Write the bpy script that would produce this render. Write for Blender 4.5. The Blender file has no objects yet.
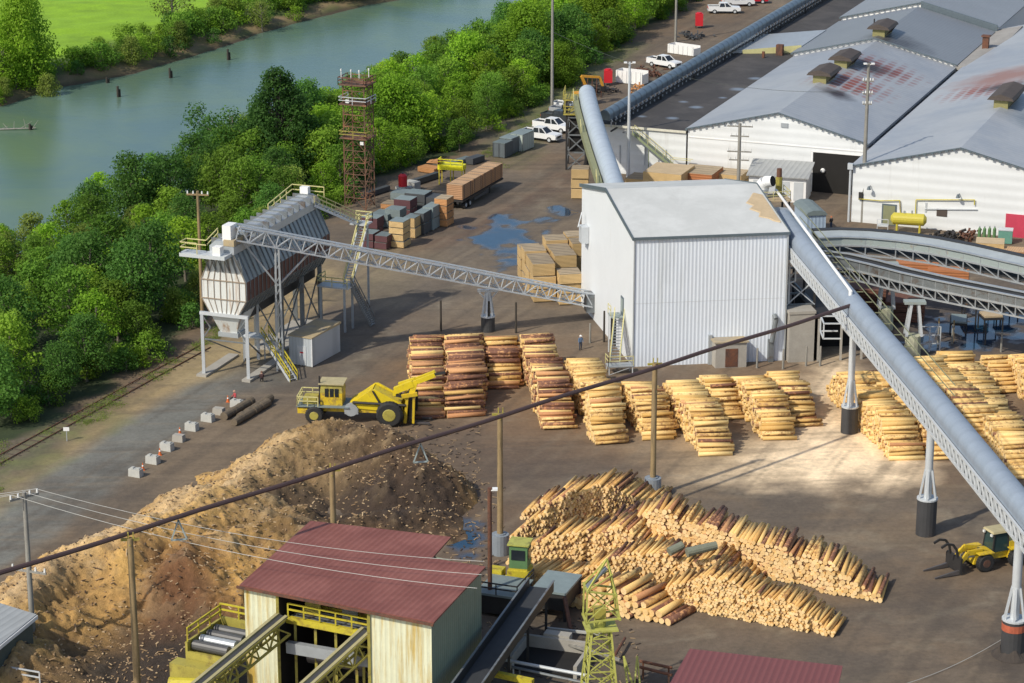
import bpy, bmesh, math, random
import numpy as np
from mathutils import Vector, Matrix
random.seed(7); rng = np.random.default_rng(7)
R = math.radians
scn = bpy.context.scene
C = scn.collection

# ------------------------------------------------------------------ camera
F, TH, CAMH = 2500.0, R(17.5), 86.0
ct, st = math.cos(TH), math.sin(TH)
def G(px, py, z=0.0):                      # ground point that a surveyed point of the photograph stands on
    u = (px-512)/F; v = (341.5-py)/F; t = (CAMH-z)/(st-v*ct)
    return Vector((u*t, t*(ct+v*st), z))
cam = bpy.data.cameras.new('camera'); co = bpy.data.objects.new('camera', cam); C.objects.link(co)
cam.sensor_width = 36; cam.lens = F/1024*36; cam.clip_end = 9000; cam.clip_start = 1
co.location = (0, 0, CAMH); co.rotation_euler = (math.pi/2-TH, 0, 0); scn.camera = co

# ------------------------------------------------------------------ mesh builder
class MB:
    def __init__(s): s.v = []; s.f = []; s.m = []
    def add(s, vs, fs, mi=0):
        b = len(s.v); s.v += [tuple(p) for p in vs]
        s.f += [tuple(i+b for i in f) for f in fs]; s.m += [mi]*len(fs); return s
    def poly(s, pts, mi=0): return s.add(pts, [tuple(range(len(pts)))], mi)
    def hexa(s, b, t, mi=0):               # 4 bottom + 4 top corners
        return s.add(list(b)+list(t), [(3,2,1,0),(4,5,6,7),(0,1,5,4),(1,2,6,5),(2,3,7,6),(3,0,4,7)], mi)
    def box(s, x0, x1, y0, y1, z0, z1, mi=0, fr=None):
        p = fr.p if fr else (lambda a, b, c: Vector((a, b, c)))
        return s.hexa([p(x0,y0,z0),p(x1,y0,z0),p(x1,y1,z0),p(x0,y1,z0)], [p(x0,y0,z1),p(x1,y0,z1),p(x1,y1,z1),p(x0,y1,z1)], mi)
    def bar(s, p, q, w=.1, h=None, mi=0):
        p = Vector(p); q = Vector(q); h = h or w; d = (q-p)
        if d.length < 1e-6: return s
        d.normalize(); up = Vector((0,0,1)) if abs(d.z) < .98 else Vector((0,1,0))
        a = d.cross(up).normalized()*w/2; b = a.normalized().cross(d).normalized()*h/2
        return s.hexa([p-a-b,p+a-b,p+a+b,p-a+b], [q-a-b,q+a-b,q+a+b,q-a+b], mi)
    def tube(s, p, q, r, r2=None, n=10, mi=0, cap=None, caps=True):
        p = Vector(p); q = Vector(q); r2 = r if r2 is None else r2; d = (q-p).normalized()
        up = Vector((0,0,1)) if abs(d.z) < .95 else Vector((0,1,0))
        a = d.cross(up).normalized(); b = a.cross(d).normalized()
        ring = lambda c, rr: [c+a*math.cos(2*math.pi*k/n)*rr+b*math.sin(2*math.pi*k/n)*rr for k in range(n)]
        vs = ring(p, r)+ring(q, r2)
        s.add(vs, [(k,(k+1)%n,n+(k+1)%n,n+k) for k in range(n)], mi)
        if caps:
            s.poly(list(reversed(vs[:n])), mi if cap is None else cap); s.poly(vs[n:], mi if cap is None else cap)
        return s
    def path(s, pts, prof, mi=0, closed=True, caps=True):    # sweep (side, up) profile along pts, up stays vertical
        pts = [Vector(p) for p in pts]; n = len(prof); vs = []
        for i, p in enumerate(pts):
            d = (pts[min(i+1, len(pts)-1)]-pts[max(i-1, 0)]).normalized()
            a = d.cross(Vector((0,0,1))).normalized(); b = a.cross(d).normalized()
            vs += [p+a*x+b*y for x, y in prof]
        fs = []
        for i in range(len(pts)-1):
            for k in range(n if closed else n-1):
                k2 = (k+1) % n; fs.append((i*n+k, i*n+k2, (i+1)*n+k2, (i+1)*n+k))
        s.add(vs, fs, mi)
        if closed and caps: s.poly(list(reversed(vs[:n])), mi); s.poly(vs[-n:], mi)
        return s
    def build(s, name, mats, parent=None, smooth=False):
        if not isinstance(mats, (list, tuple)): mats = [mats]
        o = bpy.data.objects.new(name, None) if False else None
        vs = np.array([tuple(v) for v in s.v], dtype=float).reshape(-1, 3)
        if parent is None:
            org = Vector(((vs[:,0].min()+vs[:,0].max())/2, (vs[:,1].min()+vs[:,1].max())/2, vs[:,2].min()))
        else: org = orgof(parent)
        vs = vs-np.array(org)
        me = bpy.data.meshes.new(name); me.from_pydata(vs.tolist(), [], s.f)
        for m in mats: me.materials.append(m)
        me.polygons.foreach_set('material_index', s.m)
        if smooth: me.polygons.foreach_set('use_smooth', [True]*len(me.polygons))
        me.update()
        o = bpy.data.objects.new(name, me); C.objects.link(o)
        if parent is None: o.location = org; ORG[o] = org
        else: o.parent = parent
        return o
ORG = {}
def orgof(o):
    while o.parent: o = o.parent
    return ORG.get(o, Vector((0,0,0)))
def tag(o, label=None, cat=None, group=None, kind=None):
    if label: o['label'] = label
    if cat: o['category'] = cat
    if group: o['group'] = group
    if kind: o['kind'] = kind
    return o
def thing(name, label, cat, loc=None, group=None, rz=0):
    """world=loc given at build time: children are written in world coordinates; loc None: children are local (then moved)"""
    o = bpy.data.objects.new(name, None); C.objects.link(o); o.empty_display_size = .5
    if loc is not None: o.location = Vector(loc); ORG[o] = Vector(loc)
    else: ORG[o] = Vector((0,0,0))
    return tag(o, label, cat, group)
def kids(o): return [c for c in bpy.data.objects if c.parent == o]
def snap(o): return [(c, [g for g in kids(c)]) for c in kids(o)]
def dup(root, sn, loc, rz, label=None, group=None, scale=None):
    r = root.copy(); C.objects.link(r); r.location = loc; r.rotation_euler = (0,0,rz)
    if scale: r.scale = scale
    if label: r['label'] = label
    if group: r['group'] = group
    for ch, gs in sn:
        c = ch.copy(); C.objects.link(c); c.parent = r
        for g in gs: d = g.copy(); C.objects.link(d); d.parent = c
    return r
class Fr:
    def __init__(s, o, deg): s.o = Vector(o); a = R(deg); s.u = Vector((math.cos(a), math.sin(a), 0)); s.w = Vector((-math.sin(a), math.cos(a), 0)); s.a = a
    def p(s, a, b, z=0): return s.o+s.u*a+s.w*b+Vector((0,0,z))

# ------------------------------------------------------------------ materials
def nt(name):
    m = bpy.data.materials.new(name); m.use_nodes = True; t = m.node_tree
    return m, t, t.nodes, t.links, t.nodes['Principled BSDF']
def mathn(N, L, op, a, b=None, c=None, clamp=False):
    n = N.new('ShaderNodeMath'); n.operation = op; n.use_clamp = clamp
    for i, x in enumerate((a, b, c)):
        if x is None: continue
        if isinstance(x, (int, float)): n.inputs[i].default_value = x
        else: L.new(x, n.inputs[i])
    return n.outputs[0]
def mix(N, L, f, a, b, typ='MIX'):
    n = N.new('ShaderNodeMix'); n.data_type = 'RGBA'; n.blend_type = typ
    for s, x in ((n.inputs[0], f), (n.inputs[6], a), (n.inputs[7], b)):
        if isinstance(x, (int, float)): s.default_value = x
        elif isinstance(x, tuple): s.default_value = (*x[:3], 1)
        else: L.new(x, s)
    return n.outputs[2]
def noise(N, L, co_, scale, detail=4, rough=.6, dist=0):
    n = N.new('ShaderNodeTexNoise'); n.inputs['Scale'].default_value = scale; n.inputs['Detail'].default_value = detail
    n.inputs['Roughness'].default_value = rough; n.inputs['Distortion'].default_value = dist
    if co_ is not None: L.new(co_, n.inputs['Vector'])
    return n.outputs['Fac']
def ramp(N, L, x, lo, hi):
    n = N.new('ShaderNodeMapRange'); n.inputs[1].default_value = lo; n.inputs[2].default_value = hi; n.clamp = True
    L.new(x, n.inputs[0]); return n.outputs[0]
def dotd(N, L, co_, d):
    n = N.new('ShaderNodeVectorMath'); n.operation = 'DOT_PRODUCT'; L.new(co_, n.inputs[0]); n.inputs[1].default_value = tuple(d)
    return n.outputs['Value']
def mat(name, c, rough=.6, metal=0., var=.2, scale=1.5, c2=None, amt=.5, scale2=.4, rib=None, rib2=None, streak=None, bump=0., bscale=20, rnd=0., spots=None, spec=None):
    m, t, N, L, B = nt(name)
    tc = N.new('ShaderNodeTexCoord').outputs['Object']
    a = noise(N, L, tc, scale, 6, .65); b = noise(N, L, tc, scale*9, 3)
    k = mathn(N, L, 'MULTIPLY_ADD', a, 2*var, 1-var); k2 = mathn(N, L, 'MULTIPLY_ADD', b, var, 1-var/2); k = mathn(N, L, 'MULTIPLY', k, k2)
    col = c
    if c2:
        f = ramp(N, L, noise(N, L, tc, scale2, 6, .7, .4), 1-amt-.07+.0, 1-amt+.12); col = mix(N, L, f, c, c2)
    if streak:                              # vertical rust / dirt streaks: (colour, amount, density)
        mp = N.new('ShaderNodeMapping'); mp.inputs['Scale'].default_value = (streak[2], streak[2], streak[2]*.08); L.new(tc, mp.inputs[0])
        f = ramp(N, L, noise(N, L, mp.outputs[0], 1, 5, .7), 1-streak[1], 1-streak[1]+.2); col = mix(N, L, f, col, streak[0])
    if spots:
        for (ctr, rad, scol, dirs, per) in spots:
            vd = N.new('ShaderNodeVectorMath'); vd.operation = 'DISTANCE'; L.new(tc, vd.inputs[0]); vd.inputs[1].default_value = tuple(ctr)
            dd = mathn(N, L, 'ADD', vd.outputs['Value'], mathn(N, L, 'MULTIPLY', noise(N, L, tc, .35, 4), rad*.9))
            f = ramp(N, L, dd, rad*1.55, rad*.75)
            if dirs is not None:
                for d_ in dirs:
                    sn_ = mathn(N, L, 'SINE', mathn(N, L, 'MULTIPLY', dotd(N, L, tc, d_), 2*math.pi/per))
                    f = mathn(N, L, 'MULTIPLY', f, ramp(N, L, mathn(N, L, 'ADD', sn_, mathn(N, L, 'MULTIPLY', f, .9)), -.5, .6))
            col = mix(N, L, f, col, scol)
    kk = N.new('ShaderNodeCombineColor'); [L.new(k, kk.inputs[i]) for i in range(3)]
    col = mix(N, L, 1.0, col, kk.outputs[0], 'MULTIPLY')
    h = None
    for rb in (rib, rib2):
        if rb:
            sn_ = mathn(N, L, 'SINE', mathn(N, L, 'MULTIPLY', dotd(N, L, tc, rb[0]), 2*math.pi/rb[1]))
            pk = ramp(N, L, sn_, .55, .95)
            col = mix(N, L, mathn(N, L, 'MULTIPLY', pk, rb[2]), col, (0.02,0.02,0.02))
            hh = mathn(N, L, 'MULTIPLY', sn_, 1.0); h = hh if h is None else mathn(N, L, 'ADD', h, hh)
    if rnd:
        oi = N.new('ShaderNodeObjectInfo').outputs['Random']; hs = N.new('ShaderNodeHueSaturation'); L.new(col, hs.inputs['Color'])
        L.new(mathn(N, L, 'MULTIPLY_ADD', oi, 2*rnd, 1-rnd), hs.inputs['Value']); col = hs.outputs[0]
    L.new(col, B.inputs['Base Color'])
    B.inputs['Roughness'].default_value = rough; B.inputs['Metallic'].default_value = metal
    if spec is not None: B.inputs['Specular IOR Level'].default_value = spec
    if bump or h is not None:
        bn = N.new('ShaderNodeBump'); bn.inputs['Strength'].default_value = .5 if h is not None else min(1, bump*5); bn.inputs['Distance'].default_value = .03 if h is not None else bump
        L.new(h if h is not None else noise(N, L, tc, bscale, 4), bn.inputs['Height']); L.new(bn.outputs[0], B.inputs['Normal'])
    return m
A215 = (math.cos(R(-21.5)), math.sin(R(-21.5)), 0); W215 = (math.sin(R(21.5)), math.cos(R(21.5)), 0)
A9 = (math.cos(R(9)), math.sin(R(9)), 0); W9 = (-math.sin(R(9)), math.cos(R(9)), 0)
A25 = (math.cos(R(-23)), math.sin(R(-23)), 0)
M = {}
M['galv'] = mat('galvanised', (.42,.45,.47), .45, .4, .2, 1.2)
M['galv_d'] = mat('galvanised_dark', (.20,.22,.23), .5, .4, .3, 1.2, c2=(.12,.07,.04), amt=.4, scale2=.7)
M['galv_p'] = mat('galvanised_pale', (.55,.58,.60), .5, .2, .15, 1)
M['steel_p'] = mat('steel_painted_green', (.30,.35,.34), .55, 0, .15, 1, c2=(.25,.2,.15), amt=.38, scale2=1)
M['tube'] = mat('tube_cover', (.27,.32,.385), .55, .1, .16, .5, rib=(( .12,-.99,0), 2.4, .06))
M['tube_b'] = mat('tube_cover_pale', (.42,.48,.54), .5, .1, .14, .5, rib=((.05,-.998,0), 2.0, .06))
M['tube_c'] = mat('tube_cover_dark', (.17,.22,.26), .4, .4, .2, .5, rib=(W215, 2.4, .4))
M['dark'] = mat('dark_steel', (.035,.033,.032), .6, .2, .4, 1.5)
M['black'] = mat('black_rubber', (.02,.02,.02), .8, 0, .4, 3)
M['belt'] = mat('conveyor_belt', (.035,.037,.04), .7, 0, .3, 1)
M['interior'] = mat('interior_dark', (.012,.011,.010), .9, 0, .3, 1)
M['wall_mill'] = mat('mill_wall', (.70,.755,.82), .5, 0, .05, .3, rib=(A9, .42, .17), streak=((.56,.60,.62), .44, .6))
M['wall_mill_side'] = mat('mill_wall_side', (.72,.75,.77), .5, 0, .06, .3, rib=(W9, .42, .05), streak=((.60,.60,.58), .36, .6))
M['roof_mill'] = mat('mill_roof', (.50,.51,.49), .6, 0, .07, .35, c2=(.57,.58,.56), amt=.5, scale2=.2, streak=((.50,.50,.47),.36,.5))
M['trim'] = mat('trim_blue_grey', (.10,.13,.15), .5)
M['white'] = mat('white_paint', (.78,.78,.76), .5, 0, .1, .5, streak=((.5,.47,.42), .36, .6))
M['wall_wh'] = mat('warehouse_wall', (.68,.70,.70), .6, 0, .07, .25, streak=((.50,.50,.48), .42, .5), rib=((0,0,1), 1.3, .02))
M['roof_c'] = mat('flat_roof_tar', (.055,.053,.052), .6, 0, .3, .25, c2=(.085,.08,.075), amt=.5, scale2=.15)
M['concrete'] = mat('concrete', (.34,.32,.28), .85, 0, .25, 1, bump=.02)
M['concrete_w'] = mat('concrete_block', (.42,.42,.39), .85, 0, .25, 1.5, bump=.02)
M['yellow'] = mat('yellow_paint', (.50,.42,.03), .6, 0, .35, 1, c2=(.20,.12,.04), amt=.42, scale2=.9)
M['yellow_c'] = mat('machine_yellow', (.60,.42,.02), .5, 0, .3, 1, c2=(.20,.13,.06), amt=.44, scale2=1.5)
M['yellow_o'] = mat('old_yellow_paint', (.36,.31,.06), .6, 0, .35, 1, c2=(.14,.09,.04), amt=.42, scale2=.9)
M['yellow_g'] = mat('green_yellow_paint', (.40,.40,.09), .6, 0, .3, 1.5, c2=(.16,.14,.04), amt=.4, scale2=1.2)
M['rail_y'] = mat('railing_yellow', (.55,.50,.22), .6, 0, .3, 1)
M['red'] = mat('red_paint', (.55,.02,.03), .45, 0, .15, 1)
M['red_roof'] = mat('red_roof', (.20,.066,.05), .65, 0, .15, .3, rib=(A25, .5, .10), c2=(.245,.09,.07), amt=.5, scale2=.3)
M['cream'] = mat('cream_cladding', (.66,.67,.48), .6, 0, .15, .4, rib=(A25, .45, .12), streak=((.50,.34,.07), .56, 1.3))
M['green_wall'] = mat('green_cladding', (.22,.27,.20), .6, 0, .2, .3, rib=((-A25[1],A25[0],0), .45, .1), streak=((.14,.17,.10), .42, 1))
M['rust'] = mat('rust_steel', (.16,.065,.035), .8, 0, .4, 1, c2=(.07,.04,.03), amt=.5, scale2=1)
M['rust_l'] = mat('rust_lattice', (.13,.075,.048), .8, 0, .4, 1, c2=(.28,.12,.06), amt=.45, scale2=.5)
M['pipe_br'] = mat('brown_pipe', (.075,.045,.042), .6, 0, .25, 1)
M['pole'] = mat('wood_pole', (.28,.20,.10), .85, 0, .3, 1, streak=((.12,.09,.05), .5, 4))
M['pole_g'] = mat('grey_pole', (.26,.25,.22), .8, 0, .25, 1, streak=((.14,.13,.12), .5, 4))
M['lumber'] = mat('fresh_lumber', (.58,.40,.18), .75, 0, .2, 1, rib=((0,0,1), .16, .45), rnd=.12)
M['lumber_o'] = mat('orange_lumber', (.50,.24,.09), .75, 0, .25, 1, rib=((0,0,1), .2, .4), rnd=.1)
M['lumber_t'] = mat('lumber_top', (.33,.26,.17), .8, 0, .35, .8, rib=((.37,.93,0), 1.2, .35), rnd=.2)
M['lumber_top_f'] = mat('lumber_top_fresh', (.52,.33,.18), .8, 0, .2, .8, rib=((.93,-.37,0), .3, .3))
M['wrap_g'] = mat('grey_wrap', (.17,.21,.21), .6, 0, .3, .7, rnd=.25)
M['wrap_d'] = mat('dark_wrap', (.06,.065,.07), .6, 0, .3, .7)
M['wrap_m'] = mat('maroon_stack', (.10,.04,.045), .7, 0, .3, .7)
M['brick_o'] = mat('sawn_orange_cants', (.42,.16,.06), .8, 0, .2, .6, rib=((0,0,1), .35, .35))
M['glass'] = mat('window_glass', (.02,.025,.03), .12, 0, .1, 1)
M['lens'] = mat('headlight_glass', (.7,.7,.68), .15, 0, .05, 1)
M['carwhite'] = mat('car_white', (.75,.76,.76), .25, 0, .04, 1)
M['carred'] = mat('car_red', (.42,.015,.03), .25, 0, .05, 1)
M['carsilver'] = mat('car_silver', (.45,.47,.50), .25, .3, .05, 1)
M['cardark'] = mat('car_dark', (.05,.055,.06), .25, .1, .05, 1)
M['insul'] = mat('porcelain', (.75,.75,.72), .3)
M['wire'] = mat('wire_grey', (.45,.45,.42), .5); M['wire_d'] = mat('wire_dark', (.06,.07,.06), .6)
M['skin'] = mat('skin', (.45,.27,.19), .6)
M['sawdust'] = mat('sawdust', (.48,.37,.23), .9, 0, .25, .8, bump=.05, bscale=6)
M['tan_top'] = mat('dusty_roof', (.42,.33,.19), .8, 0, .25, .5, c2=(.30,.26,.2), amt=.5, scale2=.5)
M['bin_w'] = mat('bin_white_panel', (.66,.68,.66), .5, .1, .12, .5, streak=((.36,.20,.09), .48, 1.2))
M['bin_s'] = mat('bin_grey_panel', (.20,.22,.23), .45, .3, .25, .4, rib=(W215, 1.0, .45), streak=((.09,.055,.035), .45, .8))
M['bin_r'] = mat('bin_roof_panel', (.25,.28,.29), .45, .3, .2, .4, rib=(W215, 1.0, .55), c2=(.15,.12,.10), amt=.4, scale2=.35)
M['bin_rust'] = mat('bin_rust_band', (.13,.06,.045), .7, .1, .4, .5, rib=(W215, 1.0, .4))
M['shed_w'] = mat('shed_metal', (.45,.49,.52), .5, .1, .1, .5, rib=(A215, .4, .15))
M['roof_gs'] = mat('grey_shed_roof', (.38,.39,.38), .5, .2, .15, .5, rib=((.9,-.4,0), .7, .15))
M['green_p'] = mat('green_paint', (.10,.20,.08), .6, 0, .3, 1)
M['teal'] = mat('teal_bin', (.12,.28,.22), .6, 0, .2, 1)

# ------------------------------------------------------------------ numpy noise
def fbm(x, y, sc=1., octs=5, seed=0, rough=.5):
    out = np.zeros_like(x, dtype=float); amp = 1.; tot = 0
    for o in range(octs):
        r = np.random.default_rng(seed+o*17); T = r.random((256, 256))
        xs = x*sc+seed*3.1+o*13.7; ys = y*sc+seed*7.7+o*5.3
        xi = np.floor(xs).astype(int); yi = np.floor(ys).astype(int); fx = xs-xi; fy = ys-yi
        fx = fx*fx*(3-2*fx); fy = fy*fy*(3-2*fy)
        g = lambda i, j: T[(xi+i) % 256, (yi+j) % 256]
        out += amp*((g(0,0)*(1-fx)+g(1,0)*fx)*(1-fy)+(g(0,1)*(1-fx)+g(1,1)*fx)*fy); tot += amp; amp *= rough; sc *= 2
    return out/tot
def seg_dist(X, Y, a, b):
    dx, dy = b[0]-a[0], b[1]-a[1]; l2 = dx*dx+dy*dy+1e-9
    t = np.clip(((X-a[0])*dx+(Y-a[1])*dy)/l2, 0, 1); return np.hypot(X-a[0]-t*dx, Y-a[1]-t*dy), t
def polymask(X, Y, pts, soft):             # signed distance inside -> soft mask
    inside = np.zeros(X.shape, bool); d = np.full(X.shape, 1e9); n = len(pts)
    for i in range(n):
        a, b = pts[i], pts[(i+1) % n]; dd, _ = seg_dist(X, Y, a, b); d = np.minimum(d, dd)
        cond = ((a[1] > Y) != (b[1] > Y)); xx = (b[0]-a[0])*(Y-a[1])/((b[1]-a[1]) if b[1] != a[1] else 1e-9)+a[0]
        inside ^= cond & (X < xx)
    sd = np.where(inside, d, -d); return np.clip(sd/soft*.5+.5, 0, 1)
def side_dist(X, Y, line):                 # signed distance to an open polyline, positive on its left (river) side
    d = np.full(X.shape, 1e9); s = np.zeros(X.shape)
    for a, b in zip(line[:-1], line[1:]):
        dd, _ = seg_dist(X, Y, a, b); cr = (b[0]-a[0])*(Y-a[1])-(b[1]-a[1])*(X-a[0])
        m = dd < d; d = np.where(m, dd, d); s = np.where(m, np.sign(cr), s)
    return d*s
YE = [(-130,60),(-53,224),(-50.5,231),(-43,246),(-36,268),(-25,320),(-17,349),(-5,364),(1,385),(15,428),(31,476),(41,505),(68,600),(310,2500)]   # yard edge
NB = [(-170,60),(-85,285),(-66,322),(-49,352),(-40,385),(-20,428),(0,475),(12,520),(34,600),(270,2500)]                              # near bank waterline
FB = [(-380,60),(-120,372),(-86,414),(-79,430),(-69.5,440),(-58,460),(-49,481),(-35,506),(-22,522),(30,610),(230,2500)]                # far bank waterline
WZ = -3.0
def terrain(X, Y):
    e = side_dist(X, Y, YE); nb = side_dist(X, Y, NB); fb = side_dist(X, Y, FB)
    z = np.zeros(X.shape)
    w = np.clip(e/np.maximum(e-nb, 1e-3), 0, 1); z = np.where((e > 0) & (nb <= 0), -(WZ*-1)*w**1.3, z)
    z = np.where(nb > 0, WZ-np.clip(nb/6, 0, 1)*2.0, z)
    z = np.where((nb > 0) & (fb > -6), np.maximum(z, WZ-np.clip(-fb/6, 0, 1)*2.0), z)
    z = np.where(fb > 0, WZ+2.5*(1-np.exp(-fb/5)), z)
    z += (fbm(X, Y, .15, 4, 3)-.5)*np.clip(np.maximum(e-1, 0)/6, 0, 1)*.9
    return z, e, nb, fb
def gp(*pts): return [tuple(G(x, y)[:2]) for x, y in pts]

def ground():
    xs = np.concatenate([[-4000,-2000,-1000,-500,-300,-200], np.arange(-150, -62, 1.5), np.arange(-62, 70, .45), np.arange(70, 140, 3), [160,200,300,500,1000,2000,4000]])
    ys = np.concatenate([[-1000,-300,0,60,100,130,150], np.arange(160, 172, 2), np.arange(172, 380, .45), np.arange(380, 560, 1.0), [570,590,620,660,720,800,1000,1500,2500,6000]])
    X, Y = np.meshgrid(xs, ys); Z, e, nb, fb = terrain(X, Y)
    n1 = fbm(X, Y, .08, 5, 11); n2 = fbm(X, Y, .35, 5, 21); n3 = fbm(X, Y, 1.3, 3, 31)
    wx = X+(fbm(X, Y, .3, 4, 41)-.5)*4; wy = Y+(fbm(X, Y, .3, 4, 51)-.5)*9
    col = np.zeros(X.shape+(3,)); col[:] = (.138,.108,.084)
    def lay(mask, c, k=1.12): 
        for i in range(3): col[..., i] = col[..., i]*(1-mask)+c[i]*k*mask
    lay(np.clip((n1-.45)*6, 0, 1)*.5, (.105,.085,.070)); lay(np.clip((n2-.52)*5, 0, 1)*.5, (.165,.118,.078)); lay(np.clip((fbm(X, Y, .05, 5, 91)-.5)*6, 0, 1)*.55, (.135,.088,.052))
    # brown trampled dirt among the log decks and beside the piles
    lay(polymask(wx, wy, gp((395,430),(400,320),(560,320),(620,370),(830,350),(1030,340),(1030,480),(800,470),(600,470),(480,455),(450,440)), 6)*.8, (.155,.100,.062))
    lay(polymask(wx, wy, gp((440,440),(520,470),(520,560),(440,600),(380,540)), 5)*.8, (.10,.068,.048))
    lay(polymask(wx, wy, gp((480,560),(600,600),(860,600),(900,650),(700,690),(460,690)), 6)*.5, (.12,.09,.068))
    lay(polymask(wx, wy, gp((470,185),(580,165),(590,330),(400,340),(360,300),(430,240)), 6)*.5, (.135,.112,.09))
    lay(polymask(wx, wy, gp((500,205),(540,182),(580,160),(590,172),(540,200),(480,232),(400,262),(380,262)), 2)*.6, (.11,.06,.04))
    # main asphalt road, left
    lay(polymask(X+(n2-.5)*3, Y+(n2-.5)*3, gp((-60,640),(-60,530),(0,500),(30,480),(110,427),(185,385),(262,362),(300,380),(240,392),(185,430),(128,478),(60,535),(0,572)), 1.0), (.140,.140,.132))
    lay(polymask(wx, wy, gp((-60,680),(-60,600),(0,575),(60,540),(128,482),(190,432),(250,402),(330,400),(320,430),(215,490),(95,560),(0,620)), 2)*.9, (.150,.112,.078))
    lay(polymask(wx, wy, gp((190,378),(215,360),(290,345),(360,320),(400,330),(330,390),(250,400)), 5)*.6, (.11,.10,.092))
    # sandy shoulder
    sx = X+(n2-.5)*3; sy = Y+(n2-.5)*5
    lay(polymask(sx, sy, gp((-40,520),(0,488),(60,447),(112,412),(160,380),(192,352),(240,320),(330,262),(352,285),(270,340),(205,372),(185,386),(110,429),(30,482),(-40,535)), 1.6)*.95, (.30,.225,.12))
    lay(polymask(sx, sy, gp((170,385),(196,352),(255,330),(300,345),(262,362),(215,378)), 1.6)*.7, (.33,.26,.15))
    lay(polymask(wx, wy, gp((330,250),(400,240),(430,262),(380,300),(345,300)), 4)*.6, (.22,.18,.11))
    for q, c in [(gp((-40,520),(-40,470),(0,462),(60,436),(110,405),(128,400),(112,418),(60,452),(20,480),(0,496)), (.11,.15,.04))]:
        lay(polymask(wx, wy, q, 3)*np.clip(.55+(n2-.5)*3, .15, 1), c)
    lay(polymask(wx, wy, gp((520,165),(560,110),(600,75),(640,45),(600,45),(540,90),(490,150)), 3)*.8, (.10,.12,.04))
    lay(polymask(wx, wy, gp((0,495),(0,470),(60,445),(190,360),(250,320),(255,330),(200,366),(60,456)), 1.4)*.45, (.15,.12,.07))
    # sawdust spill
    lay(polymask(wx, wy, gp((700,475),(760,450),(800,425),(815,395),(822,350),(848,350),(862,400),(880,440),(925,465),(900,482),(800,484)), 3)*.97, (.86,.68,.49))
    lay(polymask(wx, wy, gp((640,430),(700,425),(760,445),(760,475),(690,480)), 5)*.75, (.42,.32,.21))
    # pale tyre tracks
    for a, b in [((250,395),(290,350)),((372,350),(315,415)),((340,375),(395,330)),((560,480),(800,470)),((560,500),(1000,560)),((620,640),(1000,600)),((880,660),(1020,640)),((700,490),(1024,520)),((480,300),(560,180)),((430,320),(540,170)),((900,480),(1020,560))]:
        pa, pb = gp(a, b); d, t = seg_dist(wx, wy, pa, pb)
        lay(np.clip(1-d/1.0, 0, 1)*.45*(n2 > .45), (.21,.18,.14))
    def streaks(ang, along, across, seed, lo):
        a = R(ang); U = (X*math.cos(a)+Y*math.sin(a)); V = (-X*math.sin(a)+Y*math.cos(a)); return np.clip((fbm(U*along, V*across, 1., 4, seed, .6)-lo)*8, 0, 1)
    yard = (e < -1)*1.
    lay(streaks(66, .035, .9, 301, .56)*.35*yard, (.19,.15,.11)); lay(streaks(68, .03, 1.1, 302, .57)*.4*yard, (.07,.055,.044)); lay(streaks(8, .03, .8, 303, .58)*.35*yard, (.075,.058,.046)); lay(streaks(2, .03, .9, 304, .58)*.3*yard, (.20,.155,.11))
    # dark oily / damp stains
    dk = np.clip((fbm(X, Y, .11, 4, 61)-.55)*7, 0, 1)*(e < 0); lay(dk*.35, (.06,.052,.048))
    lay(polymask(wx, wy, gp((440,430),(560,440),(600,470),(480,480)), 4)*.4, (.075,.055,.045))
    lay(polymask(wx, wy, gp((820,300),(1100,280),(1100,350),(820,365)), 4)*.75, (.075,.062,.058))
    lay(polymask(wx, wy, gp((500,600),(590,615),(640,690),(470,700)), 3)*.6, (.05,.042,.036))
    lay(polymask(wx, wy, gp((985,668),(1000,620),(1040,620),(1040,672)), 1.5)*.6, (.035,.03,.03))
    wet = np.zeros(X.shape)
    def puddle(q, k=1., soft=1.6):
        nonlocal wet
        m = polymask(wx, wy, q, soft); m = np.clip((m*1.5+(n2-.62)*3.2), 0, 1)*np.clip(m*3, 0, 1)*k; m = np.where(m > .25, m, 0); wet = np.maximum(wet, m)
    puddle(gp((462,236),(500,215),(536,222),(540,240),(520,256),(480,258)), 1, 2.2)
    puddle(gp((490,262),(520,252),(520,262),(500,270)), .8); puddle(gp((536,213),(565,208),(576,214),(570,219),(540,219)), .9)
    puddle(gp((444,560),(444,540),(462,520),(482,528),(492,548),(470,562)), 1, 1.2)
    puddle(gp((930,345),(925,320),(960,308),(1040,300),(1040,345)), 1, 4); puddle(gp((985,292),(1030,285),(1030,300),(960,300)), .8, 3)
    puddle(gp((895,345),(925,330),(935,350)), .8)
    for i in range(3): col[..., i] = col[..., i]*(1-wet)+(.014,.048,.10)[i]*wet
    # riverside
    brush = np.clip((e-3.2)/2.2+(n2-.5)*1.5, 0, 1); brush *= (fb < 0)
    lay(np.clip(brush*1.3-.25*(n2 < .5), 0, 1), (.03,.045,.016), 1.)
    lay(np.clip(1-np.abs(nb+1.5)/2.5, 0, 1)*(nb < 1), (.13,.10,.055))
    fld = np.clip((fb-11+(n2-.5)*8)/4, 0, 1); bank = np.clip(1-np.abs(fb-2.2+(n2-.5)*5)/3, 0, 1)
    lay((fb > 0)*1., (.06,.09,.022)); lay(bank*(fb > -1), (.20,.145,.085)); lay(np.clip(1-fb/1.3, 0, 1)*(fb > -2), (.06,.045,.03))
    g = .9+(n2-.5)*.5; lay(fld, (.20,.36,.012), 1.15); 
    for i in range(3): col[..., i] = np.where(fld > .5, col[..., i]*g, col[..., i]*(.86+.28*n3))
    col[..., 2] *= .90; col[..., 1] *= .985
    me = bpy.data.meshes.new('ground'); ny, nx = X.shape
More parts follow.
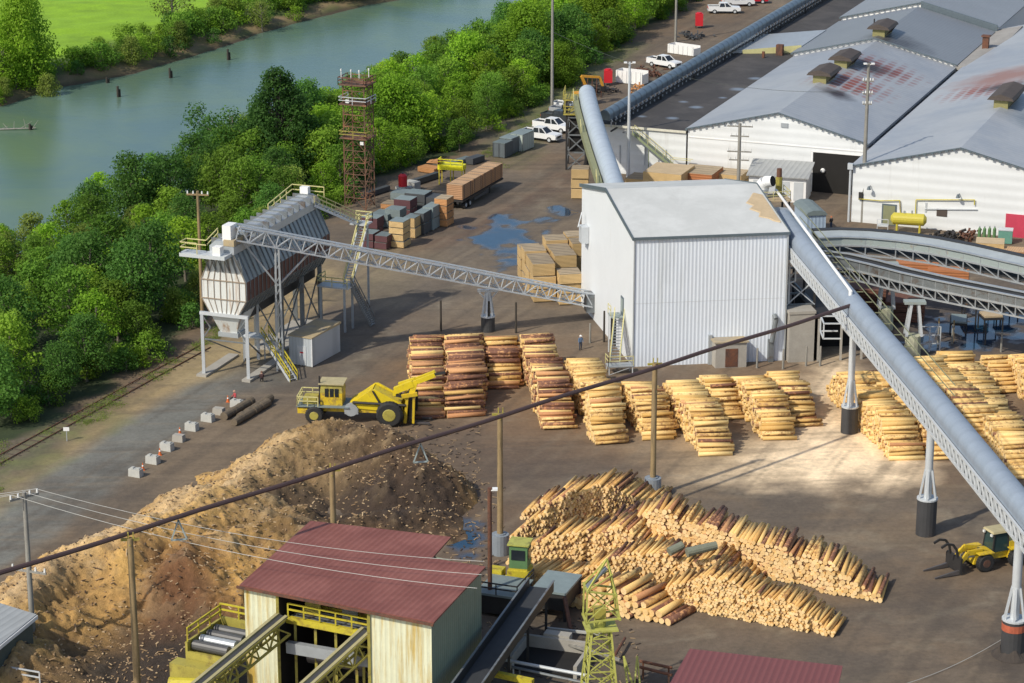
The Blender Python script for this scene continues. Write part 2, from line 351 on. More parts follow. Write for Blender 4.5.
    v = np.stack([X, Y, Z], -1).reshape(-1, 3); idx = np.arange(nx*ny).reshape(ny, nx)
    q = np.stack([idx[:-1,:-1], idx[:-1,1:], idx[1:,1:], idx[1:,:-1]], -1).reshape(-1)
    nf = (nx-1)*(ny-1); me.vertices.add(nx*ny); me.vertices.foreach_set('co', v.ravel()); me.loops.add(nf*4); me.loops.foreach_set('vertex_index', q)
    me.polygons.add(nf); me.polygons.foreach_set('loop_start', np.arange(nf)*4); me.polygons.foreach_set('loop_total', np.full(nf, 4)); me.polygons.foreach_set('use_smooth', np.ones(nf, bool)); me.update()
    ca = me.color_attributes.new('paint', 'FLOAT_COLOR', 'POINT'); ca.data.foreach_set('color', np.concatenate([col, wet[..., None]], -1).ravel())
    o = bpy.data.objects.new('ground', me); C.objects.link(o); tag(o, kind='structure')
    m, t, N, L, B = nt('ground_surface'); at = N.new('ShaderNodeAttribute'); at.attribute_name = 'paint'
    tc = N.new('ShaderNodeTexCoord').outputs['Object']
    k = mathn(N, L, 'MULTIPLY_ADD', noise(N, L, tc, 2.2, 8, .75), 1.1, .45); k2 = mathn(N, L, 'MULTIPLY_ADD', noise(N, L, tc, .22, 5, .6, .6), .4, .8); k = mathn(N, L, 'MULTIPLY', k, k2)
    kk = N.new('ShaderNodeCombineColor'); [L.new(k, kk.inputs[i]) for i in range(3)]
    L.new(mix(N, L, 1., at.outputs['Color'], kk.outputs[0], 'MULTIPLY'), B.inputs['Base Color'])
    L.new(mathn(N, L, 'MULTIPLY_ADD', ramp(N, L, at.outputs['Alpha'], .2, .6), -.82, .88), B.inputs['Roughness'])
    bn = N.new('ShaderNodeBump'); L.new(noise(N, L, tc, 5, 5, .7), bn.inputs['Height']); bn.inputs['Distance'].default_value = .04
    L.new(mathn(N, L, 'MULTIPLY_ADD', ramp(N, L, at.outputs['Alpha'], .1, .4), -.7, .7), bn.inputs['Strength']); L.new(bn.outputs[0], B.inputs['Normal'])
    me.materials.append(m)
ground()
def water():
    pts = [(p[0]+3, p[1]) for p in NB]+[(p[0]-3, p[1]) for p in reversed(FB)]
    o = MB(); n = len(NB)
    xs = np.linspace(0, 1, 20)
    def resamp(line):
        ys = np.concatenate([np.arange(60, 700, 8), [1000,1600,2500]]); l = np.array(line); return np.stack([np.interp(ys, l[:,1], l[:,0]), ys], -1)
    a, b = resamp(NB), resamp(FB); k = len(a)
    vs = [(x+4, y, WZ) for x, y in a]+[(x-4, y, WZ) for x, y in b]
    o.add(vs, [(i, i+1, k+i+1, k+i) for i in range(k-1)])
    m, t, N, L, B = nt('river_water'); tc = N.new('ShaderNodeTexCoord').outputs['Object']
    L.new(mix(N, L, ramp(N, L, noise(N, L, tc, .03, 4, .6, 1), .35, .65), (.085,.15,.135), (.12,.185,.11)), B.inputs['Base Color'])
    B.inputs['Roughness'].default_value = .22; B.inputs['IOR'].default_value = 1.33
    mp = N.new('ShaderNodeMapping'); mp.inputs['Scale'].default_value = (.5,1.2,1); mp.inputs['Rotation'].default_value = (0,0,R(20)); L.new(tc, mp.inputs[0])
    bn = N.new('ShaderNodeBump'); L.new(noise(N, L, mp.outputs[0], .5, 5, .6, .3), bn.inputs['Height']); bn.inputs['Strength'].default_value = .3; bn.inputs['Distance'].default_value = .12
    L.new(bn.outputs[0], B.inputs['Normal'])
    tag(o.build('river', m), kind='structure')
water()
def zt(x, y):
    z = terrain(np.array([[float(x)]]), np.array([[float(y)]]))[0]; return float(z[0,0])

# ------------------------------------------------------------------ vegetation
def leafmat(name, c1, c2, c3):
    m, t, N, L, B = nt(name); at = N.new('ShaderNodeAttribute'); at.attribute_name = 'tint'
    tc = N.new('ShaderNodeTexCoord').outputs['Object']; oi = N.new('ShaderNodeObjectInfo').outputs['Random']
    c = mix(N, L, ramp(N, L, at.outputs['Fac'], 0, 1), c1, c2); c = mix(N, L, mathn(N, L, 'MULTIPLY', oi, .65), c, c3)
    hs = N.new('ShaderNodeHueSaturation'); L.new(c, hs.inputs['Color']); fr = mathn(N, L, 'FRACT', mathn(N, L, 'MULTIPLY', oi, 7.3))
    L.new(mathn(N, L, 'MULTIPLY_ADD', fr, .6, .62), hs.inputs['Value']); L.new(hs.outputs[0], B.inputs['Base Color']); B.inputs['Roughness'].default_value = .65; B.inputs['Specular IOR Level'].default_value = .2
    tr = N.new('ShaderNodeBsdfTranslucent'); L.new(hs.outputs[0], tr.inputs[0]); mx = N.new('ShaderNodeMixShader'); mx.inputs[0].default_value = .5
    L.new(B.outputs[0], mx.inputs[1]); L.new(tr.outputs[0], mx.inputs[2]); L.new(mx.outputs[0], N['Material Output'].inputs[0]); return m
LM = {'mid': leafmat('leaf_mid', (.09,.20,.03), (.20,.40,.045), (.29,.42,.04)), 'dark': leafmat('leaf_dark', (.05,.14,.032), (.125,.28,.05), (.15,.31,.05)),
      'light': leafmat('leaf_light', (.14,.28,.025), (.27,.50,.035), (.34,.50,.04)), 'olive': leafmat('leaf_olive', (.16,.21,.045), (.27,.34,.065), (.22,.33,.055))}
BARK = mat('bark', (.17,.15,.12), .9, 0, .3, 2)
def leaf_mesh(name, clumps, per, size, seed, m, up=.5):
    r = np.random.default_rng(seed); P = []; T = []; Nn = []
    for (cx, cy, cz, cr, tint) in clumps:
        n = int(per*cr*cr*2.7); d = r.normal(size=(n, 3)); d /= np.linalg.norm(d, axis=1)[:, None]
        rad = cr*(.4+.85*r.random(n)**.8); p = d*rad[:, None]*np.array([1,1,.72]); p += np.array([cx,cy,cz]); P.append(p)
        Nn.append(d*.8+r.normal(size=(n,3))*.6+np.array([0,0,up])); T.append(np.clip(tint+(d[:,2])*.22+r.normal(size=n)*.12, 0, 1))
    P = np.concatenate(P); Nn = np.concatenate(Nn); T = np.concatenate(T); n = len(P)
    Nn /= np.linalg.norm(Nn, axis=1)[:, None]; a = np.cross(Nn, r.normal(size=(n,3))); a /= np.linalg.norm(a, axis=1)[:, None]; b = np.cross(Nn, a)
    s = size*.62*(.5+1.0*r.random(n))[:, None]; a *= s*.62; b *= s*.45
    V = np.stack([P-a, P-b*.9+a*.1, P+a, P+b], 1).reshape(-1, 3)
    me = bpy.data.meshes.new(name); me.vertices.add(4*n); me.vertices.foreach_set('co', V.ravel()); me.loops.add(4*n); me.loops.foreach_set('vertex_index', np.arange(4*n))
    me.polygons.add(n); me.polygons.foreach_set('loop_start', np.arange(n)*4); me.polygons.foreach_set('loop_total', np.full(n, 4)); me.update()
    at = me.attributes.new('tint', 'FLOAT', 'FACE'); at.data.foreach_set('value', T); me.materials.append(m); return me
def tree_proto(seed, h, rad, m, base=.28, ncl=16, per=48, size=.42, flat=False, open_=False, conic=False):
    r = random.Random(seed); mb = MB(); cl = []
    top = Vector((r.uniform(-.3,.3), r.uniform(-.3,.3), h*.86)); mid = Vector((r.uniform(-.25,.25), r.uniform(-.25,.25), h*.45))
    mb.tube((0,0,-.6), mid, .024*h, .015*h, 7); mb.tube(mid, top, .015*h, .005*h, 6)
    for i in range(ncl):
        t = (i+.5)/ncl; ang = i*2.4+r.uniform(-.4,.4); z = h*(base+(1-base)*t*.93)
        if conic: rr = rad*(1-t*.85)*r.uniform(.7,1.05); cr = max(.55, rad*.34*(1.15-t*.7))
        elif flat: z = h*(.62+.33*r.random()); rr = rad*math.sqrt(r.random()); cr = rad*r.uniform(.22,.34)
        else: rr = rad*math.sin(math.pi*(.22+.72*t))**.8*r.uniform(.35,.85); cr = rad*r.uniform(.30,.50)*(1.1-.35*t)
        c = Vector((math.cos(ang)*rr, math.sin(ang)*rr, z)); cl.append((*c, cr, r.uniform(.2,.75)))
        st_ = Vector((0,0,max(h*.18, z*.62))).lerp(mid, .0); tz = min(1, st_.z/(h*.86)); st_.x = mid.x*tz; st_.y = mid.y*tz
        mb.tube(st_, c, .008*h, .003*h, 5, caps=False)
    if not (flat or conic): cl.append((top.x, top.y, h*.88, rad*.36, .7))
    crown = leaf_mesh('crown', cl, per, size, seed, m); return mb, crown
PROTO = {}
def add_tree_proto(key, name, **k):
    mb, cm = tree_proto(**k); tr = mb.build('trunk', BARK, thing('_p', None, None)); p = tr.parent; tr.parent = None
    bpy.data.objects.remove(p); PROTO[key] = (name, tr.data, cm); bpy.data.objects.remove(tr)
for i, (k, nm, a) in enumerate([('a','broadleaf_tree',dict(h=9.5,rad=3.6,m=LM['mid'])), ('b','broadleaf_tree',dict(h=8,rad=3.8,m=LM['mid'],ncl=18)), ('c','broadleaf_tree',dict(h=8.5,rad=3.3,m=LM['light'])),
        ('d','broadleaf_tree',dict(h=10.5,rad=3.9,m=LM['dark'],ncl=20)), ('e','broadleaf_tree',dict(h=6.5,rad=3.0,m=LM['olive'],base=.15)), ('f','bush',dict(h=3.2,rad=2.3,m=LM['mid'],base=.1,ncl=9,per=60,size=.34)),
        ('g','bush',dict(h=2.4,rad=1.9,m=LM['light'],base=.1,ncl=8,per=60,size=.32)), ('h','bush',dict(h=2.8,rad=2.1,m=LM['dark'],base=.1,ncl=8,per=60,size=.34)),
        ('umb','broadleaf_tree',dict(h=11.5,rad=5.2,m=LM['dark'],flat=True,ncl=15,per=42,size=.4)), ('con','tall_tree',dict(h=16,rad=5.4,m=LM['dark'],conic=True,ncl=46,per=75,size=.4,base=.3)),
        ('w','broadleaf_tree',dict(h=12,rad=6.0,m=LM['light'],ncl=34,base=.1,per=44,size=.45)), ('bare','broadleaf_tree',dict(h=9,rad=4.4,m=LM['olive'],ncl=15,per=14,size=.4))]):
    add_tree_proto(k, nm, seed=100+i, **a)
def plant(key, x, y, s, label, cat, group=None, z=None, sz=None):
    nm, tm, cm = PROTO[key]; t = bpy.data.objects.new(nm, None); C.objects.link(t); t.location = (x, y, zt(x, y) if z is None else z)
    t.scale = (s, s, s*(sz or 1)); t.rotation_euler = (0,0,random.uniform(0, 6.28)); tag(t, label, cat, group)
    for n_, me in (('trunk', tm), ('crown', cm)):
        o = bpy.data.objects.new(n_, me); C.objects.link(o); o.parent = t
LBL = {'a':('tall mid green broadleaf tree in the thick belt along the near riverbank','tree','mid green trees of the near riverbank'),
       'b':('wide rounded mid green broadleaf tree in the near riverbank belt','tree','wide green trees of the near riverbank'),
       'c':('bright spring green leafy tree in the near riverbank belt','tree','bright green trees of the near riverbank'),
       'd':('dark green heavy crowned tree in the near riverbank belt','tree','dark trees of the near riverbank'),
       'e':('olive yellow low tree in the near riverbank belt','tree','olive trees of the near riverbank')}
def veg():
    r = random.Random(5); pts = []
    tries = 0
    while tries < 9000 and len(pts) < 250:
        tries += 1; y = r.uniform(236, 560); x = r.uniform(-95, 48)
        a = np.array([[float(x)]]); b = np.array([[float(y)]]); e = side_dist(a, b, YE)[0,0]; nb = side_dist(a, b, NB)[0,0]
        edge = 7.0 if y < 262 else (5.5 if y < 330 else 4)
        if e < edge or nb > -1.0: continue
        px = 512+F*x/(y*ct+CAMH*st)
        if px < -50 or px > 760: continue
        if any((x-q[0])**2+(y-q[1])**2 < (4.3+.3*q[2])**2 for q in pts): continue
        sh = min(1, .45+(e-edge)/9)
        pts.append((x, y, sh)); f = fbm(np.array([x]), np.array([y]), .03, 3, 77)[0]
        near_top = y > 395
        k = r.choices('abcde', [3,3,4.5 if near_top else 1.2,2.2 if f < .5 else .6,2.2 if (f > .5 and not near_top) else .6])[0]
        s = r.uniform(.78,1.12)*(.62+.38*sh)*(.82 if nb > -7 else 1)*(.95 if y < 330 else 1)
        plant(k, x, y, s, *LBL[k])
    # understorey along the yard edge
    n = 0; tries = 0
    while n < 130 and tries < 9000:
        tries += 1; y = r.uniform(240, 520); x = r.uniform(-75, 45)
        a = np.array([[float(x)]]); b = np.array([[float(y)]]); e = side_dist(a, b, YE)[0,0]
        if not (2.6 < e < 8.5): continue
        if y < 262 and e < 6: continue
        k = r.choice('fgh'); n += 1
        plant(k, x, y, r.uniform(.6,1.1), {'f':'mid green bush at the foot of the riverbank trees','g':'bright green bush at the foot of the riverbank trees','h':'dark green bush at the foot of the riverbank trees'}[k], 'bush', {'f':'mid green bushes along the yard edge','g':'bright bushes along the yard edge','h':'dark bushes along the yard edge'}[k])
    # distinctive ones
    p = G(236,176); plant('umb', p.x, p.y, 1.12, 'dark flat topped tree with open spreading branches standing against the river', 'tree')
    p = G(280,178); plant('con', p.x, p.y, 1.12, 'tall dark green tree with layered branches rising above the wooded belt', 'tree')
    p = G(330,165); plant('w', p.x, p.y, .8, 'broad light green tree behind the rusty lattice tower', 'tree')
    for i, (px, py, s, lb) in enumerate([(395,150,1.0,'broad bright tree right behind the lattice tower, left of the parked trucks'),(470,95,.95,'large pale green tree at the river edge left of the tall bare pole'),(525,75,1.1,'largest bright green tree, just left of the tall bare pole'),(598,42,1.0,'big bright green tree below the red pickup at the top edge'),(560,85,.6,'small bright tree at the foot of the tall bare pole')]):
        p = G(px, py); plant('w', p.x, p.y, s, lb, 'tree')
    # far bank
    p = G(22,78,-1); plant('w', p.x, p.y, 1.0, 'big rounded light green tree at the left end of the far bank', 'tree', sz=1.3)
    p = G(3,85,-1); plant('c', p.x, p.y, 1.0, 'light green tree half outside the left edge on the far bank', 'tree')
    p = G(48,84,-1); plant('e', p.x, p.y, .7, 'small olive tree beside the big tree at the left of the far bank', 'tree')
    p = G(172,32,-1); plant('bare', p.x, p.y, 1.15, 'sparse thin branched tree on the far bank above the undercut', 'tree')
    p = G(262,22,-1); plant('bare', p.x, p.y, .7, 'small sparse tree on the far bank near the top edge', 'tree')
    fbl = np.array(FB); n = 0
    for k_ in range(150):
        y = 372+(k_+r.random())/150*180; x = np.interp(y, fbl[:,1], fbl[:,0]); off = r.uniform(1.2, 10); x2 = x-off*.86; y2 = y+off*.5
        k = r.choices('fghe', [4,5,1,1.5])[0]; s = r.uniform(.8,1.6)*(1 if k != 'e' else .55)
        if k == 'e': plant('e', x2, y2, s, 'olive shrub like tree on the far riverbank', 'tree', 'olive trees of the far riverbank')
        else: plant(k, x2, y2, s, {'f':'mid green bush on the far riverbank','g':'bright green bush on the far riverbank','h':'dark green bush on the far riverbank'}[k], 'bush', {'f':'mid green bushes of the far bank','g':'bright bushes of the far bank','h':'dark bushes of the far bank'}[k])
veg()
def grass():
    q = gp((-40,530),(-40,455),(60,425),(125,385),(200,335),(260,295),(262,312),(200,350),(125,405),(60,452),(0,492)); q2 = gp((505,170),(560,110),(610,70),(640,50),(600,40),(540,90),(480,155))
    r = np.random.default_rng(9); cl = []
    for poly, n in ((q, 700), (q2, 300)):
        p = np.array(poly); X = r.uniform(p[:,0].min(), p[:,0].max(), 6000); Y = r.uniform(p[:,1].min(), p[:,1].max(), 6000)
        m = (polymask(X, Y, poly, .3) > .6) & (fbm(X, Y, .2, 4, 5) > .5); 
        for x, y in list(zip(X[m], Y[m]))[:n]: cl.append((x, y, zt(x, y)-.1, r.uniform(.3,.75), r.uniform(.1,.7)))
    me = leaf_mesh('verge_grass', cl, 150, .13, 4, LM['olive']); o = bpy.data.objects.new('verge_grass', me); C.objects.link(o)
    tag(o, 'rough green grass and weeds on the verge between the wood and the road', 'grass', kind='stuff')
grass()
exec_parts = True
# ------------------------------------------------------------------ buildings
def rail(mb, pts, h=1.1, mi=0, w=.07, post=1.6):
    pts = [Vector(p) for p in pts]
    for a, b in zip(pts[:-1], pts[1:]):
        for k in (h, h*.55): mb.bar(a+Vector((0,0,k)), b+Vector((0,0,k)), w, w, mi)
        n = max(1, int((b-a).length/post))
        for i in range(n+1): q = a.lerp(b, i/n); mb.bar(q, q+Vector((0,0,h)), w, w, mi)
    return mb
def mill():
    f = Fr((13.4, 263.4, 0), 8.0); f.w = Vector((-.208,.978,0)).normalized(); W, D, E, Rg = 17.1, 24.6, 14.7, 17.1
    t = thing('mill_building', 'tall white metal clad mill with ribbed front and low gable roof in the yard', 'building', f.o)
    mb = MB(); q = f.p
    mb.poly([q(0,0,0), q(W,0,0), q(W,0,E), q(0,0,E)]); mb.build('front_wall', M['wall_mill'], t)
    mb = MB(); mb.poly([q(0,D,0), q(0,0,0), q(0,0,E), q(0,D/2,Rg), q(0,D,E)]); mb.build('side_wall', M['wall_mill_side'], t)
    mb = MB(); mb.poly([q(W,0,0), q(W,D,0), q(W,D,E), q(W,D/2,Rg), q(W,0,E)]); mb.poly([q(W,D,0), q(0,D,0), q(0,D,E), q(W,D,E)]); mb.build('rear_wall', M['wall_mill_side'], t)
    mb = MB(); o_ = .18; s_ = (Rg-E)/(D/2)
    mb.hexa([q(-o_,-o_,E-.02-s_*o_+.08), q(W+o_,-o_,E-.02-s_*o_+.08), q(W+o_,D/2,Rg+.06), q(-o_,D/2,Rg+.06)], [q(-o_,-o_,E-s_*o_+.2), q(W+o_,-o_,E-s_*o_+.2), q(W+o_,D/2,Rg+.2), q(-o_,D/2,Rg+.2)])
    mb.hexa([q(-o_,D/2,Rg+.06), q(W+o_,D/2,Rg+.06), q(W+o_,D+o_,E-s_*o_+.06), q(-o_,D+o_,E-s_*o_+.06)], [q(-o_,D/2,Rg+.2), q(W+o_,D/2,Rg+.2), q(W+o_,D+o_,E-s_*o_+.2), q(-o_,D+o_,E-s_*o_+.2)])
    mb.build('roof', M['roof_mill'], t)
    mb = MB()
    for x_ in (-.24, W+.2):
        mb.bar(q(x_,-.24,E+.02), q(x_,D/2,Rg+.12), .1, .42); mb.bar(q(x_,D/2,Rg+.12), q(x_,D+.2,E+.02), .1, .42)
    mb.bar(q(-.2,-.25,E+.04), q(W+.2,-.25,E+.04), .1, .30); mb.build('roof_trim', M['trim'], t)
    mb = MB(); mb.bar(q(-.03,-.03,0), q(-.03,-.03,E-.1), .14, .14); mb.bar(q(W+.03,-.03,0), q(W+.03,-.03,E-.1), .18, .18); mb.build('corner_trim', M['galv'], t)
    # dark doorway low on side wall, upper door, entry porch
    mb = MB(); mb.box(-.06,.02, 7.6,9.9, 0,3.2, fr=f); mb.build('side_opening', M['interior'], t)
    mb = MB(); mb.box(-.08,.02, 4.3,5.5, 4.6,6.7, fr=f); d = mb.build('door', M['trim'], t)
    mb = MB(); mb.box(-.12,-.08, 4.5,5.3, 5.0,6.5, fr=f); mb.build('door_panel', M['steel_p'], d)
    mb = MB(); mb.box(8.8,12.3, -1.8,-.03, 0,2.9, fr=f); mb.box(8.6,12.5,-2.0,-.03,2.9,3.05,1,fr=f); pr = mb.build('porch', [M['concrete'], M['tan_top']], t)
    mb = MB(); mb.box(9.9,11.3,-1.85,-1.8,.1,2.2,fr=f); mb.build('red_door', M['rust'], pr)
    mb = MB(); mb.box(15.2,15.8,-.45,-.02,0,2.6,fr=f); mb.tube(q(15.5,-.6,2.4), q(15.9,-.6,5.0), .28); mb.tube(q(15.9,-.6,5),q(15.9,0,5.3),.28); mb.build('duct', M['galv_d'], t)
    mb = MB(); mb.box(8.4,8.8,-.4,-.02,0,3.4,fr=f); mb.build('duct', M['galv'], t)
    mb = MB()
    rr = np.random.default_rng(3)
    # sawdust drifted on the right end of the roof
    pts = [(W-.7,2.6),(W-.1,2.2),(W-.1,9.2),(W-.9,9.8),(W-1.7,8.4),(W-2.4,7.4),(W-1.8,6.6),(W-2.5,5.8),(W-1.6,4.8),(W-2.0,3.8),(W-1.0,3.2)]
    zr = lambda y: E+.2+s_*y
    top = [q(x,y,zr(y)+.10) for x,y in pts]; bot = [q(x-.15,y,zr(y)+.01) for x,y in pts]; n = len(pts)
    mb.poly(top); mb.add(bot+top, [(i,(i+1)%n,n+(i+1)%n,n+i) for i in range(n)])
    tag(mb.build('sawdust_drift', M['sawdust']), 'tan sawdust drift caked on the right end of the mill roof', 'sawdust', kind='stuff')
    mb = MB()
    for z_ in (7.3,): mb.bar(q(0,-.005,z_), q(W,-.005,z_), .03, .03)
    mb.build('sheet_laps', M['galv_p'], t)
    # stair on the side wall
    s = thing('mill_stair', 'steep steel stair climbing to the upper door on the left wall of the white mill', 'stairs', q(-1.5,2,0))
    a, b = q(-2.9,-1.2,0.9), q(-1.0,4.4,4.6); side = (q(1,0)-q(0,0)).cross(Vector((0,0,1)))
    for k, off in enumerate((-.0,1.1)):
        mb = MB(); o2 = f.u*off; mb.bar(a+o2, b+o2, .12,.3); mb.build('stringer', M['steel_p'], s)
        mb = MB(); up = Vector((0,0,1.05)); mb.bar(a+o2+up, b+o2+up, .08); mb.bar(a+o2+up*.5, b+o2+up*.5, .06)
        for i in range(7): c_ = a.lerp(b, i/6)+o2; mb.bar(c_, c_+up, .07)
        mb.build('handrail', M['rail_y'], s)
    mb = MB()
    for i in range(16): c_ = a.lerp(b,(i+.5)/16); mb.hexa([c_+Vector((0,0,-.03)),c_+f.u*1.1+Vector((0,0,-.03)),c_+f.u*1.1+f.w*.28+Vector((0,0,-.03)),c_+f.w*.28+Vector((0,0,-.03))],[c_,c_+f.u*1.1,c_+f.u*1.1+f.w*.28,c_+f.w*.28])
    mb.build('treads', M['galv'], s)
    mb = MB(); mb.box(-1.4,-.1,4.0,5.9,4.45,4.6,fr=f); mb.build('landing', M['steel_p'], s)
    mb = MB(); rail(mb, [q(-1.4,5.9,4.6), q(-1.4,4.6,4.6)]); rail(mb, [q(-3.4,-2.6,1.0), q(-.6,-2.6,1.0)]); rail(mb,[q(-3.4,-1.2,1.0),q(-3.4,-2.6,1.0)]); mb.build('railing', M['rail_y'], s)
    mb = MB(); mb.box(-3.4,-.6,-2.6,-1.2,.85,.97,fr=f); mb.build('lower_landing', M['galv'], s)
    mb = MB()
    for x_,y_ in ((-3.3,-2.5),(-.7,-2.5),(-3.3,-1.3),(-.7,-1.3)): mb.bar(q(x_,y_,0),q(x_,y_,.85),.12)
    mb.bar(q(-3.3,-2.5,0),q(-.7,-2.5,.85),.06); mb.bar(q(-1.3,5.8,0),q(-1.3,5.8,4.45),.14); mb.build('supports', M['galv_p'], s)
    # box and rail on left rear
    mb = MB(); mb.box(-.9,-.05,20.8,22.2,8.6,10.6,fr=f); mb.bar(q(-1.3,21,10.6),q(-.5,22.5,12.0),.1); tag(mb.build('wall_vent_box', M['galv_p']), 'small pale vent box on the upper rear of the mill left wall', 'vent box')
    # annex behind, cyclone, dark works on the right side
    a_ = Fr(G(797,252), 9)
    t = thing('blue_annex', 'small blue grey metal annex with curved dark roof between mill and conveyors', 'building', a_.o)
    a_.o = Vector(a_.o)+Vector((1.7,5,0))
    mb = MB(); mb.box(0,2.6,0,6,0,3.6,fr=a_); mb.build('wall', mat('annex_wall', (.33,.42,.52), .5, rib=(A9,.5,.25)), t)
    mb = MB(); P_ = [(-.2,3.55),(.1,3.95),(.8,4.2),(1.8,4.2),(2.5,3.95),(2.8,3.55)]
    vs = [a_.p(x,-.2,z) for x,z in P_]+[a_.p(x,6.2,z) for x,z in P_]; mb.add(vs,[(i,i+1,7+i,6+i) for i in range(5)]+[(5,4,3,2,1,0),(6,7,8,9,10,11)]); mb.build('roof', M['wrap_g'], t)
    mb = MB(); mb.box(2.6,2.66,1,2,0,2.1,fr=a_); mb.build('door', M['trim'], t)
    # cyclone platform
    b = Fr(f.p(17.9,15.5), 9)
    t = thing('dust_cyclone', 'white round elbow blower on a yellow platform at the rear right corner of the mill', 'blower', b.o)
    mb = MB(); mb.box(.2,4.6,0,3.4,14.2,14.4,fr=b); mb.build('platform', M['sawdust'], t)
    mb = MB(); rail(mb,[b.p(4.5,.1,14.4),b.p(4.5,3.3,14.4)],1.0); rail(mb,[b.p(.4,.1,14.4),b.p(4.5,.1,14.4)],1.0); mb.build('railing', M['rail_y'], t)
    mb = MB()
    for x_,y_ in ((.4,.2),(4.4,.2),(.4,3.2),(4.4,3.2)): mb.bar(b.p(x_,y_,0),b.p(x_,y_,14.2),.22)
    for z_ in (3,6.5,10): mb.bar(b.p(.4,.2,z_),b.p(4.4,.2,z_+3),.12); mb.bar(b.p(4.4,.2,z_),b.p(4.4,3.2,z_+3),.12); mb.bar(b.p(.4,.2,z_),b.p(4.4,.2,z_),.12)
    mb.build('frame', M['dark'], t)
    mb = MB(); c_ = b.p(1.3,1.6,14.4); mb.tube(c_, c_+Vector((0,0,1.2)), .8,1.0,14); mb.tube(c_+Vector((0,0,1.2)), c_+Vector((.5,-.3,2.0)), .8,.75,14); mb.tube(c_+Vector((.5,-.3,1.95)), c_+Vector((1.3,-.9,2.2)), .7,.62,14,cap=1); mb.build('elbow', [M['white'],M['interior']], t, True)
    mb = MB(); c_ = b.p(3.7,2.4,14.4); mb.tube(c_, c_+Vector((0,0,2.2)), .4,.4,8); mb.build('motor_post', M['yellow_o'], t)
    mb = MB(); mb.tube(c_+Vector((0,0,2.2)), c_+Vector((0,0,3.2)), .32,.3,8); mb.build('beacon', M['rust'], t)
    # concrete pier and dark infeed house
    mb = MB(); g = Fr(f.p(17.25,-.9), 9); mb.box(.1,3.0,0,2.2,0,5.6,fr=g); mb.box(0,3.1,-.1,2.3,5.6,5.9,fr=g); tag(mb.build('concrete_pier', M['concrete']), 'square grey concrete pier against the right front corner of the mill', 'pier')
    t = thing('infeed_house', 'dark open sided infeed shed under the conveyors right of the concrete pier', 'shed', g.p(6,2,0))
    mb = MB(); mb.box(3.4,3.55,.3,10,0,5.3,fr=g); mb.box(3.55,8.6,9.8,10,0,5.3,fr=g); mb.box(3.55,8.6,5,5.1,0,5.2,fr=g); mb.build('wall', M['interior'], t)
    mb = MB(); mb.hexa([g.p(3.2,-.2,5.35),g.p(8.8,-.2,4.9),g.p(8.8,10.2,4.9),g.p(3.2,10.2,5.35)],[g.p(3.2,-.2,5.5),g.p(8.8,-.2,5.05),g.p(8.8,10.2,5.05),g.p(3.2,10.2,5.5)]); mb.build('roof', M['dark'], t)
    for x_ in (3.5, 6.1, 8.5):
        mb = MB(); mb.bar(g.p(x_,0,0), g.p(x_,0,4.9), .25); mb.build('post', M['concrete'], t)
    t = thing('braced_steel_frame', 'cross braced dark steel frame between the mill right wall and the big tube conveyor', 'steel frame', g.p(.3,4,0))
    mb = MB()
    for y_ in (2.6, 7, 11.5):
        for x_ in (.3, 3.6): mb.bar(g.p(x_,y_,0), g.p(x_,y_,12), .26)
    mb.build('posts', M['dark'], t)
    mb = MB()
    for z_ in (5.9, 8.9, 11.8):
        for y_ in (2.6,7,11.5): mb.bar(g.p(.3,y_,z_), g.p(3.6,y_,z_), .2)
        for x_ in (.3,3.6): mb.bar(g.p(x_,2.6,z_), g.p(x_,11.5,z_), .2)
    mb.build('beams', M['galv_d'], t)
    mb = MB()
    for z_ in (5.9, 8.9):
        mb.bar(g.p(.3,2.5,z_), g.p(3.6,2.5,z_+2.9), .12); mb.bar(g.p(3.6,2.45,z_), g.p(.3,2.45,z_+2.9), .12)
    mb.build('braces', M['galv_p'], t)
    mb = MB(); mb.box(.2,3.8,2.4,11.7,11.85,12.0,fr=g); mb.build('deck', M['sawdust'], t)
    mb = MB(); mb.tube(g.p(.5,2.2,6.2),g.p(.5,2.2,11),.12,n=6); mb.tube(g.p(.5,2.2,11),g.p(.5,1.2,11.6),.12,n=6); mb.tube(g.p(1.2,2.2,8.8),g.p(1.2,2.2,12.3),.1,n=6); mb.tube(g.p(1.2,2.2,8.8),g.p(.3,2.2,8.5),.1,n=6); mb.build('pipe', M['galv_p'], t)
mill()

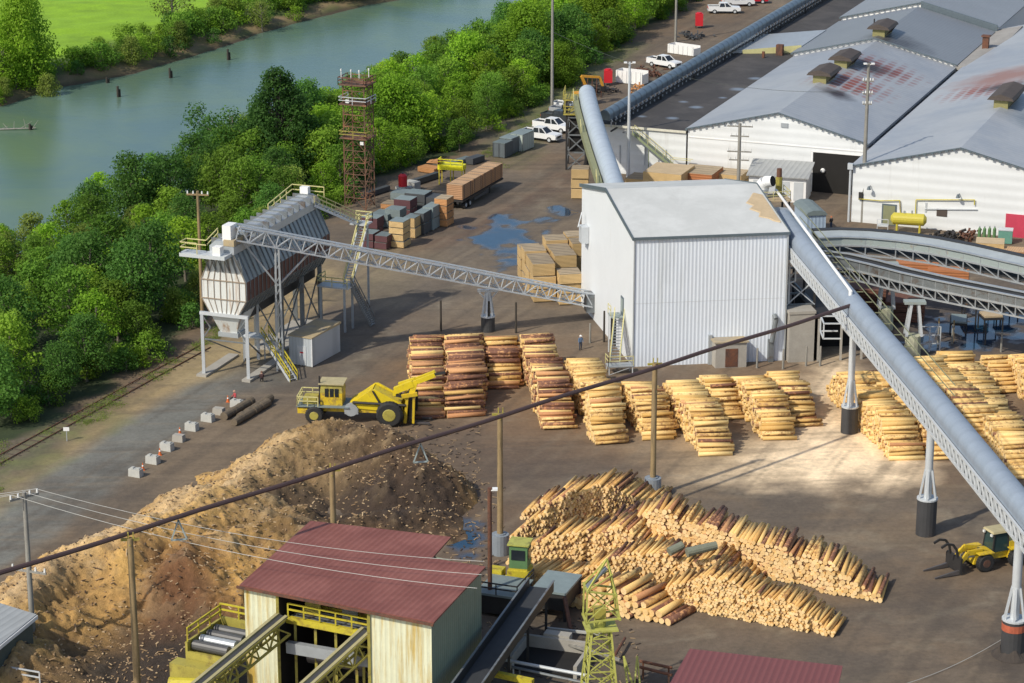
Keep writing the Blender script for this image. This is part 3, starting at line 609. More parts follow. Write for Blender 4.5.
FW = Fr((24.9, 350.2, 0), -21.5)      # warehouse grid: x along the fronts, y back
def gable(name, label, x0, x1, xr, y0, y1, E, Rg, rmat, wallm, z_front=True, front=True, ridge_end=None, Dk=1.0):
    q = FW.p; t = thing(name, label, 'warehouse', q((x0+x1)/2,(y0+y1)/2))
    mb = MB()
    if front: mb.poly([q(x0,y0,0),q(x1,y0,0),q(x1,y0,E),q(xr,y0,Rg),q(x0,y0,E)]); w = mb.build('front_wall', wallm, t)
    mb = MB(); mb.poly([q(x0,y1,0),q(x0,y0,0),q(x0,y0,E),q(x0,y1,E)]); mb.poly([q(x1,y0,0),q(x1,y1,0),q(x1,y1,E),q(x1,y0,E)]); mb.poly([q(x1,y1,0),q(x0,y1,0),q(x0,y1,E),q(xr,y1,Rg),q(x1,y1,E)]); mb.build('side_wall', wallm, t)
    mb = MB(); o = .3
    mb.hexa([q(x0-o,y0-o,E-.1),q(xr,y0-o,Rg+.02),q(xr,y1,Rg+.02),q(x0-o,y1,E-.1)],[q(x0-o,y0-o,E+.08),q(xr,y0-o,Rg+.2),q(xr,y1,Rg+.2),q(x0-o,y1,E+.08)])
    mb.hexa([q(xr,y0-o,Rg+.02),q(x1+o,y0-o,E-.1),q(x1+o,y1,E-.1),q(xr,y1,Rg+.02)],[q(xr,y0-o,Rg+.2),q(x1+o,y0-o,E+.08),q(x1+o,y1,E+.08),q(xr,y1,Rg+.2)])
    mb.build('roof', rmat, t)
    if front:
        mb = MB()
        for xa,za,xb,zb in ((x0-o,E+.0,xr,Rg+.12),(xr,Rg+.12,x1+o,E+.0)):
            n = 30
            for i in range(n):
                if i % 2: continue
                f0, f1 = i/n, (i+.75)/n; mb.bar(q(xa+(xb-xa)*f0,y0-o-.08,za+(zb-za)*f0-.1), q(xa+(xb-xa)*f1,y0-o-.08,za+(zb-za)*f1-.1), .1,.22)
            mb.bar(q(xa,y0-o-.02,za+.04), q(xb,y0-o-.02,zb+.04), .08,.14)
        mb.build('verge_trim', M['trim'], t)
    return t
def monitor(x, y, z, ln=6.0, roof=None, label=''):
    q = lambda a,b,c: FW.p(x+a,y+b,z+c)
    t = thing('roof_vent', label, 'roof vent', FW.p(x,y,z), 'raised vents on the warehouse ridges')
    mb = MB(); mb.hexa([q(-1.0,0,-.5),q(1.0,0,-.5),q(1.0,ln,-.5),q(-1.0,ln,-.5)],[q(-1.0,0,1.5),q(1.0,0,1.5),q(1.0,ln,1.5),q(-1.0,ln,1.5)]); mb.build('housing', M['yellow_v'], t)
    mb = MB(); mb.hexa([q(-1.9,-.5,1.5),q(1.9,-.5,1.5),q(1.9,ln+.5,1.5),q(-1.9,ln+.5,1.5)],[q(-1.6,-.5,1.9),q(1.6,-.5,1.9),q(1.6,ln+.5,1.9),q(-1.6,ln+.5,1.9)])
    mb.hexa([q(-1.6,-.5,1.91),q(1.6,-.5,1.91),q(1.6,ln+.5,1.91),q(-1.6,ln+.5,1.91)],[q(-.1,-.5,2.35),q(.1,-.5,2.35),q(.1,ln+.5,2.35),q(-.1,ln+.5,2.35)]); mb.build('cap', M['brown_v'], t)
    mb = MB()
    for k in range(4): mb.bar(q(1.04,.6+k*ln/4.2,1.5), q(1.8,.6+k*ln/4.2,1.5), .1); mb.bar(q(1.04,.6+k*ln/4.2,.4), q(1.8,.6+k*ln/4.2,1.45), .1)
    mb.build('brackets', M['brown_v'], t)
M['yellow_v'] = mat('vent_housing', (.24,.22,.09), .7, 0, .3, .8); M['brown_v'] = mat('vent_cap', (.075,.058,.048), .7, 0, .3, .6)
def warehouses():
    q = FW.p; d1, d2 = (Vector(W215)+Vector((0,0,0))), Vector((A215[0],A215[1],-.27))
    GR = (.36,.38,.40)
    ctrA = FW.p(16.4+1.5, 20, 10.6)-q((0.3+28.5)/2, (0+45)/2)
    rA = mat('warehouse_roof', GR, .5, .1, .12, .12, rib=(W215,1.05,.05), c2=(.29,.315,.35), amt=.5, scale2=.06, streak=((.2,.2,.2),.3,.1),
             spots=[(G(850,84,10)-q(13.35,29), 8, (.27,.075,.045), (W215,A215), 1.7), (G(878,72,9.3)-q(13.35,29), 8, (.24,.065,.045), (W215,A215), 1.7), (G(838,92,10.4)-q(13.35,29), 3.0, (.045,.03,.028), None, 1), (G(866,68,10)-q(13.35,29), 4.5, (.045,.033,.03), None, 1)])
    t = gable('warehouse_building', 'white gabled warehouse with rust stained grey roof and a wide black doorway', .3, 26.4, 13.6, 0, 58, 7.5, 10.8, rA, M['wall_wh'])
    xo = 18.8
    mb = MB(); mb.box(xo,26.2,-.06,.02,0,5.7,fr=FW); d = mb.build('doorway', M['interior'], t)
    mb = MB(); mb.box(xo-.25,xo-.02,-.12,.02,0,5.8,fr=FW); mb.box(xo-.25,26.2,-.12,-.065,5.72,5.9,fr=FW); mb.build('door_frame', M['white'], d)
    mb = MB(); mb.box(0.4,26.3,-.08,.0,6.3,6.45,fr=FW); mb.build('wall_band', M['white'], t)
    mb = MB(); mb.box(14,15,-.15,.0,8.9,9.5,fr=FW); mb.build('gable_vent', M['galv'], t)
    mb = MB(); c_ = q(20.3,-.2,3.2); mb.tube(c_, c_-FW.w*.3, .35,.2,10); mb.build('wall_lamp', M['white'], t)
    mb = MB(); mb.box(17.6,18.4,-.3,-.02,2.9,3.6,fr=FW); mb.build('vent_hood', M['trim'], t)
    # higher rear part
    rB = mat('warehouse_roof_rear', (.23,.245,.26), .45, .2, .12, .1, rib=(W215,1.05,.06), spots=[(FW.p(16.5,60,11.2)-q(13.2,73.5),6.5,(.09,.09,.095),None,1)])
    gable('rear_warehouse', 'raised rear section of the warehouse with plain dark grey roof', -.2, 26.6, 13.4, 58.1, 89, 8.0, 11.3, rB, M['white'], front=True)
    gable('far_warehouse', 'farthest grey roofed warehouse at the top right corner', -.4, 27, 13.6, 90.5, 160, 8.5, 11.9, mat('far_roof', (.26,.28,.30), .5, .15, .15, .1, rib=(W215,1.05,.05)), M['white'])
    mb = MB(); mb.hexa([q(13.6,90.1,11.0),q(27,90.1,7.7),q(27,90.4,7.7),q(13.6,90.4,11.0)],[q(13.6,90.1,12.3),q(27,90.1,9.0),q(27,90.4,9.0),q(13.6,90.4,12.3)]); tag(mb.build('fire_wall', M['trim']), 'thin dark parapet line across the rear warehouse roofs', 'parapet')
    # B
    B0 = FW.o; xB = 28.0; yB = -14.3
    offB = q((xB+xB+29.5)/2, (yB+95)/2)
    rC = mat('warehouse_roof_right', (.38,.40,.42), .5, .1, .1, .12, rib=(W215,1.05,.05), c2=(.30,.33,.37), amt=.5, scale2=.06,
             spots=[(G(983,84,10.8)-offB, 7.5, (.27,.07,.04), (W215,A215), 1.7), (G(1004,88,10.4)-offB, 4, (.04,.035,.035), None, 1), (FW.p(xB+10,40,10)-offB, 9, (.30,.17,.14), None, 1), (FW.p(xB+22,12,10)-offB, 8, (.16,.19,.22), None, 1)])
    t = gable('right_warehouse', 'white gabled warehouse at the right edge with yellow gas pipes on its front wall', xB, xB+29.5, xB+14.4, yB, 95, 7.7, 11.3, rC, M['wall_wh'])
    mb = MB(); mb.box(xB+4.2,xB+6.2,yB-.08,yB+.02,0,2.9,fr=FW); d = mb.build('door', M['trim'], t)
    mb = MB(); mb.box(xB+4.4,xB+6.0,yB-.12,yB-.085,.1,2.7,fr=FW); mb.build('door_panel', M['olive_p'], d)
    mb = MB(); mb.box(xB+20.8,xB+24,yB-.1,yB+.02,0,3.1,fr=FW); mb.build('red_door', mat('pink_red', (.50,.05,.09),.5), t)
    mb = MB(); mb.box(xB+11.6,xB+13,yB-.08,yB+.0,1.9,2.9,fr=FW); mb.build('window', M['brown_v'], t)
    mb = MB()
    for P_ in ([(1.0,3.3),(4.0,3.3),(6.6,3.6),(6.8,1.6)], [(8.8,.8),(8.8,3.9),(16.6,4.6),(16.6,3.9)]):
        for a,b in zip(P_[:-1],P_[1:]): mb.tube(q(xB+a[0],yB-.25,a[1]), q(xB+b[0],yB-.25,b[1]), .07,n=6)
    mb.build('gas_pipe', M['yellow'], t)
    mb = MB(); mb.box(xB+10,xB+10.25,yB-.1,yB,2.3,3.6,fr=FW); mb.bar(q(xB+10,yB-.15,2.7),q(xB+17,yB-.15,3.3),.1); mb.build('conduit', M['galv_p'], t)
    for x_ in (2.5,14.5):
        mb = MB(); c_ = q(xB+x_,yB-.1,5.2); mb.bar(c_, c_-FW.w*.8, .1); mb.tube(c_-FW.w*.8+Vector((0,0,.1)), c_-FW.w*.8-Vector((0,0,.35)), .15,.3,8); mb.build('wall_lamp', M['trim'], t)
    mb = MB(); mb.tube(q(xB-.25,yB-.25,0),q(xB-.25,yB-.25,7.6),.16,n=8); mb.box(xB-.6,xB+.1,yB-.6,yB-.1,7.3,8.1,fr=FW); mb.build('downpipe', M['galv_p'], t)
    mb = MB(); mb.box(xB+1.0,xB+1.5,yB-.3,yB-.02,3.2,4.2,fr=FW); mb.build('meter_box', M['dark'], t)
    # valley gutter between, rooftop unit
    mb = MB(); mb.box(26.45,27.95,0,57.8,6.7,6.9,fr=FW); tag(mb.build('valley_gutter', mat('gutter', (.06,.06,.065), .5, 0, .5, .3, c2=(.25,.30,.35), amt=.42, scale2=.35)), 'dark puddled gutter running between the two big warehouse roofs', 'gutter')
    mb = MB(); mb.hexa([q(26.7,58,7.2),q(31,58,7.2),q(31,92,7.2),q(26.7,92,7.2)],[q(26.7,58,7.9),q(31,58,7.9),q(31,92,8.9),q(26.7,92,7.9)]); tag(mb.build('flat_roof_strip', mat('pale_strip',(.30,.285,.26),.8,0,.35,.3)), 'pale flat roof strip between the rear warehouse roofs', 'flat roof')
    mb = MB(); mb.box(28.0,29.0,72,73,7.9,10.2,fr=FW); mb.box(27.8,29.2,71.8,73.2,10.2,10.4,fr=FW); tag(mb.build('roof_stack', M['rust']), 'small brown square stack standing on the pale flat roof strip', 'stack')
    monitor(13.5, 22.5, 10.5, 5.5, label='nearest brown capped roof vent on the left warehouse ridge')
    monitor(13.5, 35, 10.5, 5.5, label='middle brown capped roof vent on the left warehouse ridge')
    monitor(13.4, 60, 11.0, 5.5, label='farthest roof vent on the left warehouse ridge, near the raised rear section')
    monitor(xB+14.4, 12.5, 11.0, 9, label='long roof vent on the right edge warehouse ridge beside red rust')
    # small rooftop pieces
    mb = MB(); c_ = q(9.8,72,10.2); mb.tube(c_,c_+Vector((0,0,1.8)),.12,n=6); mb.tube(c_+Vector((.8,0,0)),c_+Vector((.8,0,1.3)),.2,n=6); mb.bar(c_+Vector((-.3,0,.9)),c_+Vector((1.1,0,.9)),.1); tag(mb.build('roof_pipe', M['dark']), 'thin dark vent pipes on the far left roof slope', 'vent pipe')
    # flat roofed building C
    cx0, cx1, cy0, cy1, Hc = -13.6, .0, .2, 118, 6.9
    t = thing('flat_roof_building', 'low building with stained black flat roof left of the gabled warehouses', 'building', q(-7,40))
    mb = MB(); mb.poly([q(cx0,cy0,0),q(cx1,cy0,0),q(cx1,cy0,Hc),q(cx0,cy0,Hc)]); mb.poly([q(cx0,cy1,0),q(cx0,cy0,0),q(cx0,cy0,Hc),q(cx0,cy1,Hc)]); mb.build('wall', M['wall_wh'], t)
    mb = MB(); mb.box(cx0-.2,cx1+.1,cy0-.2,cy1,Hc,Hc+.25,fr=FW)
    roffs = q(-7,40)
    mb.build('roof', mat('tar_roof', (.052,.048,.046), .8, 0, .3, .2, c2=(.082,.075,.07), amt=.5, scale2=.12,
        spots=[(FW.p(a,b,7.1)-roffs, r_, (.17,.21,.26), None, 1) for a,b,r_ in ((-9,7,.8),(-4.5,7.5,1.0),(-3.5,16,1.1),(-1.8,24,.7),(-1.5,31,1.4),(-6.5,19,.8),(-1.3,40,1.2))]+[(FW.p(-9,23,7.1)-roffs,.8,(.01,.01,.01),None,1)]), t)
    mb = MB(); mb.bar(q(cx0-.2,cy0-.26,Hc+.1), q(cx1,cy0-.26,Hc+.1), .1,.34); mb.build('fascia', M['cream_f'], t)
    mb = MB()
    for x_ in (-10,-6.2,-3): mb.bar(q(x_,cy0-.1,1.6), q(x_,cy0-.1,4.2), .12)
    mb.build('conduit', M['galv_p'], t)
    # shallow gable slivers crossing the flat roof
    t = thing('grey_gable_roof', 'pale grey low gable roof with yellow fascia crossing behind the black flat roof', 'roof', q(-5,60,7))
    mb = MB(); y0 = 57; mb.hexa([q(-13.4,y0,7.18),q(-.1,y0+6,7.3),q(-.1,y0+22,7.3),q(-13.0,y0+16,7.18)],[q(-13.4,y0,7.4),q(-.1,y0+6,8.3),q(-.1,y0+22,8.3),q(-13.0,y0+16,7.4)]); mb.build('roof_sheet', M['galv'], t)
    mb = MB(); mb.poly([q(-9,y0+1.8,7.16),q(-.1,y0+5.8,7.16),q(-.1,y0+5.8,8.5),q(-9,y0+1.8,7.8)]); mb.build('fascia', mat('pale_yellow',(.55,.52,.25),.7), t)
    mb = MB(); mb.box(-3.5,-2.4,y0+2.4,y0+3.4,7.16,8.9,fr=FW); mb.box(-5,-4.6,y0-.6,y0-.2,7.2,8.2,fr=FW); mb.build('hatch', M['rust'], t)
    # outside stair on C front
    s = thing('roof_stair', 'green steel stair leading down from the flat roof along its white front wall', 'stairs', q(-5,-1,0))
    a, b = q(-7.5,-.8,6.6), q(-1.6,-.8,2.3)
    for off in (0,-1.0):
        o = FW.w*off; mb = MB(); mb.bar(a+o,b+o,.1,.35); mb.build('stringer', M['green_s'], s)
        mb = MB(); up = Vector((0,0,1)); mb.bar(a+o+up,b+o+up,.07); mb.bar(b+o+up,b+o+up+FW.u*3,.07)
        for i in range(6): c_=a.lerp(b,i/5)+o; mb.bar(c_,c_+up,.06)
        mb.build('handrail', M['rail_y'], s)
    mb = MB(); mb.hexa([a-FW.w*1.0,a,b,b-FW.w*1.0],[p+Vector((0,0,.06)) for p in (a-FW.w*1.0,a,b,b-FW.w*1.0)]); mb.box(-1.6,1.4,-1.8,-.8,2.2,2.3,fr=FW); mb.box(-9,-7.5,-1.8,-.3,6.5,6.6,fr=FW); mb.build('treads', M['galv_d'], s)
    mb = MB(); mb.bar(q(-1.5,-1.7,0),q(-1.5,-1.7,2.2),.12); mb.bar(q(1.3,-1.7,0),q(1.3,-1.7,2.2),.12); mb.bar(q(-5,-1.7,0),q(-5,-1.7,4.4),.12); mb.build('posts', M['green_s'], s)
    # lean-to at warehouse front
    t = thing('lean_to', 'white lean-to with grey ribbed roof against the warehouse left of the black doorway', 'shed', q(14,-2))
    f2 = Fr(G(750,204), -15); f2.o = f2.o+Vector((0,2.5,0))
    mb = MB(); mb.box(0,8.0,0,5,0,3.6,fr=f2); mb.build('wall', M['white'], t)
    mb = MB(); p = f2.p; mb.hexa([p(-.3,-.5,3.5),p(8.4,-.5,3.5),p(8.4,5,4.6),p(-.3,5,4.6)],[p(-.3,-.5,3.65),p(8.4,-.5,3.65),p(8.4,5,4.75),p(-.3,5,4.75)]); mb.build('roof', M['roof_gs'], t)
    for k in range(4): mb = MB(); mb.box(.6+k*1.9,1.9+k*1.9,-.06,.0,.3,2.9,fr=f2); mb.build('door', M['galv_p'], t)
M['olive_p'] = mat('olive_panel', (.22,.23,.13), .7); M['cream_f'] = mat('cream_fascia', (.62,.60,.50), .7); M['green_s'] = mat('green_steel', (.22,.26,.15), .7, 0, .3, 1)
warehouses()

# ------------------------------------------------------------------ dust bin house on legs
def binhouse():
    f = Fr((-33.75, 260.6, 0), -20.0); q = f.p; Wd, Ln = 5.4, 22.0; fw = W215
    t = thing('elevated_bin_house', 'long weathered metal chip bin raised on legs with white hopper end and rusty flanks', 'chip bin', q(Wd/2,0,0))
    A = [(1.0,7.2),(0,8.9),(0,11.0),(1.35,14.0),(4.05,14.0),(5.4,11.0),(5.4,8.9),(4.4,7.2)]
    mb = MB(); mb.poly([q(x,0,z) for x,z in A]); e = mb.build('end_panel', M['bin_w'], t)
    mb = MB()
    for x in np.linspace(.05,5.35,8):
        mb.bar(q(x,-.05,8.9), q(x,-.05,11.0), .07); xt = 2.7+(x-2.7)*.5; mb.bar(q(x,-.05,11), q(xt,-.05,14), .07); xb = 2.7+(x-2.7)*.63; mb.bar(q(x,-.05,8.9), q(xb,-.05,7.2), .06)
    for z in (8.9,11.0): mb.bar(q(0,-.06,z), q(5.4,-.06,z), .1)
    mb.build('seams', mat('seam_rust',(.30,.24,.18),.6), e)
    for nm, (i,j), m_ in (('roof_panel',(2,3),'bin_r'),('roof_panel',(5,4),'bin_r'),('rust_band',(5,6),'bin_rust'),('rust_band',(1,2),'bin_rust'),('lower_panel',(6,7),'bin_s'),('lower_panel',(0,1),'bin_s')):
        a, b = A[i], A[j]; mb = MB(); mb.poly([q(a[0],0,a[1]),q(a[0],Ln,a[1]),q(b[0],Ln,b[1]),q(b[0],0,b[1])]); mb.build(nm, M[m_], t)
    mb = MB(); mb.poly([q(x,Ln,z) for x,z in A]); mb.poly([q(1,0,7.2),q(4.4,0,7.2),q(4.4,Ln,7.2),q(1,Ln,7.2)]); mb.build('underside', M['bin_s'], t)
    # ribs standing proud on roof slope and flank
    mb = MB()
    for k in range(23):
        y = k*Ln/22; mb.bar(q(5.45,y,11.0), q(4.1,y,14.0), .1,.12); mb.bar(q(5.46,y,8.9), q(5.46,y,11), .08); mb.bar(q(5.42,y,8.9), q(4.45,y,7.2), .08)
    mb.build('ribs', M['galv_d'], t)
    # hopper cone below end
    mb = MB(); mb.hexa([q(1.7,.9,4.9),q(3.7,.9,4.9),q(3.7,2.6,4.9),q(1.7,2.6,4.9)], [q(.95,.05,7.2),q(4.45,.05,7.2),q(4.45,4,7.2),q(.95,4,7.2)]); mb.build('hopper', M['bin_w'], t)
    mb = MB(); mb.box(1.5,3.9,.7,2.8,4.4,4.9,fr=f); mb.build('gate', M['galv'], t)
    # legs
    for x,y in ((0,-.1),(5.4,-.1),(1.9,6.4),(3.5,6.4)):
        mb = MB(); mb.bar(q(x,y,.25), q(x,y,7.1 if y < 1 else 7.2), .34); mb.build('leg', M['galv_p'], t)
    for y in (11,16.5,21.5):
        for x in (1.1,4.3):
            mb = MB(); mb.bar(q(x,y,.2), q(x,y,7.2), .5); mb.build('leg', M['galv_d'], t)
    mb = MB(); mb.bar(q(-.2,-.1,7.15), q(5.6,-.1,7.15), .3,.35); mb.build('cross_beam', M['galv_p'], t)
    mb = MB()
    for a,b in (((0,-.1,7),(1.0,-.1,5.6)),((5.4,-.1,7),(4.4,-.1,5.6)),((.3,-.1,4.2),(5.1,-.1,4.2)),((.3,-.1,4.2),(1.3,6.3,.8)),((5.2,-.1,4.6),(3.9,6.3,.8)),((0,-.1,4.2),(1.0,-.1,5.6)),((5.4,-.1,4.2),(4.4,-.1,5.6)),
                ((4.3,11,.4),(4.3,16.5,6.8)),((4.3,16.5,.4),(4.3,11,6.8)),((4.3,16.5,.4),(4.3,21.5,6.8)),((4.3,21.5,.4),(4.3,16.5,6.8)),((4.3,11,.4),(3.5,6.4,6.8)),((1.1,11,.4),(4.3,11,6.8)),((1.1,16.5,.4),(4.3,16.5,6.8))):
        mb.bar(q(*a), q(*b), .13)
    mb.build('bracing', M['galv_d'], t)
    mb = MB(); mb.box(-.6,.6,-.8,7.3,0,.25,fr=f); mb.box(4.9,5.9,-.8,8.5,0,.25,fr=f); mb.box(.7,4.7,10.4,22.2,0,.22,fr=f); mb.build('footing', M['concrete'], t)
    # under-bin auger trough
    mb = MB(); mb.box(1.9,3.5,4.4,22,5.6,7.1,fr=f); mb.build('auger_trough', M['dark'], t)
    # top conveyor casing
    mb = MB(); P_ = [(1.3,14.05),(1.3,14.9),(2.0,15.5),(3.3,15.5),(4.2,14.9),(4.2,14.05)]
    n = len(P_); vs = [q(x,-.2,z) for x,z in P_]+[q(x,Ln+.4,z) for x,z in P_]; mb.add(vs, [(i,(i+1)%n,n+(i+1)%n,n+i) for i in range(n)]+[tuple(reversed(range(n))), tuple(range(n,2*n))]); mb.build('top_casing', M['galv'], t)
    mb = MB()
    for k in range(14): mb.box(1.25,4.28,.4+k*1.6,.55+k*1.6,14.9,15.62,fr=f)
    mb.build('casing_straps', M['galv_d'], t)
    mb = MB(); mb.box(3.0,4.25,-.25,2.4,15.0,15.66,fr=f); mb.build('rusty_cover', M['tan_top'], t)
    # platform, rails, head box
    mb = MB(); mb.box(-1.5,3.9,-1.9,-.2,13.85,14.25,fr=f); mb.build('platform', M['galv_p'], t)
    mb = MB(); rail(mb,[q(-1.4,-.3,14.25),q(-1.4,-1.8,14.25),q(.6,-1.8,14.25)],1.2,w=.1); rail(mb,[q(-1.4,-.3,14.25),q(1.0,-.3,14.25),q(1.0,2.5,14.9)],1.2,w=.1); mb.build('railing', M['rail_y'], t)
    mb = MB(); mb.box(2.4,3.3,-1.7,-.8,14.26,15.2,fr=f); mb.build('motor_box', M['white'], t)
    mb = MB()
    for k in range(6): x = .7+k*.8; mb.bar(q(x,-.12,13.85), q(x+.45,-.12,12.2 if k%2 else 12.0), .08); mb.bar(q(x+.5,-1.4,13.85), q(x+.45,-.12,12.0), .08)
    mb.build('brackets', M['galv_d'], t)
    # far end rails & white box
    mb = MB(); rail(mb,[q(.6,Ln-6,14.2),q(.6,Ln+.6,15),q(4.6,Ln+.6,15)],1.3,w=.1); mb.build('railing', M['rail_y'], t)
    mb = MB(); mb.box(2.1,3.1,Ln-.6,Ln+.1,15.6,16.4,fr=f); mb.build('white_box', M['white'], t)
    # access stair tower at the rear right
    s = thing('bin_stair', 'long zigzag stair with pale yellow handrails on the rear flank of the chip bin', 'stairs', q(9,18,0))
    def flight(a,b,wid=1.0,side=None,m1='galv_p',m2='rail_y'):
        a=Vector(a); b=Vector(b); side=side or f.u
        for k in (0,wid):
            mb=MB(); mb.bar(a+side*k,b+side*k,.1,.28); mb.build('stringer',M[m1],s)
            mb=MB(); up=Vector((0,0,1.05)); mb.bar(a+side*k+up,b+side*k+up,.1); mb.bar(a+side*k+up*.5,b+side*k+up*.5,.07)
            n=int((b-a).length/1.3)
            for i in range(n+1): c_=a.lerp(b,i/n)+side*k; mb.bar(c_,c_+up,.07)
            mb.build('handrail',M[m2],s)
        mb=MB(); n=int(abs(b.z-a.z)/.25)
        for i in range(n): c_=a.lerp(b,(i+.5)/n); mb.bar(c_,c_+side*wid,.22,.05)
        mb.build('treads',M['galv'],s)
    # ground points: upper platform px(366,212), lower platform px(335,285), foot px(372,326)
    U = G(363,314)+Vector((0,0,11.2)); Ld = G(342,330)+Vector((0,0,5.4)); Ft = G(371,327)+Vector((0,0,.1)); top = q(4.3,Ln-.5,14.6)
    flight(U, top, 1.0, f.w*-1); 
    flight(Ld+f.u*.3, U-f.u*.2, 1.0, (f.u*.9+f.w*.3).normalized()); flight(Ft, Ld+f.u*1.2, 1.0, f.w, 'galv_d','galv_d')
    mb=MB(); fu=Fr(U,-20); mb.box(-1.1,1.0,-.9,1.0,-.15,0,fr=fu); fl=Fr(Ld,-20); mb.box(-2.6,1.3,-1.0,1.4,-.18,0,fr=fl); mb.build('landing',M['galv_p'],s)
    mb=MB(); rail(mb,[fu.p(1,-.9),fu.p(1,1),fu.p(-1.1,1)],w=.1); rail(mb,[fl.p(-2.6,1.4),fl.p(-2.6,-1.0),fl.p(1.2,-1.0)],w=.1); mb.build('railing',M['rail_y'],s)
    for p_,h_ in ((fu.p(.6,.4),U.z),(fl.p(.7,-.7),Ld.z),(fl.p(.9,1.1),Ld.z),(fl.p(-2.3,-.7),Ld.z)):
        mb=MB(); mb.bar(Vector((p_.x,p_.y,0)),Vector((p_.x,p_.y,h_-.15)),.26); mb.build('post',M['galv'],s)
    # small yellow railed stair at the front leg
    s2 = thing('short_stair', 'short yellow railed stair beside the front right leg of the chip bin', 'stairs', G(275,372)); s = s2
    a = G(290,382); b = G(262,362)+Vector((0,0,3.0)); flight(a, b, 1.0, Vector((.75,.65,0)), 'galv_p','yellow')
    mb = MB(); fb_ = Fr(b,-20); mb.box(-2.2,.2,-.6,1.1,-.15,0,fr=fb_); mb.build('landing',M['galv_p'],s2)
    mb = MB(); mb.bar(fb_.p(-2,-.4,-3),fb_.p(-2,-.4,-.15),.14); mb.bar(fb_.p(0,.8,-3),fb_.p(0,.8,-.15),.14); mb.build('posts',M['galv'],s2)
    # metal shed
    g = Fr((-24.75,264.5,0),-26); t = thing('metal_shed', 'small grey metal shed with dusty flat roof in front of the chip bin', 'shed', g.o)
    mb = MB(); mb.box(0,2.9,0,6.3,.05,3.3,fr=g); mb.build('wall', M['shed_w'], t)
    mb = MB(); mb.hexa([g.p(-.12,-.12,3.31),g.p(3.02,-.12,3.31),g.p(3.02,6.42,3.31),g.p(-.12,6.42,3.31)],[g.p(-.12,-.12,3.42),g.p(3.02,-.12,3.42),g.p(3.02,6.42,3.55),g.p(-.12,6.42,3.55)]); mb.build('roof', M['tan_top'], t)
    mb = MB(); mb.box(1.1,2.2,-.06,-.01,.15,2.3,fr=g); d = mb.build('door', M['galv_p'], t)
    mb = MB(); mb.box(1.45,1.85,-.09,-.065,1.5,1.65,fr=g); mb.build('sign', M['red'], d)
    mb = MB(); mb.bar(g.p(2.93,-.03,.05),g.p(2.93,-.03,3.3),.1); mb.build('corner_trim', M['white'], t)
binhouse()

# ------------------------------------------------------------------ lattice tower
def lattice_tower():
    c_ = G(360,207); f = Fr(c_,-20); Hh = 18.2; w = 1.55
    t = thing('lattice_tower', 'tall rusty lattice steel tower standing between the bin house and the stacked lumber', 'tower', c_)
    co_ = [(-w,-w),(w,-w),(w,w),(-w,w)]
    for x,y in co_: mb = MB(); mb.bar(f.p(x,y,0),f.p(x,y,Hh),.15); mb.build('leg', M['rust_l'], t)
    mb = MB(); n = 11
    for k in range(n):
        z0, z1 = k*Hh/n, (k+1)*Hh/n
        for i in range(4):
            a, b = co_[i], co_[(i+1)%4]; mb.bar(f.p(*a,z1),f.p(*b,z1),.09); m_ = ((a[0]+b[0])/2,(a[1]+b[1])/2)
            mb.bar(f.p(*a,z0),f.p(*m_,z1),.065); mb.bar(f.p(*b,z0),f.p(*m_,z1),.065)
        mb.bar(f.p(-w,-w,z1),f.p(w,w,z1),.05)
    mb.build('bracing', M['rust_l'], t)
    for z, m_ in ((9.9,'yellow_o'),(14.6,'galv_p'),(17.3,'rust')):
        mb = MB(); mb.box(-w-.5,w+.5,-w-.4,w-.2,z,z+.15,fr=f); mb.build('platform', M['rust_l'], t)
        mb = MB(); rail(mb,[f.p(-w-.5,w-.2,z+.1),f.p(-w-.5,-w-.4,z+.1),f.p(w+.5,-w-.4,z+.1),f.p(w+.5,w-.2,z+.1)],1.0,w=.09); mb.build('railing', M[m_], t)
    for x,y in ((-w-.2,-w),(-.3,-w),(.9,-w),(w+.1,0)):
        mb = MB(); mb.bar(f.p(x,y,Hh),f.p(x,y,Hh+1.3),.09); mb.tube(f.p(x,y,Hh+1.0),f.p(x,y,Hh+1.3),.1,n=6); mb.build('antenna', M['white'], t)
    mb = MB(); 
    for k in range(30): mb.bar(f.p(w+.1,-.3,.5+k*.58),f.p(w+.1,.3,.5+k*.58),.05)
    mb.bar(f.p(w+.1,-.3,.2),f.p(w+.1,-.3,18),.06); mb.bar(f.p(w+.1,.3,.2),f.p(w+.1,.3,18),.06); mb.build('ladder', M['rust_l'], t)
    for x,y,z in ((-.8,-w-.3,14.9),(1.2,-w-.2,9.2)):
        mb = MB(); mb.hexa([f.p(x-.25,y,z),f.p(x+.25,y,z),f.p(x+.25,y+.2,z),f.p(x-.25,y+.2,z)],[f.p(x-.25,y-.05,z+.45),f.p(x+.25,y-.05,z+.45),f.p(x+.25,y+.2,z+.45),f.p(x-.25,y+.2,z+.45)]); mb.build('floodlight', M['white'], t)
lattice_tower()

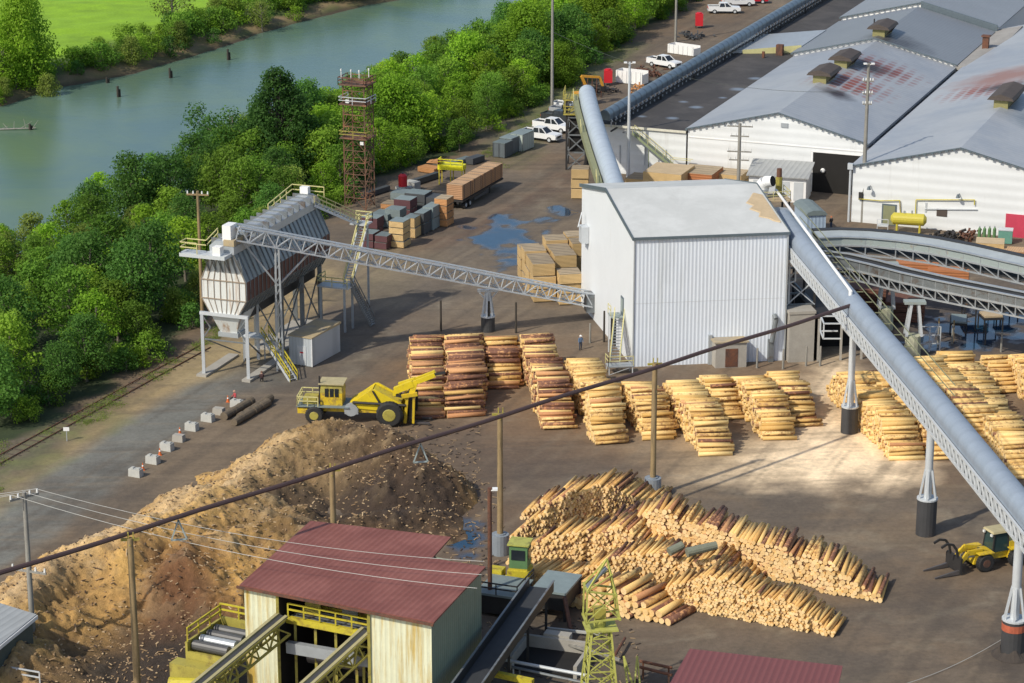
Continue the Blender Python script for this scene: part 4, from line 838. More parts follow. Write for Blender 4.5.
# ------------------------------------------------------------------ conveyors
def truss_conveyor(name, label, A, B, wid=1.5, dep=1.5, m='galv_p', belt='galv', seg=1.6, cw=.11, parts=True):
    A=Vector(A); B=Vector(B); t = thing(name, label, 'conveyor', (A+B)/2)
    d=(B-A); L_=d.length; d.normalize(); s=d.cross(Vector((0,0,1))).normalized(); u=s.cross(d).normalized(); n=int(L_/seg)
    mb=MB()
    for k in (-1,1):
        for h in (-1,1): mb.bar(A+s*k*wid/2+u*h*dep/2, B+s*k*wid/2+u*h*dep/2, .16)
    mb.build('chords', M[m], t)
    mb=MB()
    for i in range(n):
        p=A+d*L_*i/n; q_=A+d*L_*(i+1)/n
        for k in (-1,1):
            o=s*k*wid/2
            if i%2: mb.bar(p+o-u*dep/2,q_+o+u*dep/2,cw)
            else: mb.bar(p+o+u*dep/2,q_+o-u*dep/2,cw)
            mb.bar(p+o-u*dep/2,p+o+u*dep/2,cw*.8)
        mb.bar(p-s*wid/2-u*dep/2,p+s*wid/2-u*dep/2,cw); 
    mb.build('lacing', M[m], t)
    mb=MB(); mb.bar(A+u*(dep/2-.25),B+u*(dep/2-.25),wid-.3,.12); mb.build('belt', M[belt], t)
    return t,d,s,u
def pylon(px, py, top, label, w=1.7, ph=2.7, m='galv_p', base=None, twin=True, cm='concrete_dk'):
    b = G(px,py) if base is None else Vector(base)
    t = thing('conveyor_pylon', label, 'pylon', b, 'pylons carrying the conveyors')
    mb=MB(); mb.tube(b,b+Vector((0,0,ph)),w/2,n=18); mb.tube(b+Vector((0,0,ph)),b+Vector((0,0,ph+.08)),w/2*.94,n=18); mb.build('pedestal', M[cm], t, False)
    mb=MB(); mb.tube(b+Vector((0,0,ph+.05)),b+Vector((0,0,ph+.2)),w/2*1.05,n=18); mb.build('collar', M[m], t)
    mb=MB(); mb.tube(b+Vector((0,0,ph+.2)),b+Vector((0,0,top)),w*.20,n=10); mb.build('column', M[m], t, True)
    mb=MB()
    for k in range(6):
        a=k*math.pi/3+.3; r1=w/2*.9; p=b+Vector((math.cos(a)*r1,math.sin(a)*r1,ph+.2)); q_=b+Vector((math.cos(a)*w*.19,math.sin(a)*w*.19,ph+2.9)); mb.bar(p,q_,.16)
    mb.build('gussets', M[m], t)
    mb=MB(); mb.bar(b+Vector((-1.2,0,top-.1)),b+Vector((1.2,0,top-.1)),.3); mb.bar(b+Vector((-1.1,0,top-.2)),b+Vector((0,0,top-1.5)),.14); mb.bar(b+Vector((1.1,0,top-.2)),b+Vector((0,0,top-1.5)),.14); mb.build('head', M[m], t)
M['concrete_dk'] = mat('pedestal_steel', (.045,.045,.047), .7, 0, .35, .8, c2=(.09,.06,.045), amt=.35, scale2=.8)
def halftube(pts, r, flat=.55):
    n=14; prof=[(math.cos(math.pi*k/n)*r, math.sin(math.pi*k/n)*r) for k in range(n+1)]+[(-r*.96,-r*flat),(r*.96,-r*flat)]
    mb=MB(); mb.path(pts, prof); return mb
def conveyors():
    t,d,s,u = truss_conveyor('truss_conveyor','long pale lattice truss conveyor sloping from the chip bin down to the white mill',(-29.9,260.4,16.3),(9.3,281.7,2.4),1.7,1.55)
    mb=MB(); c_=Vector((-30.3,260.2,16.3)); fr=Fr(c_,-20); mb.box(-.6,.4,-.8,.8,-1.0,.9,fr=fr); mb.build('head_box', M['white'], t)
    mb=MB(); mb.box(-.6,.9,-.9,.9,-1.2,1.0,fr=Fr((9.2,281.6,2.2),9)); mb.build('tail_box', M['galv_d'], t)
    b=G(280.5,371); tt=thing('trestle','tall thin lattice leg holding up the truss conveyor beside the metal shed','support leg',b)
    for k in (-.35,.35):
        mb=MB(); mb.bar(b+Vector((k,0,0)),b+Vector((k*.5,0,14.0)),.2); mb.build('post',M['galv'],tt)
    mb=MB()
    for i in range(10): z=i*1.4; mb.bar(b+Vector((-.33,0,z)),b+Vector((.33,0,z+1.4)),.09)
    mb.bar(b+Vector((0,0,9.8)),Vector((-29.2,260.9,15.2)),.18); mb.bar(b+Vector((0,0,9.8)),Vector((-22,264.6,13.0)),.16); mb.build('bracing',M['galv'],tt)
    pylon(488,331,5.0,'short pylon with dark round base under the truss conveyor between the log decks and lumber',1.6,1.7)
    # big right tube conveyor
    path=[(30.9,276.5,13.6),(32.0,265,13.5),(34.75,241.9,13.35),(38.05,214,13.2),(41.0,187.4,13.05),(42.6,172,13.0)]
    t=thing('tube_conveyor','large blue grey half round covered conveyor descending along the right side of the picture','conveyor',(38,215,13))
    mb=halftube(path,1.05); mb.build('cover',M['tube'],t,False)
    P=[Vector(p) for p in path]
    mb=MB(); lc=MB()
    for a,b in zip(P[:-1],P[1:]):
        d=(b-a).normalized(); s=d.cross(Vector((0,0,1))).normalized(); L_=(b-a).length; n=max(1,int(L_/1.25))
        for k in (-1.15,1.15):
            for h in (-.7,-2.0): mb.bar(a+s*k+Vector((0,0,h)),b+s*k+Vector((0,0,h)),.2,.2)
            for i in range(n):
                p0=a.lerp(b,i/n)+s*k; p1=a.lerp(b,(i+1)/n)+s*k
                lc.bar(p0+Vector((0,0,-.7)),p1+Vector((0,0,-2.0)),.13); lc.bar(p0+Vector((0,0,-.7)),p0+Vector((0,0,-2.0)),.14)
        for i in range(n): p0=a.lerp(b,i/n); lc.bar(p0-s*1.15+Vector((0,0,-2.0)),p0+s*1.15+Vector((0,0,-2.0)),.13)
    mb.build('truss_chords',M['galv_p'],t); lc.build('truss_lacing',M['galv_p'],t)
    mb=MB(); mb.path([p+Vector((0,0,-1.9)) for p in P],[(1.0,-.04),(1.0,.04),(-1.0,.04),(-1.0,-.04)]); mb.build('walkway',M['galv_d'],t)
    mb=MB()
    for a,b in ((P[1],P[2]),):
        pass
    mb.tube(P[0]+Vector((-.2,1.2,.6)),P[0]+Vector((-.2,1.2,-2)),1.5,n=12); mb.build('head_drum',M['galv'],t)
    mb=MB()
    for k in range(14):
        z=P[1].lerp(P[3],k/14); mb.bar(z+Vector((1.3,.2,.1)),z+Vector((2.0,.2,.1)),.08)
    a_,b_=P[0]+Vector((2.0,.2,.1)),P[3]+Vector((2.0,.2,.1)); mb.bar(a_,b_,.07); mb.bar(a_+Vector((0,0,1.0)),b_+Vector((0,0,1.0)),.07); mb.build('handrail',M['olive_p'],t)
    mb=MB(); q0=P[2]+Vector((-1.3,.6,-1.9)); 
    for c0,c1 in (((0,0,0),(-1.8,0,0)),((-1.8,0,0),(-1.8,2.6,0)),((-1.8,2.6,0),(0,2.6,0)),((0,0,-1.6),(-1.8,0,-1.6)),((-1.8,0,-1.6),(-1.8,0,0)),((-1.8,2.6,-1.6),(-1.8,2.6,0)),((-1.8,0,-1.6),(-1.8,2.6,-1.6)),((-1.8,2.6,-1.6),(0,2.6,-1.6))): mb.bar(q0+Vector(c0),q0+Vector(c1),.13)
    mb.build('side_cage',M['galv_p'],t)
    pylon(849,432,11.4,'pylon of the big tube conveyor standing in pale sawdust',1.75,2.7)
    pylon(925.5,534,11.3,'pylon of the big tube conveyor standing next to the wheel loader forks',1.85,3.4)
    pylon(1012,655,11.2,'pylon of the big tube conveyor at the bottom right corner with orange marked base',1.95,3.1)
    b=G(1012,655); mb=MB(); mb.tube(b+Vector((0,0,2.3)),b+Vector((0,0,2.9)),1.0,n=18); tag(mb.build('orange_band',mat('orange_band',(.40,.10,.05),.7,0,.5,2)),'faded orange band painted round the base of the bottom right pylon','marking band')
    mb=MB(); n=30; r0=1.7
    for k in range(n):
        a0,a1=2*math.pi*k/n,2*math.pi*(k+1)/n; f_=lambda a,r,z: b+Vector((math.cos(a)*r,math.sin(a)*r,z)); h0=.55+.2*math.sin(a0*3)+.12*math.sin(a0*7); h1=.55+.2*math.sin(a1*3)+.12*math.sin(a1*7)
        mb.add([f_(a0,1.0,h0),f_(a1,1.0,h1),f_(a1,r0,.02),f_(a0,r0,.02)],[(0,1,2,3)])
    tag(mb.build('mud_heap',M['dirt_dk']),'low dark mud heap around the foot of the bottom right pylon','mud',kind='stuff')
    # thin pipe over the tube
    mb=MB(); mb.tube(tuple(G(776,190,15.2)),(34.3,243.0,14.75),.16,n=8); mb.tube((34.3,243,14.75),(34.3,243,13.5),.2,n=8); tag(mb.build('blower_pipe',M['white']),'thin straight white pipe from the mill blower down onto the tube conveyor','pipe')
    # tube b (curved) with transfer tower
    pts=[(10.9,357.5,11.2),(11.1,350,10.9),(11.5,340,10.5),(12.1,329,9.9),(12.9,316,9.2),(13.6,303,8.4),(14.0,293,7.6)]
    t=thing('curved_tube_conveyor','pale blue curved covered conveyor dropping from the transfer tower behind the white mill','conveyor',(12.3,325,10))
    halftube(pts,1.2,.7).build('cover',M['tube_b'],t,False)
    mb=MB(); mb.path([Vector(p)+Vector((-1.7,0,-.9)) for p in pts],[(.35,-.5),(.35,.5),(-.35,.5),(-.35,-.5)]); mb.path([Vector(p)+Vector((0,0,-1.3)) for p in pts],[(1.2,-.3),(1.2,.3),(-1.2,.3),(-1.2,-.3)]); mb.build('walkway',M['olive_p'],t)
    mb=MB()
    for p in pts[::2]: rail(mb,[Vector(p)+Vector((-2,0,-.4)),Vector(p)+Vector((-2,-3,-.6))],1.0,w=.08)
    mb.build('handrail',M['rail_y'],t)
    g=Fr(G(585,170)+Vector((-1.2,1.5,0)),-5); t=thing('transfer_tower','dark steel transfer tower with yellow top where two tube conveyors meet','tower',g.o)
    for x,y in ((-1.4,-1.4),(1.4,-1.4),(1.4,2.4),(-1.4,2.4)): mb=MB(); mb.bar(g.p(x,y,0),g.p(x,y,10.4),.3); mb.build('leg',M['dark'],t)
    mb=MB()
    for z in (0,2.6,5.2,7.8): mb.bar(g.p(-1.4,-1.4,z),g.p(1.4,-1.4,z+2.6),.16); mb.bar(g.p(1.4,-1.4,z),g.p(-1.4,-1.4,z+2.6),.16); mb.bar(g.p(-1.4,-1.4,z+2.6),g.p(1.4,-1.4,z+2.6),.2); mb.bar(g.p(-1.4,-1.4,z),g.p(-1.4,2.4,z+2.6),.16)
    mb.build('bracing',M['galv_d'],t)
    mb=MB(); mb.box(-1.9,2.6,-1.8,2.9,8.2,8.4,fr=g); mb.box(-1.9,2.0,-1.8,2.4,10.3,10.5,fr=g); mb.build('platform',M['yellow_o'],t)
    mb=MB(); rail(mb,[g.p(-1.9,2.9,8.4),g.p(-1.9,-1.8,8.4),g.p(2.6,-1.8,8.4)],1.1,w=.1); rail(mb,[g.p(-1.9,2.9,10.5),g.p(-1.9,-1.8,10.5)],1.1,w=.1); mb.build('railing',M['yellow_o'],t)
    mb=MB(); mb.box(-1.0,1.1,-1.1,2.0,2.5,8.1,fr=g); mb.build('chute',M['interior'],t)
    # tube c (long)
    a=Vector((13.3,352,9.0)); b=G(797,3,9.3); d=(b-a).normalized(); b=b+d*75
    t=thing('far_tube_conveyor','long straight dark blue tube conveyor running along the black flat roof to the top edge','conveyor',(a+b)/2)
    halftube([a,b],.82,.8).build('cover',M['tube_c'],t,False)
    s=d.cross(Vector((0,0,1))).normalized(); mb=MB(); lc=MB(); L_=(b-a).length; n=int(L_/1.9)
    mb.bar(a+s*1.0+Vector((0,0,-1.1)),b+s*1.0+Vector((0,0,-1.1)),.25); mb.bar(a+s*1.0+Vector((0,0,-2.2)),b+s*1.0+Vector((0,0,-1.6)),.2); mb.bar(a-s*1.0+Vector((0,0,-1.1)),b-s*1.0+Vector((0,0,-1.1)),.25)
    mb.build('chords',M['dark'],t)
    for i in range(n): p=a+d*L_*i/n+s*1.01; lc.bar(p+Vector((0,0,-.8)),p+Vector((0,0,-1.6)),.18); lc.bar(p+Vector((0,0,-.4)),p+s*.2+Vector((0,0,-.8)),.15)
    lc.build('brackets',M['galv'],t)
    for k in range(7):
        p=a+d*(6+k*16); 
        for kk in (-1,1): mb=MB(); mb.bar(Vector((p.x,p.y,0))+s*kk*1.0,p+s*kk*1.0+Vector((0,0,-1.2)),.3); mb.build('leg',M['dark'],t)
    # curved belt conveyors on the right
    def beltc(name,label,pts,wid,hi,lacing,under,sp='steel_p',gv='galv'):
        P=[Vector(p) for p in pts]; t=thing(name,label,'conveyor',P[len(P)//2])
        mb=MB(); mb.path([p+Vector((0,0,hi)) for p in P],[(wid/2,-.05),(wid/2,.05),(-wid/2,.05),(-wid/2,-.05)]); mb.build('belt',M['belt'],t)
        mb=MB(); 
        for k in (-1,1): mb.path([p+Vector((0,0,0)) for p in P],[(k*wid/2+.08,-.1),(k*wid/2+.08,hi+.25),(k*wid/2-.04,hi+.25),(k*wid/2-.04,-.1)])
        mb.build('side_plates',M[sp],t)
        mb=MB()
        for k in (-1,1):
            mb.path(P,[(k*wid/2+.3,hi+.2),(k*wid/2+.3,hi+.32),(k*wid/2-.1,hi+.32),(k*wid/2-.1,hi+.2)]); mb.path(P,[(k*wid/2+.1,-1.25),(k*wid/2+.1,-1.08),(k*wid/2-.1,-1.08),(k*wid/2-.1,-1.25)]); mb.path(P,[(k*wid/2+.14,-.12),(k*wid/2+.14,.1),(k*wid/2-.1,.1),(k*wid/2-.1,-.12)])
        mb.build('chords',M[gv],t)
        mb=MB()
        for a,b in zip(P[:-1],P[1:]):
            n=max(1,int((b-a).length/lacing)); s=(b-a).normalized().cross(Vector((0,0,1))).normalized()
            for i in range(n):
                p0=a.lerp(b,i/n); p1=a.lerp(b,(i+1)/n)
                for k in (-1,1):
                    o=s*k*wid/2; mb.bar(p0+o,p0+o+Vector((0,0,-1.15)),.13); mb.bar(p0+o,p1+o+Vector((0,0,-1.15)),.1); mb.bar(p0+o*1.05+Vector((0,0,-.1)),p0+o*1.05+Vector((0,0,hi+.2)),.09)
                mb.bar(p0-s*wid/2+Vector((0,0,-1.15)),p0+s*wid/2+Vector((0,0,-1.15)),.12)
        mb.build('lacing',M[gv],t)
        mb=MB(); mb.path([p+Vector((0,0,-.9)) for p in P],[(wid/2-.15,-.04),(wid/2-.15,.04),(-wid/2+.15,.04),(-wid/2+.15,-.04)]); mb.build('return_belt',M[under],t)
    p1=[G(px,py,9.0) for px,py in ((815,243),(840,242),(868,243),(900,246),(935,251),(970,258),(1005,266),(1045,275),(1090,284))]
    beltc('curved_belt_conveyor','upper gently curved belt conveyor with pale side plates leaving the right edge',p1,2.6,.75,2.0,'belt')
    B1=[Vector(p) for p in p1]; mb=MB(); mb.path([p+Vector((0,0,1.22)) for p in B1],[(-.75,-.05),(-.75,.12),(-1.7,.12),(-1.7,-.05)]); tag(mb.build('edge_sheet',M['belt']),'thin black edge strip along the far side of the upper curved belt conveyor','cover strip')
    mb=MB(); mb.path([p+Vector((0,0,1.16)) for p in B1],[(1.25,-.3),(1.25,-.22),(-.74,.08),(-.74,.0)]); tag(mb.build('cover_sheet',M['galv_c']),'pale curved metal cover sheet on top of the upper curved belt conveyor','cover')
    p2=[G(px,py,7.6) for px,py in ((818,262),(845,265),(875,272),(905,280),(940,288),(980,296),(1020,304),(1060,312),(1100,320))]
    beltc('lower_belt_conveyor','lower lattice sided belt conveyor under the curved one at the right edge',p2,2.0,.9,1.3,'belt','galv_d','galv')
    for px,py,tp,lb in ((885,329,8,'pale concrete pylon under the belt conveyors, left one of the pair'),(912,357,6.6,'pale concrete pylon under the belt conveyors, nearer right one of the pair')):
        b=G(px,py); t=thing('concrete_pylon',lb,'pylon',b,'concrete based pylons of the belt conveyors')
        mb=MB(); mb.tube(b,b+Vector((0,0,2.6)),.95,.85,12); mb.build('pedestal',mat('pale_concrete',(.42,.42,.30),.9,0,.25,1),t)
        for k in (-1,1):
            for h in (-1,1): mb=MB(); mb.bar(b+Vector((k*.85,h*.6,2.6)),b+Vector((k*.4,h*.35,tp-.3)),.3); mb.build('leg',M['galv_p'],t)
        mb=MB(); mb.box(b.x-1.2,b.x+1.2,b.y-.6,b.y+.6,tp-.3,tp); mb.build('head',M['steel_p'],t)
    # overhead brown pipe on poles
    A=Vector((-39.5,170.5,13.8)); B=Vector((34.2,241.2,13.8)); d=(B-A); mb=MB(); n=40
    pp=[A.lerp(B,i/n)+Vector((0,0,-.12*math.sin(i/n*math.pi*5)**2)) for i in range(n+1)]
    prof=[(math.cos(a)*.2,math.sin(a)*.2) for a in np.linspace(0,2*math.pi,9)[:-1]]; mb.path(pp,prof)
    tag(mb.build('overhead_pipe',M['pipe_br'],None),'long brown overhead pipe crossing the whole yard on wooden poles','pipe')
    for (px,py,lb,gl) in ((130,537,'wooden pole rising from the orange chip pile under the brown pipe',0),(332,468,'wooden pole behind the red roofed mill house under the brown pipe',0),(500,412,'wooden pole with grey sleeve at the left end of the loose log heap',1),(655,362,'wooden pole with grey sleeve at the back of the loose log heap',1)):
        p=G(px,py,13.5); p.z=0; t=thing('pipe_pole',lb,'pole',p,'wooden poles carrying the overhead pipe')
        mb=MB(); mb.tube(p,p+Vector((0,0,13.4)),.30,.24,10); mb.build('shaft',M['pole'],t,True)
        mb=MB(); mb.bar(p+Vector((-.7,-.1,13.3)),p+Vector((.7,.1,13.3)),.16,.2); mb.bar(p+Vector((-.15,0,13.4)),p+Vector((-.15,0,13.9)),.1); mb.bar(p+Vector((.25,0,13.4)),p+Vector((.25,0,13.9)),.1); mb.tube(p+Vector((0,-.28,12.9)),p+Vector((0,.28,12.9)),.06,n=6); mb.build('bracket',M['yellow_o'],t)
        if gl: mb=MB(); mb.tube(p,p+Vector((0,0,1.9)),.8,n=16); mb.tube(p+Vector((0,0,1.9)),p+Vector((0,0,2.0)),.5,n=12); mb.build('sleeve',mat('sleeve_grey',(.22,.25,.28),.6,0,.3,1),t)
    for i,(px,py) in enumerate(((420,438),(178,506))):
        f_=(px-0)/852; p=A.lerp(B,0); best=min((A.lerp(B,k/400) for k in range(401)),key=lambda v:abs(512+F*v.x/(v.y*ct-(v.z-CAMH)*st)-px)); best=best-Vector((0,0,.3))
        t=MB(); a=best; l=best+Vector((-.62,0,-1.7)); r=best+Vector((.62,0,-1.6)); 
        for u_,v_ in ((a,l),(l,r),(r,a)): t.bar(u_,v_,.12)
        t.bar(a+Vector((0,0,.3)),a,.05)
        tag(t.build('triangle_hanger',M['steel_p']),['pale triangular metal frame hung from the brown pipe above the dark bark pile','pale triangular metal frame hung from the brown pipe above the orange chip pile'][i],'hanger')
M['galv_c']=mat('dusty_cover',(.36,.40,.41),.6,.05,.25,.6); M['dirt_dk']=mat('dark_dirt',(.05,.04,.033),.9,0,.4,2,bump=.05,bscale=5)
conveyors()

# ------------------------------------------------------------------ light and utility poles
def simple_pole(name,px,py,h,label,m='pole_g',r=.22,r2=.15,cross=None,lamp=False,group=None,base=None):
    p=G(px,py) if base is None else Vector(base); t=thing(name,label,'pole',p,group)
    mb=MB(); mb.tube(p,p+Vector((0,0,h)),r,r2,8); mb.build('shaft',M[m],t,True)
    if cross:
        for z,w_,ang in cross:
            c_=p+Vector((0,0,z)); d=Vector((math.cos(R(ang)),math.sin(R(ang)),0)); mb=MB(); mb.bar(c_-d*w_/2+Vector((.0,-.1,0)),c_+d*w_/2+Vector((0,-.1,0)),.14,.18); ca=mb.build('crossarm',M[m],t)
            for k in (-.46,-.2,.2,.46):
                mb=MB(); q_=c_+d*w_*k+Vector((0,-.1,.1)); mb.tube(q_,q_+Vector((0,0,.32)),.1,.07,6); mb.build('insulator',M['insul'],ca)
    if lamp:
        for k in lamp: mb=MB(); c_=p+Vector((0,0,h-.3)); mb.bar(c_,c_+Vector((k,-.3,.3)),.08); mb.box(c_.x+k-.22,c_.x+k+.22,c_.y-.5,c_.y,c_.z+.2,c_.z+.36); mb.build('lamp',M['white'],t)
    return p
simple_pole('light_pole',862,222,21.7,'tall grey floodlight pole in front of the right warehouse corner','pole_g',.32,.2,cross=[(19.3,1.4,0),(17.6,1.3,0),(16.2,1.2,0)],lamp=(-.5,.5))
p_=simple_pole('light_pole',628,180,17.2,'tall pale light pole standing left of the black flat roof','galv_p',.28,.16,lamp=(-.6,.6))
simple_pole('tall_bare_pole',552,113,30,'tall bare wooden pole at the wood edge running out of the top of the picture','pole_g',.26,.16,lamp=None)
simple_pole('tall_bare_pole',675.5,42,16,'grey pole at the wood edge near the top white pickup','pole_g',.25,.18)
simple_pole('utility_pole',738,196,10.4,'short grey utility pole with crossarms behind the mill roof','pole_g',.28,.22,cross=[(10.0,3.6,-10),(8.6,2.6,-10),(6.4,3.4,-10),(5.2,2.8,-10)])
simple_pole('utility_pole',203,330,16.6,'brown utility pole with one crossarm at the wood edge behind the chip bin','pole',.24,.16,cross=[(16.2,2.6,-10)])
simple_pole('utility_pole',33,700,14.4,'grey utility pole with slanted crossarm at the left edge beside the small shed','pole_g',.26,.18,cross=[(14.0,2.6,40),(7.6,3.2,-20)],base=tuple(G(24,492,14.4)[:2])+(0,))
simple_pole('rusty_lamp_pole',490,612,11.3,'rusty steel pole with a small lamp between red roof and log heap','rust',.2,.18,lamp=(.45,))
def wire(name,a,b,sag,label,r=.024,m='wire'):
    a=Vector(a); b=Vector(b); n=14; mb=MB(); P=[a.lerp(b,i/n)-Vector((0,0,sag*4*(i/n)*(1-i/n))) for i in range(n+1)]
    for u_,v_ in zip(P[:-1],P[1:]): mb.tube(u_,v_,r,n=5,caps=False)
    tag(mb.build(name,M[m]),label,'wire')
cp=G(24,492,14.4); d40=Vector((math.cos(R(40)),math.sin(R(40)),0))
for k,(o,tgt,lb) in enumerate(((-1.1,(-2.7,178.8,9.6),'lowest'),(0,(-2.4,181.5,9.6),'middle'),(1.1,(-2.2,184.2,9.6),'highest'))):
    wire('power_line',cp+d40*o,tgt,1.1,f'{lb} of the three thin pale wires crossing over the chip pile to the red roof')
    wire('feed_line',cp+d40*o,(-70,182+k*2,14),1.0,f'{lb} thin wire running from the left utility pole out of the picture')
c1=G(552,113); wire('long_wire',(c1.x,c1.y,13.2),(46.6,326,18),3,'thin wire from the tall bare pole to the tall floodlight pole',.025,'wire_d')
wire('ground_cable',G(1026,636)+Vector((0,0,1.2)),G(900,690)+Vector((0,0,.4)),.6,'thin pale cable stretched over the ground at the bottom right')
# ------------------------------------------------------------------ logs
M['dark_wood']=mat('dark_wood',(.045,.038,.03),.85,0,.3,2)
def logmat(name, a, b, bark, bk):
    m, t, N, L, B = nt(name); at = N.new('ShaderNodeAttribute'); at.attribute_name = 'tint'; tc = N.new('ShaderNodeTexCoord').outputs['Object']
    c = mix(N, L, at.outputs['Fac'], a, b); f = ramp(N, L, noise(N, L, tc, 2.2, 5, .7), .62-bk*.3, .72-bk*.3)
    f2 = mathn(N, L, 'MULTIPLY', f, ramp(N, L, mathn(N, L, 'FRACT', mathn(N, L, 'MULTIPLY', at.outputs['Fac'], 17.3)), .9-bk, 1.1-bk)); c = mix(N, L, f2, c, bark)
    k = mathn(N, L, 'MULTIPLY_ADD', noise(N, L, tc, 9, 3), .6, .7); kk = N.new('ShaderNodeCombineColor'); [L.new(k, kk.inputs[i]) for i in range(3)]
    L.new(mix(N, L, 1., c, kk.outputs[0], 'MULTIPLY'), B.inputs['Base Color']); B.inputs['Roughness'].default_value = .8; return m
LOGM = {'y': logmat('peeled_log', (.54,.32,.09), (.82,.59,.25), (.32,.17,.07), .45), 'r': logmat('bark_log', (.42,.18,.075), (.60,.32,.14), (.17,.075,.045), .8),
        'e': logmat('log_end', (.70,.46,.19), (.86,.64,.34), (.55,.36,.18), .3), 'h': logmat('heap_log', (.56,.31,.09), (.80,.54,.20), (.33,.17,.065), .5)}
def loggeo(V, Fs, Ms, Ts, p, q, r1, r2, tint, n, mi):
    d = (q-p).normalized(); up = Vector((0,0,1)); a = d.cross(up).normalized(); b = a.cross(d); base = len(V); ph = tint*6
    for c, r in ((p, r1), (q, r2)):
        for k in range(n):
            an = 2*math.pi*k/n+ph; rr = r*(1+.07*math.sin(an*2+tint*30)); V.append(tuple(c+a*math.cos(an)*rr+b*math.sin(an)*rr))
    for k in range(n): Fs.append((base+k, base+(k+1)%n, base+n+(k+1)%n, base+n+k)); Ms.append(mi); Ts.append(tint)
    Fs.append(tuple(base+k for k in reversed(range(n)))); Ms.append(2); Ts.append((tint*7.7)%1)
    Fs.append(tuple(base+n+k for k in range(n))); Ms.append(2); Ts.append((tint*5.3)%1)
def logmesh(name, logs, n, org, smooth=True):
    V=[];Fs=[];Ms=[];Ts=[]
    for l in logs: loggeo(V,Fs,Ms,Ts,l['p']-org,l['q']-org,l['r1'],l['r2'],l['t'],n,l['m'])
    me=bpy.data.meshes.new(name); me.from_pydata(V,[],Fs); [me.materials.append(LOGM[k]) for k in ('y','r','e','h')]
    me.polygons.foreach_set('material_index',Ms); me.polygons.foreach_set('use_smooth',[len(f)==4 for f in Fs]); at=me.attributes.new('tint','FLOAT','FACE'); at.data.foreach_set('value',Ts); me.update(); return me
ALL=[]
def deck(did, label, O, w, D, u, L, h, rmin=.2, rmax=.3, m=0, slope=(.75,.9), jit=.25, prof=None, mixm=0., lean=0., seed=0, stepn=.55):
    r=random.Random(seed); O=Vector(O); w=Vector(w).normalized(); u=Vector(u).normalized(); rm=(rmin+rmax)/2; dy=rm*2.0; dz=rm*1.74; nl=int(h*1.5/dz)+1; ph=[r.uniform(0,6) for _ in range(6)]
    def H(y):
        base=min(h, y*slope[0]+.35, (D-y)*slope[1]+.35)
        if prof: base=min(base, prof(y/D)*h)
        return base+stepn*(math.sin(y*1.15+ph[0])*.5+math.sin(y*2.7+ph[1])*.35)*min(1,base/1.5)
    col=[]
    jx=[r.gauss(0,jit*.8) for _ in range(60)]
    for k in range(nl):
        z=rm+k*dz; y=(k%2)*dy/2+dy/2
        while y<D:
            hh=H(y)
            if z<=hh+.05:
                rr=r.uniform(rmin,rmax); top=z+dz>hh+.05; off=jx[int(y/ (D/14+.01))%60]+r.gauss(0,jit*.5)
                jz=r.uniform(-.02,.10 if top else .02); LL=L*r.uniform(.93,1.05); c=O+w*(y+r.uniform(-.05,.05))+Vector((0,0,z+jz))
                yaw=r.gauss(0,.045 if top else .01)+lean; uu=(u+w*yaw).normalized(); p=c+uu*off; q=p+uu*LL+Vector((0,0,r.gauss(0,.07 if top else .02)))
                if p.z<rr: p.z=rr
                if q.z<rr*.9: q.z=rr*.9
                mm=m if r.random()>mixm else (1-m if m<2 else 1); mm=3 if m==3 and mm!=1 else mm
                fr_=(y<1.6)
                s_=F/(c.y*ct-(c.z-CAMH)*st)
                ALL.append(dict(p=p,q=q,r1=rr,r2=rr*r.uniform(.82,.97),t=r.random(),m=mm,top=top,deck=did,label=label,score=s_*rr*(1.0 if top else 0)*(1.25 if fr_ else 1)*r.uniform(.8,1.2)))
            y+=dy
